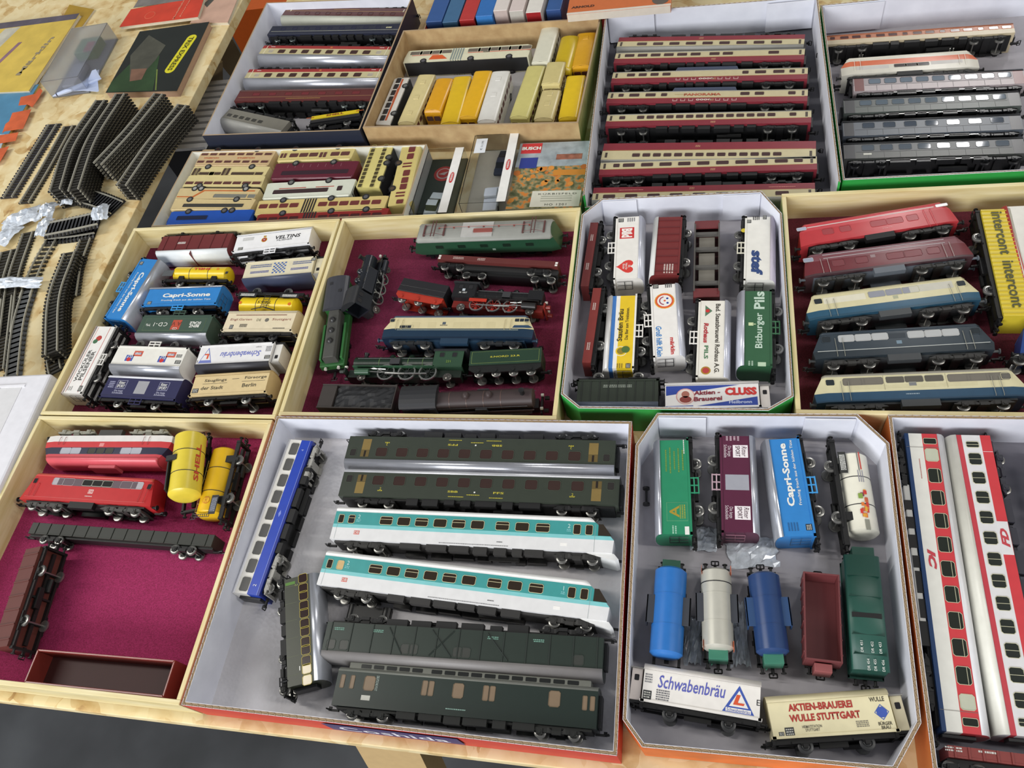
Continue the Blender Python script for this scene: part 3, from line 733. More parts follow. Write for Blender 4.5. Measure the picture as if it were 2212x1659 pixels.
RED = M('#c2382c', .5); ORANGE = M('#d0692c', .55, var=.25, scale=25); GREEN = M('#2f9c45', .5); NAVYC = M('#1f2536', .5); GREYC = M('#a3a0a6', .7)
c1 = carton('large red carton lined white holding long green and turquoise coaches', [(-.4605, .3935), (-.0680, .3945), (-.0645, .0875), (-.4625, .0885)], .0465, CARTON_WHITE, RED, floor=TISSUE)
c2 = carton('orange carton with cut corners holding tank and beer wagons', [(-.0630, .368), (-.0435, .4045), (.1430, .4065), (.1675, .376), (.1640, .1345), (.1420, .0990), (-.0450, .0960), (-.0615, .1150)], .0465, CARTON_WHITE, ORANGE, floor=GREYC)
c3 = carton('green carton with cut corners holding beer vans and brown wagons', [(-.1425, .680), (-.1200, .7050), (.0660, .7050), (.0870, .668), (.0870, .4255), (.0630, .4090), (-.1230, .4090), (-.1430, .4257)], .0465, CARTON_WHITE, GREEN, floor=GREYC, th=.0025)
c4 = carton('white-lined carton of long red and white express coaches', [(.1700, .4060), (.470, .4060), (.470, .1000), (.1680, .1010)], .0465, CARTON_WHITE, M('#b06a33', .6), floor=M('#6f6e78', .7))
c5 = carton('green carton of dark glossy coaches and an orange striped engine', [(.1545, 1.050), (.50, 1.050), (.50, .716), (.1555, .716)], .0465, CARTON_WHITE, GREEN, floor=GREYC, th=.0022)
c6 = carton('deep white carton packed with red and cream express coaches', [(-.1400, 1.078), (.1510, 1.066), (.1520, .7090), (-.1430, .7080)], .0500, CARTON_WHITE, GREEN, floor=M('#55555c', .7), th=.0022, front_rim=.030)
c7 = carton('white carton with dark front holding old dining and sleeping coaches', [(-.7370, 1.2150), (-.462, 1.180), (-.4770, .8640), (-.7370, .8780)], .0465, CARTON_WHITE, NAVYC, floor=GREYC, flute=False, th=.0022)
c8 = carton('brown cardboard box of yellow and cream buses', [(-.4590, 1.0920), (-.1470, 1.0740), (-.1610, .8460), (-.4735, .8690)], .0465, BROWNBOARD, BROWNBOARD, floor=M('#b7b4b4', .7), flute=False, th=.0025)
c9 = carton('low white box of buses laid on their sides', [(-.7570, .8620), (-.3760, .8420), (-.3820, .7080), (-.7640, .7080)], .032, M('#dcdcd2', .6), M('#d8d8d0', .6), floor=M('#b5b2aa', .7), flute=False, th=.002)
# printed name on the red carton's front wall and inner flaps of the cut-corner cartons
def on_front(parent, cx, cy, z, wd, ht, s, back, ink, ang=0, shear=0.0):
    y = cy - .0008
    o = MB().box(-wd / 2, wd / 2, -.0001, .0002, -ht / 2, ht / 2).obj('printed_label', back, parent); o.location = Vector((cx, y, z)) - Vector((parent.location.x, parent.location.y, 0)); o.rotation_euler = (0, 0, ang)
    me = textobj(s, ink, ht * .62, wd * .82, .01, shear); q = link('lettering', me, o); q.matrix_local = Matrix.Translation((0, -.0003, 0)) @ Matrix.Rotation(math.pi / 2, 4, 'X')
on_front(c1, -.262, .0878, .026, .125, .030, 'Coshida', M('#3a3466', .5), M('#d8d5dd', .6), -.0025)
def flap(parent, x0, x1, y0, y1, z0, z1, mt):
    c = parent.location; o = MB().box(x0 - c.x, x1 - c.x, y0 - c.y, y1 - c.y, z0, z1).obj('corner_flap', mt, parent)
flap(c2, -.0420, .0040, .3985, .4005, .012, .0455, CARTON_WHITE); flap(c2, .0960, .1415, .3995, .4015, .012, .0455, CARTON_WHITE)
flap(c3, -.1190, -.0780, .6995, .7015, .012, .0455, CARTON_WHITE); flap(c3, .0230, .0650, .6995, .7015, .012, .0455, CARTON_WHITE)
flap(c6, -.1360, -.0700, 1.0690, 1.0705, .006, .0485, CARTON_WHITE); flap(c6, .0850, .1470, 1.0600, 1.0615, .006, .0485, CARTON_WHITE)
flap(c5, .1590, .2350, 1.0445, 1.0460, .006, .0455, CARTON_WHITE)
# ------------------------------------------------------------------ tray of mixed wagons
FT = .006; FC = .003
INK = M('#26262a', .6); INKW = M('#e4e4de', .6); INKR = M('#c22a2a', .55); INKB = M('#2b3f94', .55)
t = van('maroon steel van with white two-panel roof in wooden tray', (497, 520), (345.5, 527), FT, '#6a2a2c', M('#dfe4e6', .4), ribs=6, ribmat=M('#5a2224', .45), lip=False)
MB().box(-.0006, .0006, -.0155, .0155, .0400, .0472).obj('roof_seam', M('#6a2a2c', .45), t.root)
small_print(t, .02, .026, 2, .012, .004, INKW)
t = van('white beer van with black slanted lettering and gold crest', (508, 528), (669.6, 509.5), FT, '#e9e9ea', M('#d9dadd', .4), step='#e9e9ea', wheel=DARK)
t.txt('VELTINS', .022, .0298, .0062, INK, .036, .02, .18); t.txt('PILSENER', .018, .0245, .0026, INK, .022)
t.disc(-.012, .0285, .0042, M('#b58a2c', .4)); t.disc(-.012, .0285, .0030, M('#9c2b2b', .4), 2); t.patch(-.012, .0345, .004, .0025, M('#b58a2c', .4)); t.txt('V', -.012, .0285, .0032, INKW, layer=3)
sign_plate(t, -.044, .0165); small_print(t, -.036, .033, 3, .016, .006, M('#b7b7b4', .6))
def capri(label, p0, p1, floor, **k):
    t = van(label, p0, p1, floor, '#2f7fc4', k.pop('roofm', SILVER), step='#3f97d6', ladder=M('#274a6e', .5), name='drinks_van', **k)
    L = t.L
    return t, L
def capri_text(t, L, x0=.0):
    t.txt('Capri-Sonne', x0, .0275, .0085, INKW, L * .66, .035); t.txt('Fruchtig frisch aus der kühlen Tüte', x0 + .002, .0200, .0032, INKW, L * .68, .01)
    sign_plate(t, -L * .42, .0165, .006, .0055)
t, L = capri('blue drinks van with white lettering leaning along the tray wall', (324, 560), (245, 687), FT); capri_text(t, L, .006)
t, L = capri('blue drinks van with white lettering lying behind the dark green van', (316, 642.8), (471.6, 638), FT); capri_text(t, L, .006)
t = tank('yellow tank wagon with red upside-down lettering and grey box', (372, 584), (489, 584), FT, '#e3c21d', rad=.0125, upr=False, zc=.026, walk=False, w=.026)
t.txt('SHELL', .004, .0285, .004, INKR, .026, .02, rot=180); t.disc(.028, .0285, .002, M('#d0862a', .4)); t.patch(-.046, .021, .016, .010, M('#55585a', .4), 3, 'control_box'); t.patch(.044, .022, .004, .004, INK, 3, 'valve_plate')
t = van('beige beer van with blue chequered emblem and brake cab', (676.3, 571.7), (528.5, 585.3), FT, '#d8d0b4', M('#3b4258', .45), cab=(-1, '#d8d0b4'), h=.0265, arch_h=.0035, wheel=DARK)
mb = MB()
for i in range(7):
    for j in range(7):
        if (i + j) % 2 == 0: mb.box(-.009 + i * .0026 - .001, -.009 + i * .0026 + .0014, -.0152, -.0151, .0165 + j * .0026, .0165 + j * .0026 + .0022)
mb.obj('chequered_emblem', M('#3f63a8', .5), t.root); small_print(t, .026, .030, 2, .026, .004, INKB); small_print(t, .026, .020, 2, .030, .006, M('#5f6c93', .6)); small_print(t, -.030, .030, 2, .024, .004, INKB); small_print(t, -.032, .020, 2, .026, .006, M('#5f6c93', .6)); sign_plate(t, -.047, .0165, .006, .005)
t = tank('yellow tank wagon with black plates lying wheels backward', (636, 653), (514, 650), FT, '#e6c51a', rad=.0135, upr=False, zc=.025, walk=False, w=.026)
t.txt('TESS', .002, .026, .004, M('#4a3a20', .5), .020, shear=.2); t.disc(.036, .0275, .0022, M('#d9712c', .4)); t.disc(-.034, .0275, .0022, M('#d9712c', .4))
for dx in (-.03, .03): t.patch(dx, .015, .026, .006, M('#2a2b2e', .4), 4, 'data_panel'); small_print(t, dx, .015, 3, .02, .004, INKW, 6)
mb = MB(); mb.path([(-.004, -.0142, .012), (-.004, -.0142, .036)], .0004, 4); mb.path([(.004, -.0142, .012), (.004, -.0142, .036)], .0004, 4)
for k in range(6): mb.path([(-.004, -.0142, .014 + k * .004), (.004, -.0142, .014 + k * .004)], .0003, 4)
mb.path([(-.016, -.0138, .038), (0, -.0145, .034), (.016, -.0138, .038)], .0008, 4); mb.obj('ladder', BLACK, t.root)
t = van('dark green van with red square print and silver roof', (453, 701), (302, 701), FT, '#3f5347', SILVER, step='#3f5347', w=.030)
t.patch(0, .026, t.L * .86, .019, M('#6d7f53', .5), 1); t.patch(0, .026, t.L * .855, .0185, M('#3f5347', .42), 2)
t.txt('CD-I', .020, .026, .006, INKW, .020, 0, 0, layer=4, spacing=1.25); t.txt("'Ms", .038, .027, .004, INKW, layer=4); t.patch(-.003, .0265, .013, .015, M('#b44a34', .5), 3); t.txt('A V', -.003, .025, .006, M('#5e2a22', .5), layer=4); t.txt('CD', -.003, .0325, .0035, INKW, layer=4); t.txt('BENZ\nSCALE', -.030, .0262, .009, INKW, .016, .03, layer=4)
t = van('cream beer van with small faded red lettering and dark emblem', (487, 695), (634, 694.6), FT, '#ddd0b2', M('#c9bfa4', .45), wheel=DARK)
t.txt('Engl.Garten', -.026, .0290, .0042, M('#8d4a42', .5), .030, .0, .1); t.txt('Stuttgart', .030, .0290, .0042, M('#8d4a42', .5), .026, 0, .1); t.disc(.010, .0285, .0028, M('#6e6a62', .5)); t.txt('DE', -.001, .0285, .0035, M('#6a6a4e', .5)); small_print(t, .0, .0362, 1, .07, .002, M('#7a4238', .6)); sign_plate(t, -.036, .018, .005, .006); small_print(t, -.02, .020, 3, .010, .005, INK); small_print(t, .030, .016, 1, .016, .0018, INK)
t = van('white van with thin red lines and grey lettering along the tray wall', (155.6, 849), (229.6, 705.4), FT, '#e6e4e0', M('#c9b9b4', .4), step='#dedcd6', ladder=GREYM)
t.txt('WICKÜLER', -.010, .0315, .0055, M('#4a4b4a', .5), .048, .02); t.txt('PILSENER', -.010, .0248, .0055, M('#4a4b4a', .5), .044, .02); t.patch(0, .0185, t.L * .97, .0007, M('#b4554e', .5)); t.patch(0, .0367, t.L * .97, .0005, M('#b4554e', .5)); t.disc(.032, .028, .0042, M('#b03a34', .5)); t.disc(.027, .031, .0034, M('#3f6a4a', .5), 2); sign_plate(t, -.044, .0175, .008, .005); small_print(t, -.044, .033, 3, .006, .008, M('#9a9a96', .6))
t = van('white van with twin red and blue logos and silver roof', (397, 772.5), (247.8, 767), FT, '#e4e2da', SILVER, step='#e4e2da', arch_h=.008)
for dx in (-.026, .022):
    t.patch(dx + .005, .0295, .011, .009, M('#3f57a6', .5)); t.disc(dx + .005, .0315, .003, INKR, 2); t.txt('ELF', dx + .005, .0275, .004, INKW, layer=3)
    t.patch(dx - .005, .0225, .013, .008, M('#c65a44', .5)); t.patch(dx - .005, .0225, .009, .003, M('#e4e2da', .5), 2); t.txt('euro', dx - .005, .0225, .0025, INKB, layer=3)
sign_plate(t, -.045, .033, .008, .005); small_print(t, -.043, .024, 3, .008, .005, INK)
t = van('white beer van turned upside down with violet script', (586, 760.2), (428.7, 768.3), FT, '#e3e2e2', M('#33333a', .5), cab=(-1, '#d9d7d2'), wheel=DARK)
t.txt('Schwabenbräu', -.008, .0270, .0080, M('#6670bd', .5), .054, .01, .25)
t.poly([(.028, .0375), (.046, .0375), (.037, .0150)][::-1], M('#6f7ab8', .5), 1); t.poly([(.0305, .0335), (.0435, .0335), (.037, .0175)][::-1], M('#e3e2e2', .4), 2); t.txt('L', .037, .0280, .0075, M('#d2532f', .5), .006, .05, layer=3)
sign_plate(t, -.045, .033, .007, .005); small_print(t, -.044, .021, 4, .007, .008, M('#77777a', .6)); t.txt('Stuttgart', -.03, .0175, .002, INK); t.txt('E', .0475, .035, .003, INK)
t = van('navy blue chocolate van with silver door panel', (225.3, 835.3), (386, 843.7), FT, '#29294f', M('#dfe1e8', .4), step='#29294f')
t.patch(0, .0275, .016, .018, M('#9b9ba0', .45), 1, 'door_panel')
for dx in (-.030, .030):
    t.patch(dx, .0305, .014, .012, M('#a9aac4', .5), 1); t.patch(dx, .0305, .013, .011, M('#29294f', .5), 2); t.txt('Ritter\nSPORT', dx, .0305, .009, INKW, .011, .01, layer=3); t.txt('Die lange\nSchokolade.', dx, .0200, .0055, M('#c3c4da', .5), .016, layer=2)
small_print(t, -.044, .030, 4, .008, .010, M('#9a9bb8', .6))
t = van('tan nursery van with brown lettering in two lines', (416, 835), (577.4, 825.3), FT, '#d5bf90', M('#c4ac7c', .45), name='nursery_van')
t.txt('Säuglings', -.020, .0325, .0048, M('#4c4636', .5), .029, .01); t.txt('Fürsorge', .032, .0335, .0048, M('#4c4636', .5), .028, .01); t.txt('der Stadt', -.022, .0225, .0048, M('#4c4636', .5), .029, .01); t.txt('Berlin', .026, .0235, .0052, M('#4c4636', .5), .018, .01)
t.patch(-.020, .0285, .032, .0004, INK); t.patch(.030, .0290, .030, .0004, INK); t.patch(.006, .0335, .009, .0005, INK); sign_plate(t, -.043, .0195, .008, .006)
# ------------------------------------------------------------------ green carton of beer vans
SIL2 = M('#c9cbd6', .3, .35)
t = van('white van with red newspaper logo and red heart', (1356.5, 468.7), (1352, 601.6), FC, '#e6e3dc', SIL2, step='#e6e3dc', ladder=DARK)
t.patch(-.022, .0255, .0175, .0170, INKR); t.txt('Bild', -.022, .0255, .0125, M('#efe6df', .5), .0145, .05)
hp = [(.030 + .0165 * (16 * math.sin(a) ** 3) / 17 * .62, .0255 + .0105 * (13 * math.cos(a) - 5 * math.cos(2 * a) - 2 * math.cos(3 * a) - math.cos(4 * a)) / 15) for a in [2 * math.pi * k / 28 for k in range(28)]]
t.poly(hp[::-1], M('#d23a32', .5), 1, 'heart_print'); t.txt('Ein\nHerz für\nKinder', .030, .0262, .009, INKW, .010, .01)
sign_plate(t, -.043, .018, .006, .006); small_print(t, -.043, .030, 4, .006, .010, M('#77777a', .6))
t = van('brown steel goods van with pale roof in green carton', (1439, 594), (1448, 468.7), FC, '#712a2a', M('#cfd0cc', .4), ribs=8, ribmat=M('#612325', .45)); small_print(t, -.035, .024, 4, .014, .012, M('#c9b8b0', .6))
t = low_wagon('skeletal brown and grey frame wagon between the vans', (1527.5, 480), (1526, 640), FC, '#4d2526', h=.012, w=.029, upr=True, name='frame_wagon')
L = t.L; mb = MB()
for x in (-.33, -.12, .12, .33): mb.box(x * L - .002, x * L + .002, -.0145, .0145, .022, .026)
for sg in (-1, 1): mb.path([(-L * .45, sg * .0135, .028), (L * .45, sg * .0135, .028)], .0009, 5)
mb.obj('cross_frame', M('#55534f', .5), t.root)
for x in (-.22, 0, .22): MB().box(x * L - .010, x * L + .010, -.009, .009, .014, .0215).obj('load_crate', M('#77736a', .5), t.root, bevel=.0005)
for e in (-1, 1): MB().box(e * L * .46 - .006, e * L * .46 + .006, -.014, .014, .024, .0255).obj('end_panel', M('#6a2a2c', .5), t.root)
t = van('white van with one big dark blue word near its end', (1637.5, 468.7), (1635.5, 604.5), FC, '#e2e0d8', M('#b7aebc', .35), step='#d9d5c2', ladder=DARK)
t.txt('stef', .022, .0255, .0125, M('#233f74', .5), .036, .05, .1); sign_plate(t, -.040, .016, .005, .005); sign_plate(t, -.046, .0335, .006, .004); small_print(t, -.045, .024, 4, .006, .008, INK); t.disc(-.026, .0105, .003, M('#c9b52c', .4), 3)
t = van('yellow beer van with blue stripe and round crest', (1340, 795), (1349, 639), FC, '#e2c02a', M('#d6d5d2', .35, .2), bands=[(.05, '#e6e3dc'), (.66, '#e2c02a'), (.82, '#e9e6de'), (.98, '#3f74b8'), (1, '#e6e3dc')], step='#e6e3dc', ladder=DARK)
t.txt('Staufen Bräu', .008, .0288, .0058, M('#3a331c', .5), .044, .02); t.txt('Das Bier zum Trinkbieten.', .010, .0215, .0034, M('#3a331c', .5), .044, .01); t.disc(-.027, .0265, .0065, M('#e6e3dc', .5)); t.disc(-.027, .0265, .0058, M('#e2c02a', .4), 2); t.disc(-.027, .0265, .0042, M('#8d7a2c', .4), 3); t.disc(-.025, .0215, .0044, M('#4d6b33', .5), 4); sign_plate(t, -.046, .018, .006, .005); small_print(t, -.046, .027, 3, .006, .007, M('#8a7420', .6))
t = van('white toy-maker van with orange smiling face', (1431.8, 615), (1440.6, 769), FC, '#e9e6e1', SIL2, step='#e6e3dc', ladder=DARK)
for r, c, l in ((.0110, '#e0a83a', 1), (.0100, '#d6562f', 2), (.0080, '#e9e6e1', 3)): t.disc(-.0255, .0268, r, M(c, .5), l)
sm = [(-.0255 + .006 * math.cos(a), .0268 + .006 * math.sin(a)) for a in [math.pi * (1.05 + .9 * k / 10) for k in range(11)]] + [(-.0255 + .0047 * math.cos(a), .0268 + .0047 * math.sin(a)) for a in [math.pi * (1.95 - .9 * k / 10) for k in range(11)]]
t.poly(sm, M('#9a3a5a', .5), 4, 'smile'); t.disc(-.0285, .0300, .0013, INKB, 4); t.disc(-.0222, .0300, .0013, INKB, 4); t.disc(-.0255, .0270, .0012, M('#d6562f', .5), 4)
t.txt('Groß hilft Klein', .029, .0188, .0062, M('#2f7fc4', .5), .040, .02, .1); t.txt('märklin', .036, .0325, .0045, INKR, .022, .03); sign_plate(t, -.047, .018, .006, .006); small_print(t, -.047, .032, 4, .006, .008, INK)
t = van('white brewery van with one long line of black lettering', (1538.6, 649.7), (1533.6, 813.6), FC, '#e5e1d6', SIL2, step='#e6e3dc')
t.txt('Bad. Staatsbrauerei Rothaus A.G.', 0, .0325, .0050, M('#39342c', .5), .090, .02); t.txt('Rothaus', -.006, .0205, .0050, M('#b0333a', .5), .026, .04, .1); t.txt('PILS', .019, .0213, .0042, M('#4c7a55', .5), .017, .03); t.poly([(-.043, .0190), (-.028, .0190), (-.0355, .0265)], M('#55745a', .5)); t.disc(-.0355, .0215, .0022, INKR, 2); t.disc(.042, .0215, .0050, M('#a8842a', .5)); t.disc(.042, .0215, .0035, M('#b03a3a', .5), 2)
t = van('dark green beer van with tall pale lettering', (1637, 789.6), (1637, 628.7), FC, '#2d5a3b', SIL2, step='#3a6a48', arch_h=.0075)
t.txt('Bitburger', -.004, .0240, .0095, M('#b9cdbd', .5), .046, .02); t.txt('Pils', .036, .0245, .0110, M('#b9cdbd', .5), .024, .03); t.patch(.004, .0330, .004, .005, M('#c9d6a8', .5)); t.patch(.004, .0295, .001, .003, M('#c9d6a8', .5)); t.patch(-.047, .022, .005, .008, M('#b4cbae', .5), 1, 'label'); small_print(t, -.046, .033, 2, .006, .006, M('#9fb8a3', .6))
t = van('dull dark green wooden van with grey roof at carton front', (1421.4, 844), (1247, 845), FC, '#31382f', M('#4f5765', .5), ribs=9, ribmat=M('#262c26', .5)); small_print(t, .0, .020, 2, .030, .004, M('#8e958a', .6))
t = van('blue and white beer van with red lettering and brake cab', (1437, 857), (1640, 852.5), FC, '#e6e4e2', M('#c9c6c2', .45), cab=(1, '#dcd6cf'), wheel=DARK, w=.030)
L = t.L; t.poly([(-L * .48, .0135), (L * .48, .0135), (L * .48, .0240), (-L * .20, .0135)][::-1], M('#2f479c', .45)); t.poly([(-L * .49, .0385), (-L * .49, .0270), (L * .30, .0385)], M('#2f479c', .45)); t.poly([(-L * .49, .0135), (-L * .2, .0135), (-L * .2, .0150), (-L * .49, .0145)], M('#2f479c', .45))
t.disc(-L * .28, .0258, .0095, M('#d8a09a', .5), 2); t.disc(-L * .28, .0258, .0085, M('#e6d9cf', .5), 3); t.disc(-L * .28, .0280, .0040, M('#a86a5a', .5), 4); t.disc(-L * .28, .0220, .0060, M('#8f4038', .5), 4, rz=.0040)
t.txt('Aktien -', -L * .05, .0298, .0050, M('#8a2a3a', .5), .026, .03, .05, 2, 5); t.txt('Brauerei', -L * .04, .0225, .0052, M('#8a2a3a', .5), .028, .03, .05, 2, 5); t.txt('CLUSS', L * .31, .0305, .0092, M('#c8322e', .5), .031, .06, layer=3); t.txt('Heilbronn', L * .30, .0180, .0036, M('#c9d2ee', .5), .022, .02, layer=3)
t = low_wagon('small brown low-sided wagon at the carton corner', (1262.6, 618), (1284, 480.5), FC, '#6e2a28', h=.0095); small_print(t, .025, .0175, 2, .010, .004, M('#c9b8b0', .6)); small_print(t, -.02, .0175, 2, .010, .004, M('#c9b8b0', .6))
t = low_wagon('brown low-sided wagon beside the yellow beer van', (1266.4, 783), (1290, 622), FC, '#7d2f2a', h=.0095); small_print(t, .025, .0175, 2, .010, .004, M('#c9b8b0', .6)); small_print(t, -.03, .0175, 2, .010, .004, M('#c9b8b0', .6))
# ------------------------------------------------------------------ orange carton
t = van('bright green van with gold print and silver roof', (1462, 1153.5), (1455, 950.8), FC, '#27855f', SILVER, step='#2f8f68', ladder=DARK)
for k, (z, ww) in enumerate(((.034, .024), (.030, .028), (.026, .020), (.022, .026), (.018, .022))): small_print(t, .027, z, 1, ww, .0022, M('#6f8f3f', .5))
t.patch(-.027, .0250, .019, .0195, M('#5f9a72', .5), 1); t.patch(-.027, .0250, .0182, .0187, M('#27855f', .42), 2); t.txt('A', -.027, .0275, .009, M('#a08a2e', .5), .012, .02, layer=3); small_print(t, -.027, .0200, 3, .014, .006, M('#8f9a3f', .5), 3); t.patch(-.046, .0165, .008, .004, INKW, 2, 'label'); small_print(t, -.045, .028, 2, .008, .005, M('#9ac9b0', .5)); small_print(t, .042, .0165, 1, .016, .0015, INKW)
t = van('maroon chocolate van with white printed squares and grey door', (1586.6, 941.8), (1593.6, 1149), FC, '#56203a', SILVER, step='#b59aa4', ladder=M('#8a5a6a', .5))
t.patch(0, .0270, .016, .0215, M('#9c9da6', .45), 1, 'door_panel')
for dx in (-.033, .031):
    t.patch(dx, .0310, .0135, .0140, M('#e8e2e4', .5), 1); t.txt('Ritter', dx, .0345, .0045, M('#4a2638', .5), .011, 0, .3, layer=2); t.txt('SPORT', dx, .0285, .0042, M('#4a2638', .5), .0115, .01, layer=2); t.txt('Die lange\nSchokolade', dx, .0190, .0070, M('#d9c9d0', .5), .014, layer=2)
small_print(t, -.047, .024, 4, .005, .014, M('#b59aa4', .6))
t, L = capri('blue drinks van with large white lettering in the orange carton', (1727, 1157.7), (1692.3, 948), FC, w=.030); capri_text(t, L, .012); small_print(t, -L * .41, .030, 4, .008, .010, M('#1f5c92', .6))
t = tank('cream white tank wagon with printed fruit lying on its side', (1841.7, 972.7), (1871, 1147.9), FC, '#e6e3d2', rad=.0140, upr=False, zc=.027, walk=False, fl=.022)
rr = .0141
t.patch(-.028, .0165, .022, .007, M('#2a2c2a', .5), 3, 'data_panel'); small_print(t, -.028, .0165, 4, .016, .005, INKW, 5)
def on_barrel(t, u, ang, w, h, mt, zc, r, name='printed_patch', up=0):    # small flat print laid on the curved barrel; ang from the top of the lying barrel
    o = MB().box(-w / 2, w / 2, -.0001 - up, .0001, -h / 2, h / 2).obj(name, mt, t.root); a = math.radians(ang)
    o.matrix_local = Matrix.Translation((u, -(r + .0002) * math.cos(a), zc + (r + .0002) * math.sin(a))) @ Matrix.Rotation(-a, 4, 'X'); return o
rnd = random.Random(5)
for k in range(16): on_barrel(t, .012 + rnd.uniform(-.010, .014), rnd.uniform(-8, 26), rnd.uniform(.003, .005), rnd.uniform(.002, .004), M(rnd.choice(['#c9362e', '#d9a52e', '#7f9a3f', '#c25a3a', '#7a2f4a', '#d8742e']), .5), .027, .0140 + rnd.uniform(.0001, .0004), 'fruit_print')
for k in range(3): on_barrel(t, -.014, 6 + 8 * k, .012, .0007, M('#8f8e9a', .5), .027, .0140)
on_barrel(t, -.030, 20, .018, .0012, M('#c2453a', .5), .027, .0140); on_barrel(t, -.030, 12, .020, .0008, M('#6a6a66', .5), .027, .0140); on_barrel(t, .034, 10, .010, .004, M('#8a8a7c', .5), .027, .0140)
PL = M('#3a3d44', .45)
tank('bright blue tank wagon standing on its wheels', (1449, 1218), (1436.8, 1412), FC, '#2d6fb8', rad=.0142, saddle=PL, cab=(-1, '#2f5a48'), zc=.026, walk=False)
t = tank('silver tank wagon with orange marks and green brake cab', (1546.6, 1221.5), (1552, 1398), FC, '#c9c7bc', rad=.0132, saddle=PL, cab=(1, '#3c7a64'), zc=.026, walk=False, tm=M('#c4c2b6', .3, .25))
for sg in (-1, 1):
    for x in (-.034, .032): MB().box(x - .004, x + .004, sg * .0126, sg * .0131 if sg > 0 else sg * .0124, .026, .033).obj('orange_mark', M('#c2603a', .5), t.root)
MB().lathe([(-.0004, .0134), (.0004, .0134)], (-.022, 0, .026), 'x', 28).obj('thin_strap', DARK, t.root)
tank('navy blue tank wagon with green brake cab', (1650.5, 1229), (1672.6, 1407), FC, '#27416f', rad=.0135, saddle=M('#2c4870', .4), cab=(1, '#3c7a64'), zc=.026, walk=False)
t = low_wagon('brown open coal wagon with empty bed', (1774, 1237.5), (1779.6, 1428), FC, '#6b3335', h=.021, w=.0295, upr=True, ribs=6, name='open_wagon')
MB().box(t.L / 2 + .001, t.L / 2 + .008, -.007, .007, .0125, .030).obj('brake_cab', M('#8a4a4a', .5), t.root, bevel=.0006)
t = van('dark green covered van standing upright showing its flat roof', (1861, 1200), (1882.6, 1447), FC, '#1f4a40', M('#1f4c41', .45), upr=True, h=.024, arch_h=.003, w=.0265, step=None)
MB().box(-t.L / 2 - .011, -t.L / 2 - .001, -.006, .012, .0125, .032).obj('brake_cab', M('#21493e', .45), t.root, bevel=.0006); MB().box(.002, .006, -.0115, .0115, .0392, .0402).obj('roof_slot', BLACK, t.root)
for x in (-.030, -.012, .020, .036): MB().box(x - .0002, x + .0002, -.0125, .0125, .0385, .0402).obj('roof_seam', M('#173a32', .5), t.root)
for k, (x, y) in enumerate(((.030, -.006), (.030, .002), (.030, .008), (.044, -.002), (.044, .003), (.044, .009))):
    o = link('lettering', textobj('DR 4%d' % (51 + k), INKW, .002, .009), t.root); o.matrix_local = Matrix.Translation((x, y, .0407)) @ Matrix.Rotation(math.pi, 4, 'Z')
t = van('white beer van with violet script and upright blue triangle', (1389, 1478), (1642, 1519.7), FC, '#e8e4de', M('#cfcac4', .45), cab=(-1, '#d9cfc8'), h=.0255, w=.031, wheel=M('#3a3b3d', .4))
L = t.L; t.txt('Schwabenbräu', -L * .08, .0298, .0105, M('#5a5fb0', .5), L * .58, .01, .2)
t.poly([(L * .19, .0148), (L * .455, .0148), (L * .325, .0365)], M('#3a55a8', .5)); t.poly([(L * .245, .0195), (L * .405, .0195), (L * .325, .0325)], M('#e8e4de', .4), 2); t.patch(L * .3225, .0168, L * .21, .0030, M('#e8e4de', .4), 2); t.txt('Schwabenbräu', L * .3225, .0168, .0026, M('#3a55a8', .5), L * .19, layer=3); t.txt('L', L * .325, .0250, .0080, M('#d2532f', .5), .009, .04, .2, layer=4)
sign_plate(t, -L * .455, .0175, .007, .007); small_print(t, -L * .455, .031, 4, .006, .008, M('#77777a', .6)); small_print(t, -L * .32, .0190, 5, .011, .009, M('#66666a', .6)); t.txt('E', L * .485, .0255, .0045, INK, layer=2)
t = van('cream beer van with large red lettering and blue diamond', (1664.3, 1556.6), (1928, 1538.8), FC, '#dfd6b0', M('#c9bf9a', .45), cab=(1, '#d6ccac'), h=.0265, w=.031, wheel=M('#3a3b3d', .4))
L = t.L; t.txt('AKTIEN-BRAUEREI', -L * .07, .0342, .0056, M('#a8342c', .5), L * .53, .04); t.txt('WULLE STUTTGART', -L * .05, .0262, .0056, M('#a8342c', .5), L * .58, .04); t.txt('HEIMATSTATION\nSTUTTGART', -L * .17, .0182, .0046, M('#6a665a', .5), L * .16, .01); small_print(t, L * .24, .0190, 4, L * .10, .005, M('#7a7668', .6))
t.poly([(L * .415, .0205), (L * .475, .0265), (L * .415, .0325), (L * .355, .0265)], M('#4a64a8', .5)); t.poly([(L * .415, .0215), (L * .466, .0265), (L * .415, .0315), (L * .364, .0265)], M('#dfd6b0', .4), 2); t.disc(L * .415, .0265, .0040, M('#3a55a8', .5), 3); t.txt('WULLE', L * .40, .0362, .0035, M('#4a4638', .5), L * .12, .02); t.txt('BÜRGER\nBRÄU', L * .42, .0170, .0058, M('#4a4638', .5), L * .11, .02)
sign_plate(t, -L * .36, .0165, .007, .0065); sign_plate(t, -L * .43, .0150, .004, .0035)
mb = MB(); mb.cyl((0, 0, 0), .0012, .016, 'y', 8); mb.cyl((0, -.0085, 0), .0035, .002, 'y', 14); mb.cyl((0, .0085, 0), .0035, .002, 'y', 14)
o = mb.obj('loose_wheelset', M('#2a2a2a', .4), None, smooth=True); o.location = W(1396, 1072, .0065); o.rotation_euler = (0, 0, .05); tag(o, 'loose dark wheelset lying beside the bright green van', 'wheelset')
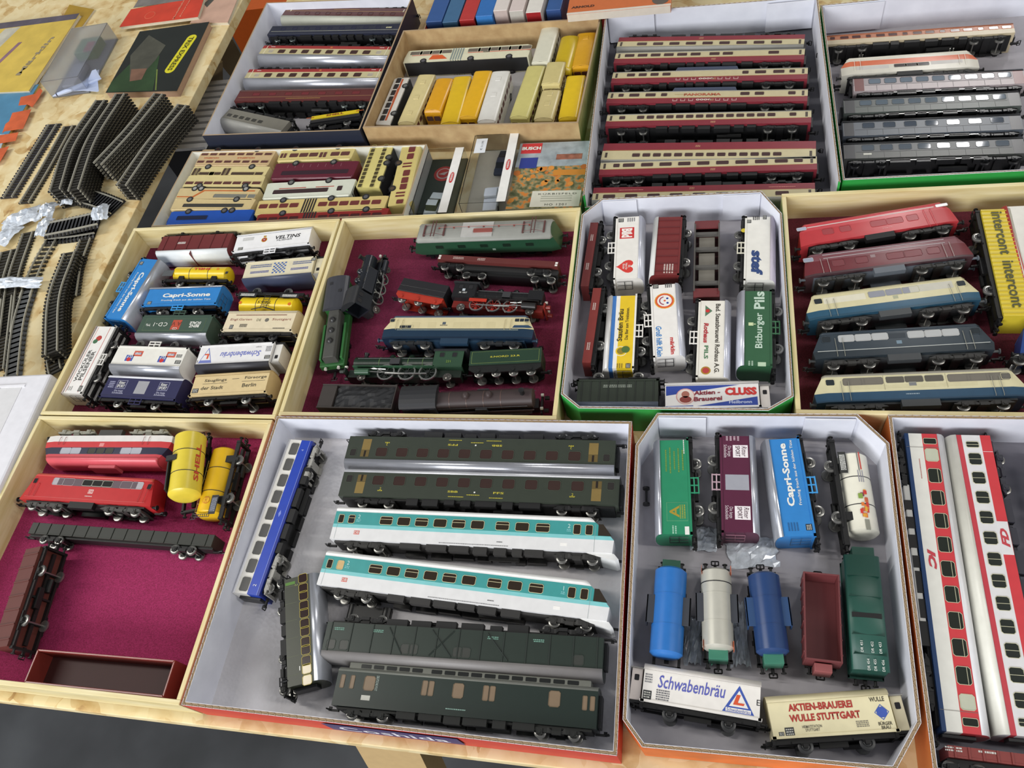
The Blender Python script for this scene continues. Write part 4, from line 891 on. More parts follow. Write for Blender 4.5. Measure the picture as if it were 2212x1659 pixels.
# ------------------------------------------------------------------ red carton: long coaches
OG = '#343a31'; BRS = M('#8d7746', .35, .4)
t = coach('white and blue metro coach with grey bogies along the carton wall', (533, 1283), (652, 951), FC, [(.10, '#1c2f86'), (.50, '#2140a8'), (1, '#dedbd4')], M('#cfcfd2', .4), h=.0275, w=.029, bog=M('#9a9892', .5), wins=row(9, -.445, .435, .70, .0145, .0098), fm=M('#c9c7bd', .4), pm=M('#5b5a58', .2), arch_h=.006)
t.patch(0, t.z0 + .003, t.L, .0005, M('#7d8ccf', .4), 1, 'line'); t.txt('2', -t.L * .445, t.z0 + .0085, .0035, INKW); t.txt('4', t.L * .43, t.z0 + .0085, .003, M('#9aa6dd', .5)); t.poly([(-.004, t.z0 + .009), (0, t.z0 + .0075), (.004, t.z0 + .009), (0, t.z0 + .0105)], M('#7d8ccf', .4))
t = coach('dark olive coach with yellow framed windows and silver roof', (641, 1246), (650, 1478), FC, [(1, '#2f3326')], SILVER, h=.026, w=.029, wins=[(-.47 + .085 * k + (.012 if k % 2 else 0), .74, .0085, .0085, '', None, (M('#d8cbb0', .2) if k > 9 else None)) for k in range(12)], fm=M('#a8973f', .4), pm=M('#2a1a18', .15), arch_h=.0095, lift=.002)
for k in range(6): t.patch(-t.L * .42 + k * t.L * .165, t.z0 + .006, .0003, .012, M('#5a6048', .5), 1, 'panel_line')
t.txt('2', -t.L * .42, t.z0 + .0125, .003, M('#8f9a50', .5)); t.patch(-t.L * .45, t.z0 + .006, .003, .010, M('#4f7a2e', .5)); t.patch(t.L * .36, t.z0 + .0125, .004, .0008, INKW)
mb = MB(); mb.path([(t.L * .40, -.0150, .0035), (t.L * .48, -.0150, .0035)], .0007, 4); mb.path([(t.L * .40, -.0150, .0060), (t.L * .48, -.0150, .0060)], .0007, 4); mb.path([(t.L * .44, -.0150, .0035), (t.L * .44, -.0150, .011)], .0006, 4); mb.obj('foot_step', BLACK, t.root)
def sbb(label, p0, p1, roofm, ns, **k):
    t = coach(label, p0, p1, FC, [(1, OG)], roofm, h=.0275, w=.030, wins=row(ns, -.36, .36, .68, .0125, .0105), fm=M('#41493d', .4), pm=M('#3a2a26', .15), **k)
    for e in (-1, 1):
        for (z, hh, c) in ((.36, .013, '#8d7746'), (.75, .008, '#6f5e38')): t.patch(e * t.L * .425, t.z0 + z * t.h, .0095, hh, M(c, .35, .3), 1, 'door_leaf')
        t.patch(e * t.L * .425, t.z0 + .76 * t.h, .0022, .0072, M('#2a2420', .2), 2, 'door_pane'); t.win(e * t.L * .472, t.z0 + .72 * t.h, .0065, .008, M('#41493d', .4), M('#2f2c2a', .2))
    yl = M('#b8ad3a', .5); t.txt('SBB', -.022, t.z0 + .0085, .0022, yl, .011, .02); t.txt('FFS', .026, t.z0 + .0085, .0022, yl, .011, .02); t.patch(.001, t.z0 + .0085, .0015, .0015, INKW); small_print(t, .0, t.z0 + .0055, 1, .014, .0014, yl); small_print(t, -.018, t.z0 + .0030, 1, .016, .0014, yl); small_print(t, .024, t.z0 + .0030, 1, .014, .0014, yl)
    for e in (-1, 1): t.txt('2', e * t.L * .345, t.z0 + .0095, .0028, yl); small_print(t, e * t.L * .345, t.z0 + .0072, 2, .0055, .0016, yl)
    return t
sbb('dark olive coach turned upside down with silver roof strip', (1328.6, 978), (750.7, 966), M('#b4b6bd', .25, .7), 10, arch_h=.0100)
sbb('dark olive coach with gold doors and upright yellow lettering', (737, 1044.5), (1337, 1063), M('#cfd0d4', .3, .4), 10, arch_h=.0065)
def teal(label, p0, p1, right, cream=False):
    z0, h = .0105, .0312
    rk = [(z0, .0045), (z0 + h * .22, 0), (z0 + h * .45, .0045), (z0 + h, .0235), (z0 + h + .006, .030)]
    t = coach(label, p0, p1, FC, [(.40, '#dcdcdc'), (.52, '#7fc4c6'), (.96, '#3f9492'), (1, '#e3e3e2')], M('#e6e6e4', .35), h=h, w=.031, rake=(None, rk), arch_h=.006, name='control_coach', z0=z0,
              wins=[(-.475, .70, .0055, .0085, '')] + [(u, .70, .0130, .0082, 'bar' if k % 2 == 0 else '') for k, u in enumerate((-.305, -.240, -.175, -.108, -.042, .025, .112, .180, .250))] + [(.365, .70, .0065, .0095, ''), (.405, .70, .0065, .0095, '')], fm=M('#c9c09a', .4), pm=M('#2f261c', .15), bog=M('#2b2a28', .5), frame=M('#2a2928', .5), pos=.37)
    L = t.L; t.win(-.435 * L, z0 + .70 * h, .0065, .0085, M('#c9b98a', .4), M('#c9ab78', .3) if cream else GLASS, .0004, '' if cream else 'bar')
    t.poly([(.435 * L, z0 + .53 * h), (.480 * L, z0 + .53 * h), (.450 * L, z0 + .90 * h), (.435 * L, z0 + .90 * h)], M('#332c24', .15), 2, 'cab_window')
    t.txt('2', -.408 * L, z0 + .80 * h, .0040, M('#bfe0dc', .5)); t.txt(right, .338 * L, z0 + .80 * h, .0040, M('#bfe0dc', .5)); small_print(t, -.408 * L, z0 + .66 * h, 2, .005, .003, M('#7fc4c6', .5)); small_print(t, .338 * L, z0 + .66 * h, 2, .004, .003, M('#7fc4c6', .5))
    t.patch(-.405 * L, z0 + .25 * h, .0060, .0042, M('#cf6f66', .5)); t.txt('DB', -.405 * L, z0 + .25 * h, .0028, INKW, layer=3); t.patch(.325 * L, z0 + .20 * h, .0065, .003, M('#eceae6', .5), 1, 'hatch'); small_print(t, .02 * L, z0 + .05 * h, 1, .070, .0011, M('#77777a', .6)); t.patch(.425 * L, z0 + .45 * h, .0003, h * .88, M('#8d9a9a', .5), 1, 'panel_line'); t.patch(-.484 * L, z0 + .45 * h, .0003, h * .88, M('#8d9a9a', .5), 1, 'panel_line'); small_print(t, .11 * L, z0 + .17 * h, 1, .006, .0013, INK)
    mb = MB(); mb.prism([(.40 * L, z0), (.49 * L, z0), (.505 * L, z0 - .005), (.495 * L, z0 - .0065), (.42 * L, z0 - .002)], -.014, .014, 'y'); mb.obj('snow_plough', M('#dcdcda', .4), t.root)
    return t
teal('turquoise and white control coach with a 2 at both ends', (720, 1132), (1334.8, 1161.3), '2')
teal('turquoise and white control coach with one cream window', (694, 1229), (1326, 1306), '1', True)
DG = '#26302a'
t = coach('dark green baggage coach with dull grey roof facing forward', (1302.8, 1411), (701.6, 1373), FC, [(1, DG)], M('#7b7877', .5), h=.0265, w=.030, arch_h=.0085, name='baggage_coach', wins=[(u, .78, .0085, .0085, '') for u in (.42, .47, .16, .19, -.03, .0, -.42)], fm=M('#2c362f', .5), pm=M('#3a3c38', .3))
for k in range(13): MB().box(-.0005, .0005, -.0006, .0002, 0, t.h).obj('rib', M('#1f2823', .5), t.root).location = (-t.L * .48 + k * t.L * .08, -.015, t.z0)
for (a, b) in ((.02, .10), (.10, .02), (.26, .20), (-.10, -.18)): MB().bar((a * t.L, -.0153, t.z0 + .002), (b * t.L, -.0153, t.z0 + t.h * .95), .0006, 4).obj('diagonal_brace', M('#1f2823', .5), t.root)
for u in (.30, -.12, -.28, .45): small_print(t, u * t.L, t.z0 + .006, 2, .010, .003, M('#6f9a8a', .5))
t = coach('dark green mail coach with clerestory roof lights', (723.7, 1485), (1290, 1534), FC, [(1, '#1f2b26')], M('#6b6d66', .45), h=.030, w=.030, arch_h=.0045, name='mail_coach', wins=[(-.475, .70, .0035, .011, ''), (-.435, .70, .0035, .011, ''), (-.365, .70, .010, .012, ''), (-.145, .70, .0045, .012, ''), (-.12, .70, .0045, .012, ''), (-.015, .70, .0095, .012, ''), (.09, .70, .0045, .012, ''), (.115, .70, .0045, .012, ''), (.345, .70, .0095, .0125, ''), (.455, .66, .0035, .011, ''), (.482, .66, .0035, .011, '')], fm=M('#6a5a45', .5), pm=M('#7d6a55', .4), frame=M('#1c1e1c', .6))
L = t.L
MB().box(-L * .47, L * .47, -.0095, .0095, t.z0 + t.h + .003, t.z0 + t.h + .0095).obj('clerestory', M('#7c7e76', .45), t.root, bevel=.0008)
for k in range(16):
    o = link('window', shared('clw', lambda: win_mesh(.010, .0035, 0, '').mesh('window', [WHITE, M('#2a2c2b', .2)])), t.root); o.location = (-L * .40 + k * L * .052 + (.006 if k > 4 else 0), -.0096, t.z0 + t.h + .0065)
t.txt('DEUTSCHE POST', -L * .335, t.z0 + .0215, .0025, M('#a9b7b0', .5), .013, rot=-90); t.patch(-L * .37, t.z0 + .0085, .0085, .0042, M('#c9c9c0', .5), 1, 'paper_label'); small_print(t, -L * .015, t.z0 + .0055, 1, .018, .0016, M('#8fb0a5', .5))
mb = MB(); mb.box(-.022, .022, -.010, .010, 0, .007)
for x in (-.018, .018): mb.cyl((x, 0, .004), .0048, .022, 'y', 14)
o = mb.obj('loose_bogie', M('#1b1b1b', .35), None); c = W(797, 1336, .007); o.location = (c.x, c.y, T + FC + .0012); o.rotation_euler = (0, 0, -.03); tag(o, 'loose black bogie behind the baggage coach', 'bogie')
# ------------------------------------------------------------------ right carton: express coaches
BW = M('#b9b79a', .4)
t = coach('white express coach with red window band and blue sill', (1988, 936.6), (2077.5, 1583), FC, [(.12, '#1f3a63'), (.53, '#d9d8d0'), (1, '#c43a40')], M('#cfcfd0', .35), h=.0275, w=.031, wins=[(-.415, .76, .0125, .0105, '', None, M('#b9bca8', .3))] + row(9, -.335, .335, .76, .0135, .0104, 'side') + [(.412, .76, .0115, .0105, '', None, M('#b9bca8', .3)), (-.47, .76, .0055, .0105, ''), (.468, .76, .0055, .0105, '')], fm=BW, pm=M('#262a24', .12), arch_h=.0085)
t.txt('IC', -.03 * t.L, t.z0 + .34 * t.h, .0062, M('#b83a44', .5), .018, .06, .3); small_print(t, -.36 * t.L, t.z0 + .36 * t.h, 1, .020, .0012, M('#b06a62', .5)); t.patch(-.445 * t.L, t.z0 + .5 * t.h, .0003, t.h * .98, M('#77736f', .5), 3, 'panel_line'); t.patch(.44 * t.L, t.z0 + .5 * t.h, .0003, t.h * .98, M('#77736f', .5), 3, 'panel_line')
MB().box(-t.L * .30, t.L * .22, -.0140, .0140, .0045, t.z0 - .0008).obj('side_skirt', M('#c5c4be', .4), t.root, bevel=.0008)
t = coach('white express coach with broad red lower band', (2228, 1592), (2101, 940), FC, [(.30, '#c53a40'), (.84, '#d6d5d6'), (.99, '#b83c46'), (1, '#d6d5d6')], M('#d8d7cc', .35), h=.0285, w=.031, wins=row(12, -.40, .405, .56, .0112, .0100, 'split') + [(.462, .56, .0055, .0100, 'split'), (-.462, .56, .0055, .0100, 'split')], fm=BW, pm=M('#2b2f2b', .12), arch_h=.0085, frame=M('#2a2a33', .5))
t.patch(.115 * t.L, t.z0 + .17 * t.h, .030, .0092, M('#d6d5d6', .4), 1); t.txt('FD', .115 * t.L, t.z0 + .17 * t.h, .0060, M('#b83a44', .5), .017, .05, .3, layer=2); t.patch(.435 * t.L, t.z0 + .15 * t.h, .0004, .008, M('#d9d4d4', .5), 1, 'panel_line')
coach('red coach half hidden at the right of the carton', (2292, 955), (2455, 1560), FC, [(.5, '#b5323a'), (1, '#d6d5d6')], M('#cfcfd0', .35), h=.027, w=.031)
t = low_wagon('long rusty red flat wagon at the front of the express carton', (2048, 1622), (2300, 1652), FC, '#93403c', h=.0085, w=.027, axles=4, ribs=8); small_print(t, -.035, .0185, 2, .012, .004, INKW); small_print(t, -.012, .0190, 1, .012, .0025, INKW)
# ------------------------------------------------------------------ lower left tray
t = loco('red and white electric engine lying roof forward under the yellow tank', (365, 964), (93.6, 964), FT, [(.28, '#dcd9d6'), (.55, '#c23a3e'), (.86, '#2b2d42'), (1, '#c2474f')], M('#c9545e', .35), h=.0285, bog=M('#8d8c80', .5), frame=M('#3a3b38', .5))
for u in (-.26, -.18, .22, .30): t.win(u * t.L, t.z0 + .71 * t.h, .0135, .0075, M('#aeb0b8', .4), M('#a9abb4', .4), .0002, '', name='louvre')
for u in (-.05, .02, .09): t.win(u * t.L, t.z0 + .71 * t.h, .0105, .0072, M('#33344a', .4), M('#4a4a42', .2), .0003)
for u in (-.31, .36): rails_h(t, u * t.L, t.z0 + .002, t.z0 + .012, M('#8a4a4a', .5))
t.patch(.03 * t.L, t.z0 + .43 * t.h, .006, .0045, M('#d98a88', .5)); MB().box(-.018, .018, -.008, .008, t.top, t.top + .004).obj('roof_box', M('#c25a62', .4), t.root, bevel=.0008)
t = loco('plain red electric engine with grey louvres in the half-empty tray', (48.8, 1051), (335, 1067), FT, [(1, '#b92d2f')], M('#c24a44', .35), h=.0290, bog=M('#3c3b38', .5))
L = t.L
for u in (-.245, -.165, .27, .35): t.win(u * L, t.z0 + .80 * t.h, .0145, .0085, M('#b3adb0', .4), M('#a8a3a8', .4), .0002, '', name='louvre')
t.patch(.05 * L, t.z0 + .80 * t.h, .105, .0088, M('#5b4a52', .4), 1)
for u in (-.02, .055, .13): t.win(u * L, t.z0 + .80 * t.h, .0125, .0068, M('#9a9a8c', .4), M('#2b2a28', .15), .0005, y=-.0151)
for u in (-.42, .44): t.win(u * L, t.z0 + .78 * t.h, .0050, .0060, M('#a82a2c', .4), GLASS, .0003)
t.patch(.03 * L, t.z0 + .45 * t.h, .0065, .005, M('#d8b8b4', .5)); t.txt('DB', .03 * L, t.z0 + .45 * t.h, .003, INKR, layer=2); small_print(t, .03 * L, t.z0 + .25 * t.h, 1, .010, .0018, M('#d8b8b4', .5)); t.patch(0, t.z0 + .12 * t.h, L * .9, .0003, M('#c9605c', .5), 1, 'line')
for u in (-.40, .42): rails_h(t, u * L, t.z0 + .004, t.z0 + .020, M('#a83a38', .4))
t = tank('pale yellow tank wagon with red lettering leaning on the red engine', (379, 1062), (396, 926), .012, '#e0ca45', rad=.0170, zc=.030, walk=False, w=.032, fl=.012)
PLT = M('#202124', .45)
MB().prism([(.0165, .030), (.0180, .030), (.0150, .0455), (.0135, .0455)], -t.L * .42, t.L * .06, 'x').obj('side_plate', PLT, t.root)
for k in range(5): MB().prism([(.0181, .031), (.0185, .031), (.0172, .038), (.0168, .038)], -t.L * .40 + k * t.L * .085, -t.L * .40 + k * t.L * .085 + t.L * .06, 'x').obj('yellow_mark', M('#d8d23a', .5), t.root)
MB().box(t.L * .02, t.L * .10, .004, .016, .0455, .0475).obj('walkway_plate', PLT, t.root)
o = link('lettering', textobj('SHELL', M('#c2452a', .5), .0058, .046, .03), t.root); o.matrix_local = Matrix.Translation((-.002, -.0158, .0372)) @ Matrix.Rotation(math.radians(64), 4, 'X')
t = tank('golden yellow tank wagon with black frame toward the right', (438, 1107.8), (476.5, 961.4), FT, '#e0b420', rad=.0150, upr=False, zc=.030, walk=False, w=.030, fl=.010)
t.disc(-.026, .030, .0040, M('#d07a2a', .5), 3); t.disc(-.026, .030, .0034, M('#e0b420', .3), 4); t.txt('OBZ', -.026, .030, .0028, M('#c2602a', .5), layer=5); t.patch(-.032, .0195, .022, .008, M('#23252b', .5), 6, 'data_panel'); small_print(t, -.032, .0195, 4, .016, .006, M('#9aa0b0', .5), 8)
mb = MB()
for z in (.040, .043): mb.path([(-t.L * .46, -.010, z), (t.L * .3, -.010, z)], .0004, 4)
for k in range(7): mb.path([(-t.L * .46 + k * t.L * .12, -.010, .040), (-t.L * .46 + k * t.L * .12, -.010, .043)], .0004, 4)
mb.obj('walkway_rail', M('#8a7420', .5), t.root)
mb = MB(); x = -t.L / 2 - .001; mb.path([(x, -.014, .023), (x, -.014, .041)], .0004, 4); mb.path([(x - .003, -.014, .023), (x - .003, -.014, .041)], .0004, 4)
for k in range(8): mb.path([(x, -.014, .023 + k * .0025), (x - .003, -.014, .023 + k * .0025)], .0004, 4)
mb.obj('end_rail', M('#2a2a24', .5), t.root)
t = low_wagon('long blackish flat wagon lying in front of the red engine', (66, 1140), (460, 1168), FT, '#22251f', h=.013, w=.022, axles=4, ribs=14, zt=.0105)
t = low_wagon('brown hopper wagon on its side at the tray edge', (-2, 1398), (72, 1183), FT, '#5b2a24', h=.022, w=.034, name='hopper_wagon', ribs=7, roll=-12, lift=.004)
a, b, c_, d = [W(*q, .030) for q in ((81, 1401.5), (379, 1426), (353, 1507), (50.6, 1475))]
cen = (a + b + c_ + d) / 4; r = empty('plastic_insert', Matrix.Translation((cen.x, cen.y, T + FT))); tag(r, 'reddish brown plastic tray insert lying empty on the felt', 'tray insert')
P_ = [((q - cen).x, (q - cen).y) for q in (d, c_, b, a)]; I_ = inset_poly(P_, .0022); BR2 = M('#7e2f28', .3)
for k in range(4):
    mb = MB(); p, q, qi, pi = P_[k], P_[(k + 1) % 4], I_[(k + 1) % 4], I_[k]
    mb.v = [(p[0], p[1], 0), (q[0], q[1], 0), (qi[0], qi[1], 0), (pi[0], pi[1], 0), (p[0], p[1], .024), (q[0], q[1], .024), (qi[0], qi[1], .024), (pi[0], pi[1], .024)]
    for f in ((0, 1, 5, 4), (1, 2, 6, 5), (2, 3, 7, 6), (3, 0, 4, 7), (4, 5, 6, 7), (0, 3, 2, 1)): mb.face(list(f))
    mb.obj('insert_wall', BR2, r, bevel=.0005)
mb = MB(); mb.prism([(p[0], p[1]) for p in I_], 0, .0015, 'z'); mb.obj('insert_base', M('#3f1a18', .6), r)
# ------------------------------------------------------------------ tray of engines
t = loco('green electric engine with grey roof and pantographs standing upright', (886, 501), (1211, 489), FT, [(1, '#254a35')], M('#8f908a', .45), h=.022, w=.031, upr=True, arch_h=.0045, taper=(.01, .8))
roof_gear(t, M('#8a4a42', .5), M('#5c3b38', .4)); MB().box(-.028, .012, -.0115, .0115, t.top - .001, t.top + .001).obj('roof_panel', M('#b3b2ae', .4), t.root)
for k in range(5): t.win((-.3 + .15 * k) * t.L, t.z0 + .62 * t.h, .010, .006, M('#254a35', .4), M('#182a20', .3), .0003)
t.patch(.06 * t.L, t.z0 + .3 * t.h, .004, .003, M('#9fb5a5', .5))
t = low_wagon('rusty brown flat wagon lying beside the green electric engine', (946.5, 555), (1205.8, 571), FT, '#5e2724', h=.0085, w=.026, axles=4); small_print(t, -.05, .0170, 2, .014, .004, M('#b9a39b', .5)); small_print(t, -.02, .0170, 2, .010, .004, M('#b9a39b', .5))
for e in (-1, 1):
    for zz in (.0150, .0185): t.patch(e * t.L * .485, zz, .003, .0025, INKW, 2, 'white_mark')
t = low_wagon('dark long flat wagon tucked between the brown wagon and black engine', (1000, 578), (1206, 590), FT, '#1f1f1f', h=.006, w=.022, axles=4)
m, L = upright((796, 672), (829, 548), FT, .030, 0)
t = steam('glossy black tank engine with bright steel rods leaning sideways', m @ Matrix.Rotation(math.radians(-38), 4, 'X') @ Matrix.Translation((0, -.004, .006)), L, '#23262c', front=1, rough=.22, boiler_r=.0085)
o = MB().box(-.018, .018, -.013, -.010, .018, .032).obj('side_tank', M('#2c2f36', .22), t.root, bevel=.0006); o = MB().box(-.018, .018, .010, .013, .018, .032).obj('side_tank', M('#2c2f36', .22), t.root, bevel=.0006)
# green locomotive with long bonnet
m, L = upright((729, 594), (703, 778), FT, .038)
t = Thing('bonnet_locomotive', 'green bonnet locomotive with dark cab roof along the tray wall', 'model locomotive', m, .031, 'model locomotives', L); GR = M('#2c5e30', .4); GR2 = M('#2f6b35', .4)
MB().box(-L / 2 + .012, L / 2 - .004, -.0155, .0155, .0115, .0205).obj('running_board', GR, t.root, bevel=.0012)
shell_o = MB().prism([(-.0085, .019), (-.0085, .030), (-.006, .0335), (.006, .0335), (.0085, .030), (.0085, .019)], -L * .10, L * .44, 'x').obj('bonnet', M('#4a4a46', .45), t.root, bevel=.0006)
MB().prism([(-.0140, .0195), (-.0140, .033), (.0140, .033), (.0140, .0195)], -L * .46, -L * .12, 'x').obj('cab', GR2, t.root, bevel=.0006)
rp = [(-.0155 * math.cos(math.pi * k / 8), .033 + .0055 * math.sin(math.pi * k / 8)) for k in range(9)]
MB().prism(rp, -L * .49, -L * .10, 'x').obj('cab_roof', M('#3b3c42', .4), t.root)
for (x, y) in ((-.40, -.006), (-.30, .006)): MB().box(x * L - .002, x * L + .002, y - .002, y + .002, .0365, .0385).obj('roof_vent', M('#26262a', .5), t.root)
for x in (.02, .14, .26): MB().lathe([(0, .004), (.0025, .0036), (.004, .002)], (x * L, 0, .0330), 'z', 14).obj('bonnet_cap', M('#2a2a2a', .4), t.root, smooth=True)
for sg in (-1, 1): MB().box(L * .02, L * .42, sg * .0115, sg * .0145 if sg > 0 else sg * .0115 - .003, .0205, .0265).obj('side_locker', GR2, t.root, bevel=.0006)
MB().box(-L * .47, L * .47, -.011, .011, .0055, .012).obj('underframe', BLACK, t.root); bogies(t, L, .03, .026, .28); couplers(t, L)
for sg in (-1, 1): MB().lathe([(0, .0016), (.003, .0019)], (L * .475, sg * .008, .0185), 'x', 10).obj('head_lamp', M('#c9c7bd', .3), t.root)
# black and red tender engine lying on its side
m, L = lying((972, 628), (1184, 640), FT, .028, .024)
t = steam('black tender engine with red frame and steel valve gear', m, L, '#1b1b1d', frame='#7a241e', wheelc='#9c2c22', front=1, deflect=True, runc='#1d1b1b', dr=.0092); t.txt('38 1807', L * .5 - L * .86, .0225, .0022, INKW); t.patch(L * .5 - L * .86, .0268, .0035, .0035, M('#b9c2c9', .5), 1); MB().box(-L * .28, -L * .10, -.0130, -.0122, .0118, .0160).obj('red_splasher', M('#b0301f', .4), t.root)
m, L = lying((864, 616), (962, 634), FT, .028, .021)
tender('black coal tender with bright red frame behind the black engine', m, L, '#222124', '#a8301f', axles=3)
# blue and cream diesel
t = loco('cream and blue diesel engine lying in the engine tray', (827, 708), (1154, 708), FT, [(.08, '#15273a'), (.46, '#1b3247'), (.50, '#cfc49a'), (1, '#d3c79d')], M('#3f4f63', .45), h=.0295, skirt='#22394e', bog=M('#1d2023', .5))
L = t.L
for u in (-.445, .415, .445, .385): t.win(u * L, t.z0 + .86 * t.h, .0055, .0045, M('#c9bf98', .4), M('#2a3038', .15), .0003)
for u in (-.36, -.32): t.win(u * L, t.z0 + .545 * t.h, .009, .004, M('#b9b490', .4), M('#2a3038', .15), .0003)
t.patch(.0, t.z0 + .40 * t.h, L * .8, .0006, M('#a9b0a0', .5), 1, 'line'); t.patch(-.09 * L, t.z0 + .72 * t.h, .004, .0035, M('#4a5560', .5)); small_print(t, -.09 * L, t.z0 + .62 * t.h, 1, .009, .0014, INK)
for u in (-.28, -.17, .0, .06, .12, .22): t.patch(u * L, t.z0 + .62 * t.h, .010, .008, M('#cbbf95', .45), 1, 'panel')
for u in (-.39, .33): rails_h(t, u * L, t.z0 + .012, t.z0 + .026, M('#b9ae88', .4))
t.poly([(.36 * L, t.z0 + .50 * t.h), (.49 * L, t.z0 + .50 * t.h), (.46 * L, t.z0 + .62 * t.h), (.37 * L, t.z0 + .62 * t.h)], M('#2c4560', .4), 1)
# green tender engine
m, L = lying((743.3, 779), (1007, 778), FT, .028, .024)
t = steam('dark green express engine with three large spoked wheels', m, L, '#1c2f23', cabc='#2f4a37', frame='#1e2a22', wheelc='#232826', front=-1, dr=.0108, runc='#2f5039', lining='#5f7a4a'); t.txt('231', L * .36, .0225, .003, M('#7f9a3a', .5))
m, L = lying((1014, 776), (1169.3, 768), FT, .028, .022)
t = tender('dark green tender with yellow lined side panel', m, L, '#223a2a', '#171918'); t.patch(0, .0235, L * .94, .0155, M('#7a8a4a', .5), 1); t.patch(0, .0235, L * .93, .0149, M('#223a2a', .4), 2); t.txt('S.NORD 23.R', -.0, .0235, .0022, M('#b8b23a', .5), .034, .02, layer=4)
# brown-black engine standing upright
m, L = upright((862, 862), (1170, 849), FT, .036)
t = steam('brownish black streamlined engine standing upright at tray front', m, L, '#3a2e2e', cabc='#34353a', frame='#1f1c1c', wheelc='#2a2626', front=1, boiler_r=.0105, runc='#372b2b', lining='#5a4640', rough=.5); t.root['label'] = 'brownish black express engine standing upright at the tray front'
for sg in (-1, 1): MB().prism([(-L * .22, .0185), (L * .40, .0185), (L * .44, .0225), (-L * .22, .0225)], sg * .0120 - .0006, sg * .0120 + .0006, 'y').obj('boiler_skirt', M('#3f3131', .5), t.root)
m, L = upright((690, 854), (852, 857), FT, .033)
tender('brownish black tender filled with coal standing upright', m, L, '#3b3633', '#201c1c', w=.031)
# ------------------------------------------------------------------ right tray: big engines
t = loco('bright red diesel engine with silver line behind the maroon one', (1721, 512), (2066, 455), FT, [(.72, '#b83b40'), (1, '#c24a50')], M('#b8464c', .35), h=.0270, bog=M('#262624', .5))
L = t.L; t.patch(-.02 * L, t.z0 + .90 * t.h, L * .80, .0011, M('#c9c5c0', .4), 1, 'silver_line')
for u in (-.30, -.19, .02, .12, .23): t.win(u * L, t.z0 + .52 * t.h, .017 if u in (.02, .12) else .0115, .0085, M('#a83238', .4), M('#97242c', .3), .0003, name='louvre')
for u in (.33,): rails_h(t, u * L, t.z0 - .003, t.z0 + .022, M('#c24a50', .4))
t.win(-.455 * L, t.z0 + .88 * t.h, .010, .0040, M('#c9c9cc', .4), M('#aab0c4', .15), .0003); t.win(.43 * L, t.z0 + .92 * t.h, .012, .0035, M('#c9c9cc', .4), M('#d4d2cc', .2), .0003); small_print(t, .06 * L, t.z0 + .2 * t.h, 1, .01, .0013, M('#d89a98', .5))
t = loco('dark maroon diesel engine with grey fuel tank', (1732, 578), (2099, 530), FT, [(.10, '#4a3438'), (.72, '#6a2a30'), (1, '#7a4a50')], M('#6e4a52', .35), h=.0270, bog=M('#262624', .5), skirt='#596068')
L = t.L; mb = MB()
for (za, zb) in ((.80, .83), (.97, 1.0)): mb.box(-L * .36, L * .36, -.0154, -.0150, t.z0 + za * t.h, t.z0 + zb * t.h)
mb.obj('silver_frame_line', M('#a59a9c', .4), t.root)
for u in (-.28, -.14, .06, .16, .28): t.win(u * L, t.z0 + .50 * t.h, .018 if u in (.06, .16) else .0125, .0085, M('#6a2a30', .4), M('#6c1d26', .3), .0003, name='louvre')
for u in (-.36, .36): rails_h(t, u * L, t.z0 + .002, t.z0 + .022, M('#a9a09c', .4))
t.win(-.45 * L, t.z0 + .84 * t.h, .010, .005, M('#b9b9bc', .4), M('#9aa0b0', .15), .0003); t.patch(-.07 * L, t.z0 + .62 * t.h, .005, .004, M('#8f7a7c', .5))
def bigE(label, p0, p1, bands, roofm, louv, lc, lp, **k):
    t = loco(label, p0, p1, FT, bands, roofm, h=.0285, bog=M('#2b2a28', .5), skirt='#3a3d3f', **k); L = t.L
    for (u, ww) in louv: t.win(u * L, t.z0 + .78 * t.h, ww, .0078, M(lc, .4), M(lp, .4), .0003, name='louvre')
    for u in (-.345, .365): rails_h(t, u * L, t.z0 + .001, t.z0 + .023, M('#8d8c80', .4))
    for u in (-.415, .415): t.win(u * L, t.z0 + .78 * t.h, .0080, .0068, M(bands[-1][1], .4), M('#2c3236', .15), .0003)
    return t
t = bigE('cream and ocean blue electric engine with three side windows', (1740, 668), (2114, 621), [(.10, '#274a5e'), (.36, '#2b546c'), (1, '#cfc79f')], M('#b9b28e', .4), [], '#8', '#8')
for u in (-.07, .03, .125): t.win(u * t.L, t.z0 + .78 * t.h, .0165, .0080, M('#b9b696', .4), M('#8a8c96', .25), .0003)
t.patch(-.26 * t.L, t.z0 + .76 * t.h, .042, .008, M('#d6d1bb', .4), 1, 'vent_panel'); t.patch(.245 * t.L, t.z0 + .80 * t.h, .042, .009, M('#bfbcae', .4), 1, 'vent_panel'); t.patch(.03 * t.L, t.z0 + .54 * t.h, .005, .004, M('#a9aa90', .5)); MB().box(-.02, .02, -.006, .0, t.top, t.top + .004).obj('roof_box', M('#cfc79f', .4), t.root, bevel=.0006)
for u in (.0, -.02): pass
t = bigE('dark blue-grey electric engine with six white louvres', (1755, 749.5), (2146, 727), [(.30, '#2b3339'), (1, '#323c44')], M('#2f3a44', .4), [(-.30, .0150), (-.205, .0150), (-.11, .0150), (.09, .0150), (.185, .0150), (.28, .0150)], '#b9b9b6', '#aeb0b0')
t.patch(0, t.z0 + .28 * t.h, t.L * .95, .0007, M('#b9bcb8', .5), 1, 'line'); t.patch(-.01 * t.L, t.z0 + .50 * t.h, .005, .004, M('#6f8492', .5)); t.patch(-.015 * t.L, t.z0 + .78 * t.h, .016, .006, M('#273038', .4), 1, 'hatch')
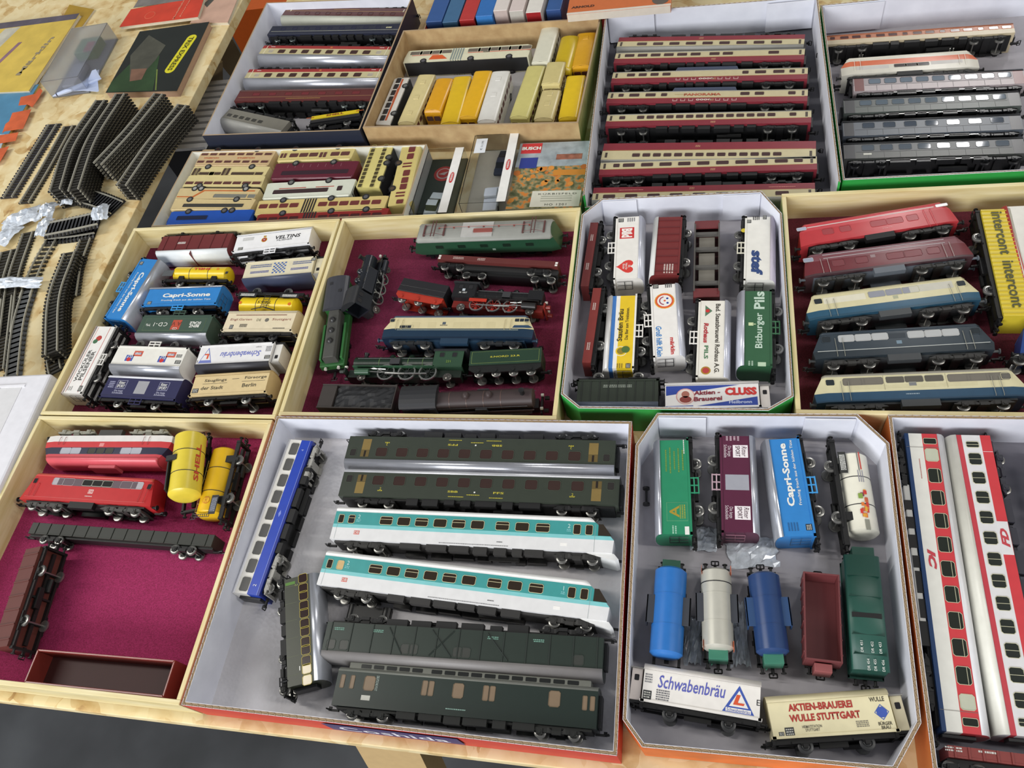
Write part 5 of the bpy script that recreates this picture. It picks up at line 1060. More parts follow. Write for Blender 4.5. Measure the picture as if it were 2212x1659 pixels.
t = bigE('cream and blue streamlined electric engine at the tray front', (1758, 843), (2218, 826), [(.06, '#274055'), (.36, '#2b4a63'), (.40, '#cfc9a4'), (1, '#d3cca6')], M('#8c887c', .4), [(-.30, .0195), (-.21, .0195), (.29, .0195), (.20, .0195), (.38, .0195)], '#77726a', '#6e695f')
for u in (-.10, -.01, .085): t.win(u * t.L, t.z0 + .80 * t.h, .0165, .0070, M('#a9a68e', .4), M('#5e5a52', .2), .0003)
for k in range(3): t.patch(-.02 * t.L, t.z0 + (.48 + .055 * k) * t.h, t.L * .6, .0003, M('#bdb590', .5), 1, 'panel_line')
for u in (-.155, .14): t.patch(u * t.L, t.z0 + .70 * t.h, .0006, t.h * .55, M('#b0a986', .5), 2, 'panel_line')
t.patch(-.02 * t.L, t.z0 + .62 * t.h, .0065, .0045, M('#77787a', .5), 2); small_print(t, -.03 * t.L, t.z0 + .22 * t.h, 1, .012, .002, M('#8fa0ac', .5))
t = van('ribbed yellow container wagon with one dark word printed twice', (2147, 452), (2200, 682), FT, '#d3bd35', M('#c9c6b8', .4), ribs=26, ribmat=M('#c2ab28', .5), lip=False, name='container_wagon', h=.0255)
t.txt('intercont', -t.L * .26, .0265, .0105, M('#4a4a22', .5), t.L * .42, .02, layer=7); t.txt('intercont', t.L * .22, .0265, .0105, M('#4a4a22', .5), t.L * .42, .02, layer=7)
t = loco('blue engine mostly beyond the right tray edge', (2196, 735), (2420, 735), FT, [(1, '#24407c')], M('#24407c', .4), h=.027)
t = van('white and red van behind the yellow container wagon', (2262, 640), (2205, 445), FT, '#d8d5cc', M('#b5383a', .4))
# ------------------------------------------------------------------ deep white carton: red and cream express coaches
CR, RD = '#bfb48f', '#7f2c36'
TB = [(.46, RD), (1, CR)]
GW = M('#b3ab88', .4); PW = M('#4a3636', .18); GRF = M('#8f8e88', .5)
def tee(label, p0, p1, wins, roofm=None, h=.0215, **k):
    t = coach(label, p0, p1, FC, TB, roofm or GRF, h=h, w=.030, wins=[(u, .74, ww, .0066, '') for (u, ww) in wins], fm=GW, pm=PW, arch_h=k.pop('arch_h', .0045), wt=.0003, **k)
    t.patch(.0, t.z0 + .44 * t.h, t.L * .97, .0004, M('#b99a5a', .4), 1, 'gold_line'); small_print(t, .01, t.z0 + .22 * t.h, 2, .006, .004, M('#b98a6a', .5)); t.patch(-.478 * t.L, t.z0 + .72 * t.h, .003, .009, M('#4a4038', .3), 1, 'door_pane'); t.patch(.478 * t.L, t.z0 + .72 * t.h, .003, .009, M('#4a4038', .3), 1, 'door_pane')
    return t
ev = lambda n, a, b, w: [(a + (b - a) * k / (n - 1), w) for k in range(n)]
tee('cream and red coach with grey roof at the back of the white carton', (1738, 85), (1335, 91), ev(9, -.36, .36, .014))
tee('cream and red dining coach with uneven windows second from the back wall', (1328, 126), (1738, 117), ev(6, -.42, -.06, .0135) + [(.04, .0135), (.11, .0135), (.345, .0135)])
def dome(t, txt=None):
    L = t.L
    MB().prism([(-.175 * L, t.z0 + t.h), (.165 * L, t.z0 + t.h), (.15 * L, t.z0 + t.h + .0125), (-.16 * L, t.z0 + t.h + .0125)], -.0125, .0125, 'y').obj('glass_dome', M('#4d5468', .12), t.root, bevel=.001)
    for c in (-.145, -.105, -.065, .07, .11, .15): t.patch(c * L, t.z0 + .24 * t.h, .006, .0042, M('#c9b5ae', .5), 1); t.patch(c * L, t.z0 + .26 * t.h, .0048, .0036, M('#7e2a33', .4), 2)
    t.txt('oooo', .0, t.z0 + .24 * t.h, .0036, M('#d2c4b8', .5), .020, .03)
    if txt: t.txt(txt, -.01 * L, t.z0 + .72 * t.h, .0048, M('#a8563a', .5), .048, .05); small_print(t, -.12 * L, t.z0 + .75 * t.h, 1, .016, .002, M('#b09a6a', .5))
dome(tee('cream and red dome coach with a plain cream middle', (1322, 168.5), (1744.7, 158.5), ev(4, -.40, -.21, .011) + [(.195, .008), (.27, .014), (.36, .014), (.425, .007)]))
dome(tee('cream and red dome coach with red lettering on its middle', (1312, 212), (1744.7, 206), [(-.43, .007), (-.36, .0135), (-.275, .0135), (-.205, .008), (.20, .0115), (.27, .0115), (.425, .009)]), 'PANORAMA')
tee('cream and red saloon coach with fourteen small windows and wheels showing', (1309.7, 261), (1752.6, 252), ev(14, -.325, .315, .0095) + [(-.42, .008), (.415, .008)])
tee('cream and red saloon coach turned with its red side backward', (1762.5, 323), (1301.5, 327.5), ev(14, -.33, .33, .0098), h=.030, z0=.008, arch_h=.002)
tee('cream and red compartment coach with broad windows near the front', (1295.5, 365), (1764.6, 352), [(-.42, .008)] + ev(9, -.36, .345, .0150) + [(.42, .010)], arch_h=.002)
t = tee('cream and red coach against the front wall of the white carton', (1760.6, 409), (1280.5, 419), ev(6, -.10, .42, .0150) + [(-.22, .015), (-.36, .015)])
small_print(t, -.36 * t.L, t.z0 + .25 * t.h, 1, .03, .0018, M('#c9857a', .5)); small_print(t, .32 * t.L, t.z0 + .25 * t.h, 1, .03, .0018, M('#c9857a', .5))
# ------------------------------------------------------------------ green carton at the back right: dark glossy coaches
t = coach('thin tan and orange railcar at the back wall of the green carton', (1783, 88), (2191, 61), FC, [(.5, '#b9ab8e'), (1, '#a5623f')], M('#9a5a3c', .4), h=.017, w=.029, wins=ev(14, -.45, .46, .010) and [(u, .72, .0105 if k % 3 else .006, .006, '') for k, u in enumerate([-.46 + .066 * i for i in range(15)])], fm=M('#b06a3f', .4), pm=M('#4c2b2b', .2), arch_h=.006, name='railcar')
t = loco('white electric engine with broad orange stripe', (1814.4, 146), (2116, 126), FC, [(.52, '#cbc7ba'), (.84, '#cf6d4b'), (1, '#d5d1c4')], M('#cfcbbd', .4), h=.030)
roof_gear(t, M('#4a4a4c', .4), M('#8d8d88', .3, .5))
for u in (-.06, .02, .10): t.win(u * t.L, t.z0 + .38 * t.h, .0145, .0058, M('#9a968a', .4), M('#3a3434', .15), .0003)
t.patch(-.26 * t.L, t.z0 + .36 * t.h, .038, .006, M('#b7b3ae', .4), 1, 'vent_panel'); t.patch(.27 * t.L, t.z0 + .42 * t.h, .036, .0065, M('#b7b3ae', .4), 1, 'vent_panel')
for u in (-.37, .38): rails_h(t, u * t.L, t.z0 + .006, t.z0 + .026, M('#e6e2d6', .3))
def glossy(label, p0, p1, c1_, c2_, n, pmc, ends='#2c2c30'):
    t = coach(label, p0, p1, FC, [(.42, c1_), (1, c2_)], M('#1d1e20', .35), h=.0238, w=.030, wins=[(u, .73, .0135, .0088, '') for (u, q) in n], fm=M('#34383a', .35), pm=M(pmc, .04), arch_h=.0085, frame=M('#141516', .35), wheel=M('#3a3a3c', .3, .6))
    for e in (-1, 1): t.patch(e * t.L * .465, t.z0 + .5 * t.h, t.L * .058, t.h, M(ends, .3), 1, 'end_panel')
    t.patch(0, t.z0 + .43 * t.h, t.L * .86, .0005, M('#17181a', .4), 1, 'belt_line')
    for k in range(9): t.patch((-.36 + .09 * k) * t.L, t.z0 + .21 * t.h, .0003, t.h * .4, M('#2a2d2e', .4), 2, 'panel_line')
    MB().box(-.05, .05, -.0139, -.0131, t.z0 - .004, t.z0 - .0028).obj('truss_rod', M('#9a9a98', .3, .7), t.root)
    return t
wn = lambda a, b, n, lit: [(a + (b - a) * k / (n - 1), k in lit) for k in range(n)]
glossy('glossy silvery pink coach with bright windows', (1843.6, 184), (2214, 166), '#a69b9c', '#8d8486', wn(-.37, .39, 9, (6, 7, 8)), '#6f7a86', '#6b3a38')
glossy('glossy dark green coach with white glinting windows', (1823, 231), (2204, 213.5), '#4d534f', '#474c4a', wn(-.37, .39, 9, (4, 5, 6, 7, 8)), '#5f6a74')
glossy('glossy dark blue-grey coach with dim windows', (1821, 280), (2208, 264), '#4e545c', '#50565e', wn(-.35, .37, 7, ()), '#474f5a')
t = glossy('glossy dark olive coach nearest the green front wall', (1823, 328), (2214, 315), '#4d4f4c', '#45484a', wn(-.36, .385, 8, (3,)), '#59616a'); t.patch(-.365 * t.L, t.z0 + .28 * t.h, .009, .0028, M('#c9c9be', .5), 3, 'plate')
# ------------------------------------------------------------------ white carton at the back left: old coaches
MR = '#552a26'
def old(label, p0, p1, bands, roofm, wins, line='#b99a5a', h=.0225, lz=.40, **k):
    t = coach(label, p0, p1, FC, bands, roofm, h=h, w=.030, wins=wins, fm=M('#b3a078', .4), pm=M('#3f2824', .18), arch_h=k.pop('arch_h', .0100), wt=.0002, **k)
    t.patch(0, t.z0 + lz * t.h, t.L * .97, .0004, M(line, .4), 1, 'line'); return t
t = old('maroon dining coach with pale grey roof at the back of the white box', (884.5, 27), (614.4, 25), [(1, MR)], M('#b5b7aa', .45), [(-.38 + .085 * k, .68, .008, .0070, '', M(MR, .4), M('#4a2422', .3)) for k in range(10)]); small_print(t, 0, t.z0 + .2 * t.h, 1, .05, .002, M('#a88a4a', .5))
for e in (-1, 1): t.patch(e * t.L * .45, t.z0 + .30 * t.h, .0016, .007, M('#d2cdb4', .4), 2, 'white_handrail')
t = old('navy sleeping coach with thin cream line lying on its side', (582.7, 66.5), (868.7, 61.5), [(1, '#272a3a')], M('#3a3d4a', .5), [(-.40 + .09 * k, .72, .0085, .0065, '', M('#30334a', .4), M('#23253a', .3)) for k in range(10)], '#c9c9b4', wheel=M('#8f9a9a', .25, .8), arch_h=.005); t.patch(.40 * t.L, t.z0 + .66 * t.h, .010, .003, M('#b9b78f', .5)); t.patch(0, t.z0 + .06 * t.h, t.L * .97, .0006, M('#4d5264', .4), 1, 'line')
def redcream(label, p0, p1):
    t = old(label, p0, p1, [(.34, '#98302f'), (1, '#bdb48c')], SILVER, [(-.325 + .0935 * k, .66, .0130, .0095, '') for k in range(8)], '#d2c49a', lz=.34)
    for e in (-1, 1): t.win(e * t.L * .415, t.z0 + .66 * t.h, .0085, .0080, M('#c9c0a0', .4), M('#a8a090', .3), .0003); t.patch(e * t.L * .465, t.z0 + .5 * t.h, .0012, t.h * .94, M('#d9d2b8', .4), 1, 'door_line'); small_print(t, e * t.L * .42, t.z0 + .14 * t.h, 1, .008, .0018, INKW)
    t.patch(-.01, t.z0 + .15 * t.h, .004, .003, M('#b9703a', .4)); return t
redcream('red and cream coach with silver roof in front of the navy coach', (845, 110.5), (564.7, 107.5))
redcream('red and cream coach with silver roof in front of its twin', (828, 158), (533, 159.5))
t = old('maroon sleeping coach with wheels toward the grey railcar', (511.5, 208.5), (811, 203.5), [(1, '#5c2c2a')], M('#5a3a36', .5), [(-.36 + .12 * k, .70, .013, .0060, '', M('#5c2c2a', .4), M('#6e2a2e', .3)) for k in range(7)], '#a8875a', wheel=M('#9aa39f', .25, .8)); small_print(t, 0, t.z0 + .22 * t.h, 1, .06, .002, M('#a88a4a', .5))
t = coach('dull grey railcar with silver roof lying askew', (617, 272), (488, 244), FC, [(1, '#77746a')], M('#a9a8a2', .4), h=.022, w=.028, wins=row(6, -.10, .42, .62, .0095, .0070), fm=M('#8f8c80', .4), pm=M('#3f3d38', .2), arch_h=.010, name='railcar')
t = low_wagon('yellow and black lettered flat wagon at the white box front', (669.8, 263), (777, 247), FC, '#26262a', h=.006, w=.022); L = t.L
MB().box(-L * .48, L * .48, -.0125, -.0112, .0185, .0255).obj('yellow_board', M('#d8bf1f', .4), t.root); o = t.txt('SHELL', -.0, .0222, .0042, M('#8a3a1c', .5), .028, .02, layer=20); small_print(t, -.04, .0222, 1, .012, .003, M('#b0552a', .5), 19); small_print(t, .04, .0222, 1, .012, .003, M('#b0552a', .5), 19)
# ------------------------------------------------------------------ brown box of buses
YL, OR, CM = '#d6b01c', '#d59a18', '#cfc08a'
BWN = M('#5d3a34', .15)
t = bus('long white articulated bus with orange emblem lying on its side', (874, 123), (1145, 108), FC, [(.45, '#d3d0b4'), (1, '#cfccb0')], wins=[(u, .78, .020, .0085) for u in (-.41, -.33, -.25, -.17, .06, .14, .22, .30, .38, .455)], joint=-.065, jointc='#7f8a86', axles=(-.33, .05, .35), pm=M('#6a6258', .2), hub='#77757a')
for (u, w_) in ((-.33, .045), (.10, .035), (.32, .075)): t.patch(u * t.L, t.z0 + .57 * t.h, w_, .0016, M('#bd6a58', .4), 1, 'red_line')
t.poly([(-.29 * t.L, t.z0 + .12 * t.h), (-.14 * t.L, t.z0 + .12 * t.h), (-.19 * t.L, t.z0 + .5 * t.h), (-.27 * t.L, t.z0 + .5 * t.h)], M('#cf5a2a', .4), 2, 'emblem')
LO = dict(lie=False, screens=True)
wb_ = lambda n, a=-.40, b=.40, w=.009, h=.0075: [(a + (b - a) * k / (n - 1), .70, w, h) for k in range(n)]
bus('plain white coach standing at the back wall of the bus box', (1190, 54), (1166, 138), FC, [(1, '#cfcdba')], wins=wb_(7), **LO)
bus('yellow coach with rounded roof beside the white one', (1232, 73), (1212, 150), FC, [(1, '#bfa316')], wins=wb_(6), arch_h=.006, **LO)
bus('amber coach along the right wall of the bus box', (1268, 67), (1254, 146), FC, [(1, '#c9961c')], wins=wb_(6), pm=BWN, hatch=1, **LO)
t = bus('white coach with long red stripe lying along the left wall', (826.5, 270), (870.3, 166), FC, [(1, '#cfcbc2')], wins=wb_(7, -.36, .42, .012, .008), h=.022)
t.patch(.02 * t.L, t.z0 + .42 * t.h, t.L * .86, .0030, M('#b4552f', .4), 1, 'red_stripe'); t.patch(.12 * t.L, t.z0 + .52 * t.h, t.L * .3, .002, M('#b4552f', .4), 1, 'red_stripe')
bus('pale cream long coach with two roof hatches beside the striped one', (923, 157), (875, 268), FC, [(1, CM)], wins=wb_(8), pm=BWN, hatch=3, **LO)
bus('orange yellow short bus with dark windscreen', (962, 165), (932, 242), FC, [(1, OR)], wins=wb_(6), pm=BWN, arch_h=.004, **LO)
bus('lemon yellow articulated bus with grey joint', (999.7, 161), (969, 269), FC, [(1, YL)], wins=wb_(8), pm=BWN, joint=-.28, jointc='#8d8a76', axles=(-.4, -.1, .32), **LO)
bus('golden yellow long coach beside the white windowed one', (1045, 149), (1008, 256), FC, [(1, '#dba81a')], wins=wb_(8), pm=BWN, **LO)
bus('white coach with brown side windows standing upright', (1083, 149.5), (1049, 264), FC, [(1, '#d6d4cd')], wins=wb_(8, -.42, .42, .011, .009), pm=BWN, hatch=2, **LO)
bus('pale lime coach standing beside the empty gap', (1160, 138), (1119, 256), FC, [(1, '#c4bb74')], wins=wb_(8), pm=BWN, **LO)
bus('tan coach perched on top of its neighbours', (1203, 129.5), (1188, 184), FC, [(1, '#c4b67c')], wins=wb_(5), pm=BWN, lift=.006, **LO)
bus('tan coach with glossy roof edge in front of the perched one', (1192, 190), (1172, 260), FC, [(1, '#c2b37e')], wins=wb_(6), pm=BWN, hatch=2, **LO)
bus('yellow articulated bus with grey joint at the right wall', (1245, 159), (1226, 258), FC, [(1, '#d6b41c')], wins=wb_(7), pm=BWN, joint=-.30, jointc='#7f8074', axles=(-.4, -.1, .32), **LO)
# ------------------------------------------------------------------ low white box of buses lying on their sides
FB_ = .003
BE = '#c9b585'
t = bus('beige double-decker with two window rows and red lettering', (590, 339), (426.7, 339.5), FB_, [(1, '#c4aa80')], wins=[(-.42 + .12 * k, z, .012, .0052) for k in range(8) for z in (.32, .80)], pm=BWN, h=.033, axles=(-.25, .28), hub='#4a302c'); t.txt('HOUSEPAX', -.02, t.z0 + .56 * t.h, .003, M('#b8552f', .5), .030, .02); t.txt('HOUSEPAX', .04, t.z0 + .56 * t.h, .003, M('#b8552f', .5), .026, .02)
t = bus('cream city bus with dark doors behind the plain one', (578.6, 370), (411.8, 370), FB_, [(1, CM)], wins=[(.44, .55, .007, .015), (.40, .55, .007, .015), (.05, .55, .007, .015), (.01, .55, .007, .015), (.28, .74, .028, .006), (.16, .74, .020, .006), (-.20, .74, .040, .006), (-.40, .74, .014, .006)], pm=M('#4a3a2e', .15), h=.020)
bus('cream bus with one row of brown windows roof backward', (398, 391.5), (570, 391.5), FB_, [(1, CM)], wins=[(-.42 + .12 * k, .32, .014, .006) for k in range(8)], pm=BWN, h=.020)
t = bus('beige coach with orange zigzag line', (556.3, 419.5), (381, 418), FB_, [(1, BE)], wins=[(-.18, .68, .055, .0075), (-.44, .68, .012, .0075)], pm=M('#77776e', .15), h=.022, axles=(-.33, .22, .30), hub='#c9c9c4')
t.poly([(-.45 * t.L, t.z0 + .16 * t.h), (.18 * t.L, t.z0 + .16 * t.h), (.28 * t.L, t.z0 + .75 * t.h), (.47 * t.L, t.z0 + .75 * t.h), (.47 * t.L, t.z0 + .84 * t.h), (.26 * t.L, t.z0 + .84 * t.h), (.16 * t.L, t.z0 + .26 * t.h), (-.45 * t.L, t.z0 + .26 * t.h)], M('#b9652f', .4), 1, 'orange_line')
t = bus('beige coach with long dark window strip beside the blue one', (548, 440.5), (370.4, 440.5), FB_, [(1, BE)], wins=[(-.02, .66, .100, .0070)], pm=M('#3f3d38', .1), h=.019)
t = bus('bright blue coach at the front of the low white box', (543.6, 466), (361.9, 470.5), FB_, [(1, '#1f4fa8')], wins=[(.20, .55, .050, .0080)], pm=M('#1c2440', .12), h=.024, axles=(-.24, -.15, .28), hub='#77767a'); t.endwin(1, 0, t.z0 + .6 * t.h, .022, .010, M('#1f4fa8', .3), GLASS)
t = bus('cream city bus with brown windows behind the maroon coach', (765.6, 328), (601, 334), FB_, [(1, '#c9b97a')], wins=[(.44, .62, .005, .010), (.40, .62, .005, .010), (.28, .62, .014, .0085), (.15, .62, .014, .0085), (.02, .62, .014, .0085), (-.08, .66, .005, .011), (-.13, .66, .005, .011), (-.26, .62, .014, .0085), (-.39, .62, .014, .0085)], pm=BWN, h=.024, hub='#55302c')
t = bus('maroon touring coach with dark window band', (771, 363), (588, 369), FB_, [(1, '#5e1f2e')], wins=[(-.02, .70, .105, .0085)], pm=M('#35222a', .12), h=.029, axles=(-.2, .25)); [t.patch((-.3 + .09 * k) * t.L, t.z0 + .22 * t.h, .0004, .006, M('#9a6a74', .4), 1, 'seam') for k in range(8)]
t = bus('white touring coach with red lines and dark window band', (764.5, 402.5), (570, 412), FB_, [(1, '#cdd0c0')], wins=[(.08, .64, .085, .0085), (-.35, .58, .008, .0095)], pm=M('#3c2c2c', .12), h=.029, axles=(-.2, .22)); t.patch(.18 * t.L, t.z0 + .42 * t.h, .042, .0014, M('#a8453a', .4), 1, 'red_line'); t.patch(-.18 * t.L, t.z0 + .42 * t.h, .028, .0014, M('#a8453a', .4), 1, 'red_line'); t.endwin(-1, 0, t.z0 + .6 * t.h, .024, .014, M('#cdd0c0', .3), M('#26201e', .1))
t = bus('cream articulated bus with black joint above the red one', (836, 437), (552, 448), FB_, [(1, '#cdb878')], wins=[(u, .45, .0135, .0085) for u in (.44, .36, .28, .20, -.02, -.10, -.18, -.26, -.34, -.42)], pm=M('#6b3430', .15), h=.025, joint=.09, jointc='#26201e', axles=(.30, -.07, -.33), hub='#77767a')
t = bus('red articulated bus half hidden by the wooden tray rim', (838, 461), (551, 474), FB_, [(1, '#8d2a26')], wins=[(u, .60, .0135, .0085) for u in (.44, .36, .28, .20, -.02, -.10, -.18, -.26, -.34, -.42)], pm=M('#4a2422', .15), h=.020, joint=.09, jointc='#26201e', axles=(.30, -.07, -.33), hub='#77767a')
t = bus('cream double-decker with two rows of tiny windows lying by the wall', (793.7, 406), (828, 311), FB_, [(1, '#cbbf78')], wins=[(-.44 + .088 * k, z, .0068, .0060) for k in range(11) for z in (.34, .88)], pm=M('#4a4228', .2), h=.033, axles=(-.3, .05, .18), hub='#6a6a66')
t = bus('cream city bus with brown windows at the right wall of the low box', (888, 313), (857, 444), FB_, [(1, '#c9b975')], wins=[(-.42, .62, .012, .010), (-.30, .62, .012, .010), (-.18, .55, .0035, .013), (-.13, .55, .0035, .013), (-.02, .62, .012, .010), (.10, .62, .012, .010), (.20, .62, .012, .010), (.30, .55, .0035, .013), (.35, .55, .0035, .013), (.44, .62, .008, .010)], pm=M('#6b3430', .15), h=.026, axles=(-.2, .22), hub='#6a5a4a')
# ------------------------------------------------------------------ boxed cars and packets
def oriented(a, b, c):              # frame with x along a->b, origin at the middle of the front edge, y toward c
    u = (b - a).normalized(); y = Vector((-u.y, u.x, 0))
    if (c - a).dot(y) < 0: y = -y
    m = Matrix((u, y, u.cross(y))).transposed().to_4x4(); return m, (b - a).length
CLEAR = M('#f2f4f6', .06, kind='clear'); PAPERW = M('#d9d7d2', .5)
def showcase(label, fl_, fr, bl, z1, z0=0, back='#4c5048', strip=True):
    a, b, c = W(*fl_, z1), W(*fr, z1), W(*bl, z1); m, L = oriented(a, b, c); D = (c - a).dot(m.to_3x3().col[1]); mid = (a + b) / 2
    m.translation = Vector((mid.x, mid.y, T + z0)); r = empty('car_showcase', m); tag(r, label, 'display box', 'clear boxed model cars'); h = z1 - z0
    MB().box(-L / 2, L / 2, 0, D, 0, .0025).obj('base_plate', M(back, .5), r)
    mb = MB(); th = .0006
    mb.box(-L / 2, L / 2, 0, th, .0025, h); mb.box(-L / 2, L / 2, D - th, D, .0025, h); mb.box(-L / 2, -L / 2 + th, th, D - th, .0025, h); mb.box(L / 2 - th, L / 2, th, D - th, .0025, h); mb.box(-L / 2, L / 2, 0, D, h, h + th)
    mb.obj('clear_cover', CLEAR, r)
    if strip:
        s = MB().box(L / 2 - .0125, L / 2 - .0003, .0003, D - .0003, h + th, h + th + .0004).obj('white_strip', M('#e3e2de', .5), r)
        q = [(L / 2 - .0063 + .0028 * math.cos(t_) * 1, D * .52 + .010 * math.copysign(abs(math.sin(t_)) ** .6, math.sin(t_))) for t_ in [2 * math.pi * k / 20 for k in range(20)]]
        MB().prism(q, h + th + .0005, h + th + .0008, 'z').obj('red_badge', M('#c4383a', .5), s)
        o = link('lettering', textobj('WIKING', INKW, .0028, .0145, .03), s); o.matrix_local = Matrix.Translation((L / 2 - .0063, D * .52, h + th + .001)) @ Matrix.Rotation(math.pi / 2, 4, 'Z')
    return r, L, D, h
def toy_car(label, r, x, y, ang, z, col, glass='#4a5236', L=.046, truck=False):
    m = r.matrix_world @ Matrix.Translation((x, y, z)) @ Matrix.Rotation(ang, 4, 'Z'); e = empty('toy_car', m); tag(e, label, 'model car'); cm = M(col, .25)
    MB().prism([(-L / 2, .003), (-L / 2, .0075), (-L * .30, .0085), (L * .28, .0085), (L / 2, .007), (L / 2, .003)], -.0095, .0095, 'y').obj('car_body', cm, e, bevel=.001)
    if truck: MB().box(-L * .02, L * .30, -.009, .009, .0085, .0150).obj('cab', cm, e, bevel=.0012); MB().box(-L / 2, -L * .04, -.0092, .0092, .0085, .0105).obj('load_bed', cm, e, bevel=.0004)
    else: MB().prism([(-L * .30, .0085), (-L * .18, .0132), (L * .08, .0132), (L * .22, .0085)], -.0080, .0080, 'y').obj('cabin', M(glass, .1), e, bevel=.0008); MB().box(-L * .16, L * .06, -.0075, .0075, .0132, .0138).obj('car_roof', cm, e, bevel=.0003)
    for sx in (-.30, .30):
        for sg in (-1, 1): MB().cyl((sx * L, sg * .009, .0034), .0034, .0025, 'y', 14).obj('wheel', M('#1b1b1c', .5), e)
    return e
r, L, D, h = showcase('clear car box with round red emblem on dark green base', (884, 462), (965, 460), (933, 322), .022, back='#2f3a30')
toy_car('silver white saloon car inside the green-based clear box', r, -.001, D * .22, 1.45, .0035, '#c4cdd0')
MB().lathe([(0, .0145), (.0003, .0145)], (-.003, D * .76, .0027), 'z', 24).obj('red_emblem', M('#a8302c', .5), r); MB().lathe([(0, .0105), (.0003, .0105)], (-.003, D * .76, .0031), 'z', 24).obj('silver_ring', M('#b9b4b0', .4, .4), r); MB().lathe([(0, .0085), (.0003, .0085)], (-.003, D * .76, .0035), 'z', 24).obj('red_disc', M('#a8302c', .5), r); o = MB().prism([(-.007, -.002), (.002, -.004), (.007, .003), (.0, .001)], .0040, .0043, 'z').obj('griffin_mark', M('#b9b4b0', .4, .4), r); o.location = (-.003, D * .76, 0)
for (x, y) in ((.0135, D * .60), (.0110, D * .10)): MB().lathe([(0, .0032), (.0005, .0030)], (x, y, .0027), 'z', 16).obj('pale_dot', M('#d2d4c4', .5), r)
MB().box(-.002, .006, D * .04, D * .075, .0026, .0032).obj('orange_mark', M('#b5552f', .5), r)
r, L, D, h = showcase('tall clear car box with price sticker on grey base', (991, 440), (1092, 436), (1030, 293), .030, back='#a9a496')
toy_car('white pickup truck inside the taller clear box', r, .004, D * .20, 1.62, .003, '#d3d9e2', truck=True); toy_car('dark blue saloon car inside the taller clear box', r, .010, D * .74, 1.5, .003, '#232a3a', '#15181c')
s = MB().box(-L / 2 + .004, -L / 2 + .020, D - .036, D - .008, h + .0007, h + .0010).obj('price_sticker', M('#d9dde2', .5), r); o = link('lettering', textobj('€ 11,95', M('#6a6e74', .5), .0035, .018), s); o.matrix_local = Matrix.Translation((-L / 2 + .014, D - .022, h + .0013)) @ Matrix.Rotation(math.pi / 2, 4, 'Z')
def autumn(nt, b):
    v = mapped(nt, (1, 1, 1)); n = nt.nodes.new('ShaderNodeTexNoise'); n.inputs['Scale'].default_value = 130; n.inputs['Detail'].default_value = 4; nt.links.new(v, n.inputs['Vector'])
    c = ramp(nt, n.outputs['Fac'], [(.36, '#4e5638'), (.46, '#75704c'), (.53, '#8d8a68'), (.60, '#c2813c'), (.70, '#cf7a36')]); nt.links.new(c, b.inputs['Base Color']); b.inputs['Roughness'].default_value = .3
AUT = nodemat('pumpkin_field_print', autumn)
a, b, c = W(1091, 452, .022), W(1255, 449, .022), W(1118, 310, .022); m, L = oriented(a, b, c); D = (c - a).dot(m.to_3x3().col[1]); mid = (a + b) / 2; m.translation = Vector((mid.x, mid.y, T)); r = empty('scenery_packet', m); tag(r, 'printed scenery packet with pumpkin field picture and red logo', 'packet')
MB().box(-L / 2, L / 2, 0, D, 0, .022).obj('packet_body', M('#8a8c7c', .4), r, bevel=.0006); MB().box(-L / 2 + .0005, L / 2 - .0005, .0005, D * .62, .022, .0222).obj('field_print', AUT, r); MB().box(-L / 2 + .0005, L / 2 - .0005, D * .62, D - .0005, .022, .0222).obj('sky_print', M('#9aa3a8', .3, var=.3, scale=60), r)
rnd = random.Random(11)
for k in range(26):
    x, y, s_ = rnd.uniform(-L * .45, L * .45), rnd.uniform(.01, D * .6), rnd.uniform(.002, .005); MB().lathe([(0, s_), (.00025, s_)], (x, y, .0222), 'z', 10).obj('pumpkin_print', M(rnd.choice(['#c97f34', '#d18a3a', '#b86a2e']), .4), r)
MB().box(-L * .44, -L * .20, D * .60, D * .76, .0222, .0225).obj('blue_van_print', M('#2c3a86', .4), r); MB().box(L * .05, L * .48, D * .48, D * .56, .0222, .0225).obj('hay_print', M('#c4812f', .4), r); MB().box(L * .05, L * .40, D * .72, D * .80, .0222, .0225).obj('tractor_print', M('#8f5a48', .4, var=.4), r)
MB().prism([(-L * .46, D * .83), (-L * .18, D * .83), (-L * .18, D * .985), (-L * .46, D * .985)], .0222, .0226, 'z').obj('red_logo', M('#c23238', .4), r); o = link('lettering', textobj('BUSCH', INKW, .0062, .026, .05), r); o.matrix_local = Matrix.Translation((-L * .32, D * .905, .0229))
MB().box(-L * .18, L * .47, D * .02, D * .25, .0222, .0226).obj('paper_label', M('#d6d4c4', .5), r)
for (s_, y, hh, ww) in (('KÜRBISFELD', .205, .0034, .050), ('HO 1201', .05, .0036, .028)): o = link('lettering', textobj(s_, M('#55584c', .5), hh, ww, .0, spacing=1.2), r); o.matrix_local = Matrix.Translation((L * .16, D * y, .0229))
for y in (.165, .135, .10): MB().box(-L * .05, L * .36, D * y, D * y + .0009, .0226, .0228).obj('small_print', M('#9a9c8c', .5), r)
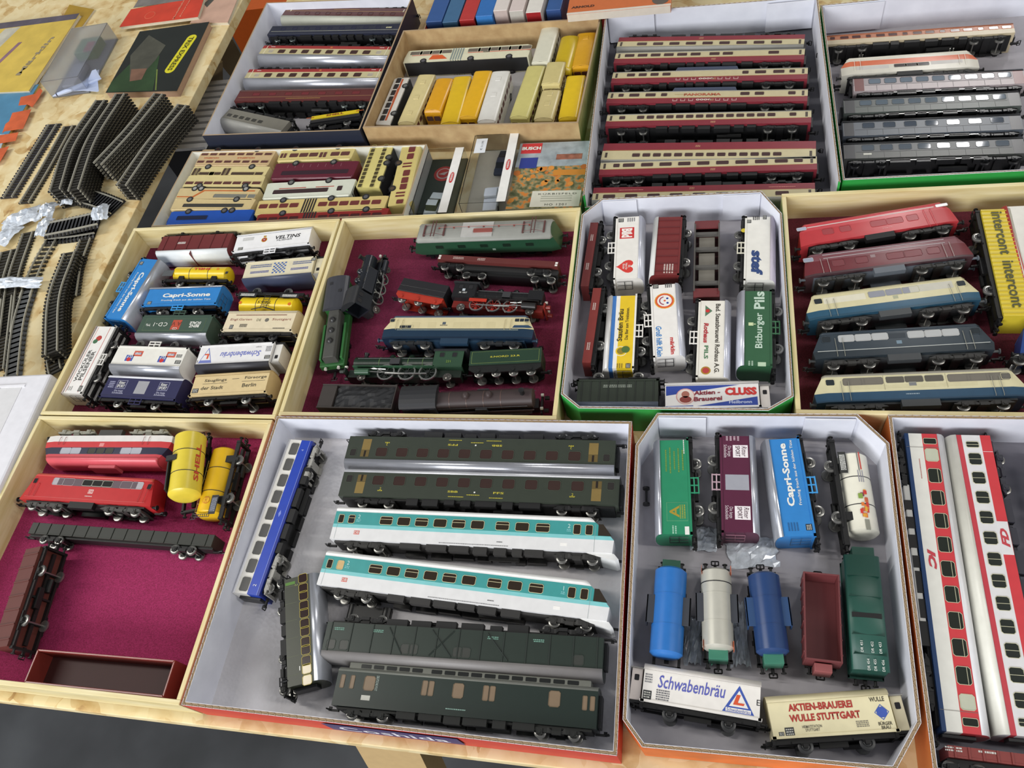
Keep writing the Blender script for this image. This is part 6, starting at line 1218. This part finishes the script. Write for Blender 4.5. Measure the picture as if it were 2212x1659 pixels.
# ------------------------------------------------------------------ carton of long boxes at the back
a = W(912, 62, .040); b_ = W(1306, 36, .040); c10a = a
c10 = carton('red-edged carton packed with long coloured boxes at the back', [(a.x, a.y), (b_.x, b_.y), (b_.x + .01, b_.y + .22), (a.x + .01, a.y + .235)], .036, M('#a83a30', .5), M('#b23a30', .5), flute=False, th=.002)
def pxbox(label, fl_, fr, z0, z1, depth, col, cat='box', name='long_box', endc=None, group=None, bev=.0008):
    a, b = W(*fl_, z1), W(*fr, z1); u = (b - a).normalized() if not group else (b_ - c10a).to_2d().to_3d().normalized(); y = Vector((-u.y, u.x, 0)); m = Matrix((u, y, Vector((0, 0, 1)))).transposed().to_4x4(); mid = (a + b) / 2; L = (b - a).length * (.94 if group else 1)
    m.translation = Vector((mid.x, mid.y, T + z0)); r = empty(name, m); tag(r, label, cat, group)
    MB().box(-L / 2, L / 2, 0, depth, 0, z1 - z0).obj('box_sleeve', M(col, .4), r, bevel=bev); MB().box(-L / 2 + .0006, L / 2 - .0006, -.0006, .0004, .0006, z1 - z0 - .0006).obj('end_flap', M(endc or col, .4), r)
    return r, L
g = 'long boxes in the back carton'
for (l_, p, q, z1, c, e) in (('dark blue long box at the left of the back carton', (919, 46), (954, 47), .042, '#31548c', '#23406e'), ('slate blue long box beside the dark blue one', (955, 47), (988, 48), .042, '#3c6488', '#2c4f6a'), ('red long box between two blue ones', (991, 43), (1024, 43), .044, '#b03432', '#9c2426'),
                             ('bright blue long box beside the red one', (1026, 34), (1064, 34), .047, '#2c68ac', '#3a80c8'), ('white long box with red lower end', (1064, 24), (1096, 21), .050, '#d2cac4', '#c9b9b2'), ('white long box with grey lower end', (1098, 25), (1131, 22), .050, '#cdbfba', '#c4c2b8'), ('white long box with dark red end flap', (1134, 28), (1169, 25), .048, '#d6d2ca', '#a02428'), ('small blue box under the orange packet', (1178, 22), (1212, 20), .042, '#2f568f', '#3a5a94')):
    pxbox(l_, p, q, .0035, z1, .17, c, endc=e, group=g)
r, L = pxbox('orange flat packet with dark lettering resting on the cartons', (1224, 32), (1449, 11), .0505, .0625, .13, '#c46a3a', 'packet', 'flat_packet', '#d2c9bc')
o = link('lettering', textobj('ARNOLD', M('#4a2a1c', .5), .0052, .034, .05), r); o.matrix_local = Matrix.Translation((-L * .35, .016, .0123)); MB().box(-L / 2, L / 2, -.0001, .004, .0119, .0122).obj('pale_border', M('#d2c9bc', .5), r)
MB().lathe([(0, .012), (.0002, .012)], (L * .40, .016, .0121), 'z', 22).obj('dark_medallion', M('#5a5048', .5), r)
# ------------------------------------------------------------------ chipboard table: catalogues and boxes
def flatbook(label, quad, z0, z1, cover, pages='#cfc6b0', name='catalogue', cat='catalogue', bev=.0004):
    q = [W(*p, z1) for p in quad]; cen = sum(q, Vector()) / 4; r = empty(name, Matrix.Translation((cen.x, cen.y, T + z0))); tag(r, label, cat)
    P = [((p - cen).x, (p - cen).y) for p in q]
    if sum(P[i - 1][0] * P[i][1] - P[i][0] * P[i - 1][1] for i in range(4)) < 0: P.reverse()
    h = z1 - z0
    MB().prism([tuple(v) for v in inset_poly(P, .0008)], .0008, h - .0006, 'z').obj('pages', M(pages, .7), r); MB().prism(P, h - .0006, h, 'z').obj('front_cover', cover if not isinstance(cover, str) else M(cover, .35, var=.12, scale=30), r); MB().prism(P, 0, .0008, 'z').obj('back_cover', M(pages, .6), r)
    return r, cen, h
def decal(r, cen, h, pts, col, name='printed_patch', z=.0002, zt=None):
    q = [W(*p, zt) - cen for p in pts]; MB().prism([(v.x, v.y) for v in q], h, h + z, 'z').obj(name, M(col, .4, var=.2, scale=40), r)
def decal_text(r, cen, h, s, p0, p1, ht, col, zt, bold=.03):       # text running from p0 to p1 on the cover
    a, b = W(*p0, zt) - cen, W(*p1, zt) - cen; u = (b - a); o = link('lettering', textobj(s, M(col, .5), ht, u.length, bold), r)
    o.matrix_local = Matrix.Translation(((a + b) / 2).to_2d().to_3d() + Vector((0, 0, h + .0004))) @ Matrix.Rotation(math.atan2(u.y, u.x), 4, 'Z')
ZT = .010
r, cen, h = flatbook('yellow magazine with faded train picture and grey lettering', [(-90, 62), (172, 30), (62, 196), (-150, 206)], .004, ZT, '#d2b653')
decal(r, cen, h, [(-80, 60), (172, 29), (164, 41), (-86, 74)], '#5c5560', 'dark_picture_band', .0002, ZT); decal(r, cen, h, [(12, 62), (45, 58), (-60, 160), (-90, 160)], '#bdb9a8', 'pale_picture', .0002, ZT); decal(r, cen, h, [(40, 92), (48, 91), (-30, 165), (-38, 165)], '#8a6a78', 'rail_picture', .0003, ZT)
decal_text(r, cen, h, 'Märklin', (38, 163), (114, 80), .011, '#93876c', ZT)
flatbook('ochre yellow booklet under the yellow magazine', [(150, 10), (203, 20), (110, 150), (60, 180)], 0, .004, '#a8862a')
r, cen, h = flatbook('blue brochure with huge orange letters', [(-140, 212), (84, 182), (-20, 352), (-190, 360)], 0, .006, '#4f86a8', '#c4a45a')
for pts in ([(45, 210), (76, 203), (86, 190), (92, 196), (84, 212), (70, 232), (60, 226), (40, 228)], [(27, 244), (68, 236), (50, 278), (10, 284), (5, 288), (12, 268), (20, 262)], [(-10, 294), (40, 286), (34, 304), (-20, 314)], [(-20, 326), (20, 316), (0, 350), (-30, 360)]): decal(r, cen, h, pts, '#cf6238', 'orange_letter', .0003, .006)
decal(r, cen, h, [(-100, 290), (10, 290), (0, 330), (-110, 340)], '#b4bfc9', 'pale_picture', .0002, .006)
r, cen, h = flatbook('orange red catalogue with pale round emblem', [(283, 20), (442, -8), (427, 36), (258, 58)], .006, .012, '#c9402a')
decal(r, cen, h, [(300, -2), (445, -30), (441, -6), (288, 17)], '#77726e', 'dark_picture_band', .0002, .012); decal_text(r, cen, h, 'Modellbahn', (374, 42), (398, 0), .004, '#d88a70', .012); decal_text(r, cen, h, 'Journal', (388, 38), (412, -2), .004, '#d88a70', .012)
q = W(324, 33, .012) - cen; MB().lathe([(h, .011), (h + .0003, .011)], (q.x, q.y, 0), 'z', 24).obj('pale_emblem', M('#d2694e', .5), r); MB().lathe([(h, .0098), (h + .0004, .0098)], (q.x, q.y, 0), 'z', 24).obj('emblem_centre', M('#c9402a', .5), r)
r, cen, h = flatbook('pink paper booklet under the red catalogue', [(445, -6), (516, -10), (492, 48), (410, 50)], 0, .006, '#c4a08c'); decal(r, cen, h, [(440, 8), (462, -10), (470, -8), (447, 16)], '#4a4a44', 'dark_print', .0002, .006)
r, cen, h = flatbook('dark green catalogue with rounded yellow name plate', [(302, 68), (452, 47), (382, 196), (228, 200)], 0, .012, '#1f231f', '#a88a74')
decal(r, cen, h, [(240, 178), (300, 120), (345, 120), (330, 196), (232, 199)], '#2c4426', 'meadow_picture', .0002, .012); decal(r, cen, h, [(282, 120), (322, 76), (358, 98), (336, 130), (300, 170), (280, 170)], '#4a4a40', 'engine_picture', .0003, .012); decal(r, cen, h, [(284, 150), (318, 148), (306, 172), (280, 176)], '#7a5a48', 'engine_front_picture', .0004, .012); decal(r, cen, h, [(338, 150), (341, 150), (338, 195), (335, 195)], '#6a7a3a', 'post_picture', .0003, .012)
a, b = W(419, 75, .012) - cen, W(362, 158, .012) - cen; u = (b - a); ang = math.atan2(u.y, u.x); n_ = 12; hw, hl = .0098, u.length / 2
pill = [(hl - hw + hw * math.cos(t_), hw * math.sin(t_)) for t_ in [-math.pi / 2 + math.pi * k / n_ for k in range(n_ + 1)]] + [(-hl + hw + hw * math.cos(t_), hw * math.sin(t_)) for t_ in [math.pi / 2 + math.pi * k / n_ for k in range(n_ + 1)]]
o = MB().prism(pill, 0, .0003, 'z').obj('yellow_plate', M('#d6ce2a', .4), r); o.matrix_local = Matrix.Translation(((a + b) / 2).to_2d().to_3d() + Vector((0, 0, h))) @ Matrix.Rotation(ang, 4, 'Z')
t_ = link('lettering', textobj('TRIX EXPRESS', M('#3a3a14', .5), .0095, hl * 1.75, .02), o); t_.matrix_local = Matrix.Translation((0, 0, .0006))
# clear plastic box
qa, qb, qc = W(87, 178, .034), W(168, 166, .034), W(150, 66, .034); m, L = oriented(qa, qb, qc); D = (qc - qa).dot(m.to_3x3().col[1]) * 1.03; mid = (qa + qb) / 2; m.translation = Vector((mid.x, mid.y, T)); r = empty('plastic_box', m); tag(r, 'scuffed clear plastic box holding a red and green model', 'plastic box')
mb = MB(); th = .001; h = .034
for (x0, x1, y0, y1) in ((-L / 2, L / 2, 0, th), (-L / 2, L / 2, D - th, D), (-L / 2, -L / 2 + th, th, D - th), (L / 2 - th, L / 2, th, D - th)): mb.box(x0, x1, y0, y1, 0, h)
mb.box(-L / 2, L / 2, 0, D, h, h + th); mb.obj('scuffed_cover', M('#dfe3ea', .22, kind='frosted'), r); MB().box(-L / 2 + .002, L / 2 - .002, .002, D - .002, .0005, .003).obj('inner_base', M('#7a7a84', .5), r)
o = MB().box(-.020, .020, D * .62, D * .90, .004, .020).obj('green_card', M('#6a7f5c', .5), r); MB().box(-.012, .014, D * .05, D * .45, .004, .016).obj('inner_block', M('#8d8d98', .4), r, bevel=.002); MB().box(.0, .016, D * .62, D * .80, .020, .0215).obj('red_print', M('#8a4a42', .5), r)
# paper model aircraft
a, b = W(112, 206, .012), W(217, 167, .012); u = (b - a).normalized(); y = Vector((-u.y, u.x, 0)); m = Matrix((u, y, Vector((0, 0, 1)))).transposed().to_4x4(); mid = (a + b) / 2; m.translation = Vector((mid.x, mid.y, T)); L = (b - a).length
r = empty('model_aircraft', m); tag(r, 'slender pale blue model airliner with delta wings', 'model aircraft'); BL = M('#b4c0dc', .35)
MB().lathe([(-L / 2, .0006), (-L * .40, .0030), (-L * .2, .0042), (L * .3, .0042), (L / 2, .0015)], (0, 0, .010), 'x', 14).obj('fuselage', BL, r, smooth=True)
for sg in (-1, 1): MB().prism([(-L * .12, sg * .002), (L * .12, sg * .014), (L * .40, sg * .034), (L * .44, sg * .034), (L * .42, sg * .002)][::sg], .0075, .0087, 'z').obj('wing', BL, r)
MB().prism([(L * .22, .012), (L * .50, .012), (L * .52, .028), (L * .44, .028)], -.0006, .0006, 'y').obj('tail_fin', BL, r); MB().lathe([(-.002, .001), (.004, .0034)], (-L * .44, 0, .010), 'x', 12).obj('nose_glazing', M('#2a3040', .15), r)
# ------------------------------------------------------------------ loose track
RAILM = M('#b9b6a8', .35, .35); SLEEP = M('#26241f', .6)
def spline(pts, n=24):
    out = []
    P = [pts[0] * 2 - pts[1]] + pts + [pts[-1] * 2 - pts[-2]]
    seg = len(pts) - 1
    for s in range(seg):
        p0, p1, p2, p3 = P[s:s + 4]
        for k in range(n // seg + (1 if s == seg - 1 else 0)):
            t = k / (n // seg); out.append(.5 * ((2 * p1) + (p2 - p0) * t + (2 * p0 - 5 * p1 + 4 * p2 - p3) * t * t + (3 * p1 - p0 - 3 * p2 + p3) * t ** 3))
    return out
def track(label, px, z, zm=None, group='loose track lengths', w=.026, gauge=.0165, sp=.0062, solid=None, cat='model track', sleepm=None):
    P = spline([W(x, y, (z if zm is None else zm) + .006) for (x, y) in px]); c = sum(P, Vector()) / len(P); Q = [Vector((p.x - c.x, p.y - c.y, 0)) for p in P]
    r = empty('track_piece', Matrix.Translation((c.x, c.y, T + z))); tag(r, label, cat, group)
    N = []
    for i in range(len(Q)):
        d = (Q[min(i + 1, len(Q) - 1)] - Q[max(i - 1, 0)]).normalized(); N.append(Vector((-d.y, d.x, 0)))
    for sg in (-1, 1):
        mb = MB(); hw = .0007
        for i, q in enumerate(Q):
            e = q + N[i] * sg * gauge / 2
            for (o_, zz) in ((-hw, .0025), (hw, .0025), (hw, .0052), (-hw, .0052)): p = e + N[i] * o_; mb.v.append((p.x, p.y, zz))
        for i in range(len(Q) - 1):
            for k in range(4): mb.face([i * 4 + k, i * 4 + (k + 1) % 4, i * 4 + 4 + (k + 1) % 4, i * 4 + 4 + k])
        mb.face([0, 1, 2, 3]); k = (len(Q) - 1) * 4; mb.face([k, k + 1, k + 2, k + 3]); mb.obj('rail', RAILM, r)
    mb = MB(); acc = 0; last = Q[0]
    for i in range(1, len(Q)):
        seg = (Q[i] - Q[i - 1]); l = seg.length; d = seg / l
        while acc < l:
            p = Q[i - 1] + d * acc; n = N[i]; b = len(mb.v)
            for zz in (.0002, .0027):
                for (s1, s2) in ((-1, -1), (1, -1), (1, 1), (-1, 1)): v = p + d * s1 * .0015 + n * s2 * w / 2; mb.v.append((v.x, v.y, zz))
            for f in ((3, 2, 1, 0), (4, 5, 6, 7), (0, 1, 5, 4), (1, 2, 6, 5), (2, 3, 7, 6), (3, 0, 4, 7)): mb.face([b + k for k in f])
            acc += sp
        acc -= l
    tag(mb.obj('sleepers', sleepm or SLEEP, r), None, None, None, 'stuff')
    if solid:
        mb = MB(); i0 = 0
        for i, q in enumerate(Q):
            for (o_, zz) in ((-w * .5, 0.0), (w * .5, 0.0), (w * .36, .0026), (-w * .36, .0026)): p = q + N[i] * o_; mb.v.append((p.x, p.y, zz + .0001))
        for i in range(len(Q) - 1):
            for k in range(4): mb.face([i * 4 + k, i * 4 + (k + 1) % 4, i * 4 + 4 + (k + 1) % 4, i * 4 + 4 + k])
        mb.obj('roadbed', M(solid, .5), r)
    return r
def stack(label, under, px, n, **k):
    o_ = ['', 'second', 'third', 'fourth', 'fifth', 'sixth', 'seventh']
    for j in range(n): track(label if j == n - 1 else '%s track from the top of %s' % (o_[n - 1 - j], under), px, .0056 * j, .0056 * (n - 1), **k)
LB = M('#34343a', .3, .3)
track('single straight track with shiny sleepers beside the brochure', [(112, 266), (66, 340), (14, 424)], 0, sleepm=LB, w=.032); track('dark straight track half under the shiny one', [(146, 270), (96, 360), (50, 436)], 0)
stack('curved track on top of the outer bundle beside the aircraft', 'the curved outer bundle', [(215, 214), (150, 310), (116, 408)], 7)
stack('curved track on top of the inner bundle beside the green catalogue', 'the curved inner bundle', [(258, 200), (195, 300), (156, 408)], 7)
stack('straight track on top of the thick bundle near the green catalogue', 'the thick straight bundle', [(341, 200), (275, 280), (208, 352)], 7)
stack('straight track on top of the bundle at the table edge', 'the straight bundle at the table edge', [(392, 224), (325, 305), (260, 398)], 6)
stack('curved track on top of the taped bundle beside the tray corner', 'the taped curved bundle', [(148, 543), (114, 640), (108, 760)], 4, w=.030)
track('straight track poking out behind the taped bundle', [(182, 514), (162, 570), (150, 640)], .002)
track('plain straight track with wood showing between its sleepers', [(108, 516), (78, 570), (50, 640)], 0, sp=.0085); track('long straight track at the left of the open one', [(58, 500), (25, 600), (8, 720)], 0); track('straight track at the picture edge under the clear film', [(12, 540), (-12, 620), (-30, 720)], 0)
track('grey solid roadbed track in front of the clear film', [(58, 622), (36, 700), (22, 812)], .001, solid='#4a4c4e', sp=.009); track('dark track piece beside the solid one', [(12, 640), (2, 720), (-8, 800)], 0)
track('short curved track lying against the white frame box', [(112, 742), (112, 775), (116, 800)], 0)
for (l_, px, zz) in (('dark turnout wrapped in film beside the table edge', [(162, 418), (205, 428), (250, 446)], .004), ('dark solid crossing wrapped in film at both ends', [(100, 492), (150, 482), (212, 468)], .012)):
    track(l_, px, zz, solid='#2e2f33', w=.036, gauge=.026, cat='track turnout')
    if zz > .01: track('dark solid track lying under the wrapped crossing', [(105, 505), (155, 500), (205, 492)], .0, solid='#26272b', w=.036)
# crumpled clear film
FILM = M('#ccd3dc', .14, .1, var=.2, scale=220)
def film(label, px, rx, ry, z, h, seed, ang=0):
    rnd = random.Random(seed); c = W(*px, z); mb = MB(); nx, ny = 11, 9
    for i in range(nx):
        for j in range(ny):
            a, b = i / (nx - 1) * 2 - 1, j / (ny - 1) * 2 - 1; d = max(0, 1 - (a * a + b * b) * .62); mb.v.append((a * rx + rnd.uniform(-1, 1) * rx * .1, b * ry + rnd.uniform(-1, 1) * ry * .1, h * d * rnd.uniform(.45, 1.1)))
    for i in range(nx - 1):
        for j in range(ny - 1):
            q = [i * ny + j, (i + 1) * ny + j, (i + 1) * ny + j + 1, i * ny + j + 1]; mb.face(q[:3]); mb.face([q[0], q[2], q[3]])
    o = mb.obj('plastic_film', FILM); o.location = (c.x, c.y, T + z); o.rotation_euler = (0, 0, ang); sd = o.modifiers.new('thick', 'SOLIDIFY'); sd.thickness = .0004; tag(o, label, 'plastic film')
film('crumpled clear film on the right end of the wrapped crossing', (218, 462), .013, .017, .012, .012, 1, .3); film('crumpled clear film on the left end of the wrapped crossing', (95, 492), .010, .018, .012, .010, 2); film('crumpled clear film spread beside the shiny track', (48, 474), .030, .018, .006, .012, 3, .5); film('crumpled bluish film between crossing and turnout', (105, 456), .014, .016, .010, .012, 4); film('crumpled film on the end of the dark turnout', (150, 428), .012, .016, .010, .010, 5); film('blue tinted film band across the loose tracks', (32, 612), .048, .010, .010, .008, 6); film('folded film strip hanging over the track ends', (20, 505), .016, .022, .006, .010, 7, -.4)
film('crumpled white film between the maroon and blue vans', (1625, 1195), .022, .014, .0032, .005, 8, .1); film('crumpled white film beside the silver tank wagon', (1592, 1370), .009, .028, .0032, .006, 9, .1); film('crumpled white film beside the bright blue tank wagon', (1497, 1385), .008, .020, .0032, .005, 10); film('crumpled white film behind the silver tank wagon', (1520, 1165), .012, .012, .0032, .005, 12)
# white frame box at the lower left
a, b, c = W(111, 806, .048), W(-2, 1054, .048), W(-200, 806, .048)
y = (a - b).normalized(); x = Vector((y.y, -y.x, 0)); L = (a - b).length * 1.05; m = Matrix((x, y, Vector((0, 0, 1)))).transposed().to_4x4(); m.translation = Vector((a.x, a.y, T)); r = empty('frame_box', m); tag(r, 'white box with printed lid and sunken picture beside the tray', 'box'); WB_ = M('#dcdce2', .45)
Wd = .22
MB().box(-Wd, 0, -L, 0, 0, .048).obj('lid', WB_, r, bevel=.003); MB().box(-Wd + .01, -.034, -L * .62, -L * .10, .0478, .0484).obj('pale_panel', M('#d2d2d4', .5), r)
MB().box(-Wd + .012, -.070, -L * .62, -L * .30, .0484, .0488).obj('grey_picture', M('#8a8590', .4, var=.3, scale=40), r); MB().box(-Wd + .01, -.030, -L * .115, -L * .095, .0480, .0492).obj('ridge', M('#e6e6ec', .4), r)
for (s_, x_, y_, hh, col) in (('Verkehrslenker', -.092, -.020, .0060, '#77757c'), ('Deutsche Bundespost', -.090, -L * .20, .0048, '#8a8a90')): o = link('lettering', textobj(s_, M(col, .5), hh), r); o.matrix_local = Matrix.Translation((x_, y_, .0490))
# ------------------------------------------------------------------ under the tables
q = W(428, 243, -.13); r = empty('slatted_crate', Matrix.Translation((q.x, q.y, 0))); tag(r, 'white slatted crate standing on the floor between the tables', 'crate')
MB().box(-.05, .05, -.10, .10, 0, .624).obj('crate_body', M('#2a2a2e', .6), r)
for k in range(11): MB().box(-.052, .052, -.102 + k * .0186, -.0905 + k * .0186, .624, .630).obj('slat', M('#e8e8ea', .5), r)
q = W(600, -30, -.46); r = empty('orange_crate', Matrix.Translation((q.x, q.y, 0))); tag(r, 'orange plastic crate on the floor behind the tables', 'crate'); OC = M('#d2601c', .4)
for (x0, x1, y0, y1) in ((-.15, .15, -.12, -.11), (-.15, .15, .11, .12), (-.15, -.14, -.11, .11), (.14, .15, -.11, .11)): MB().box(x0, x1, y0, y1, .01, .30).obj('crate_wall', OC, r)
MB().box(-.15, .15, -.12, .12, 0, .01).obj('crate_base', OC, r); MB().box(-.15, .15, -.12, .12, .30, .306).obj('crate_lid', OC, r)
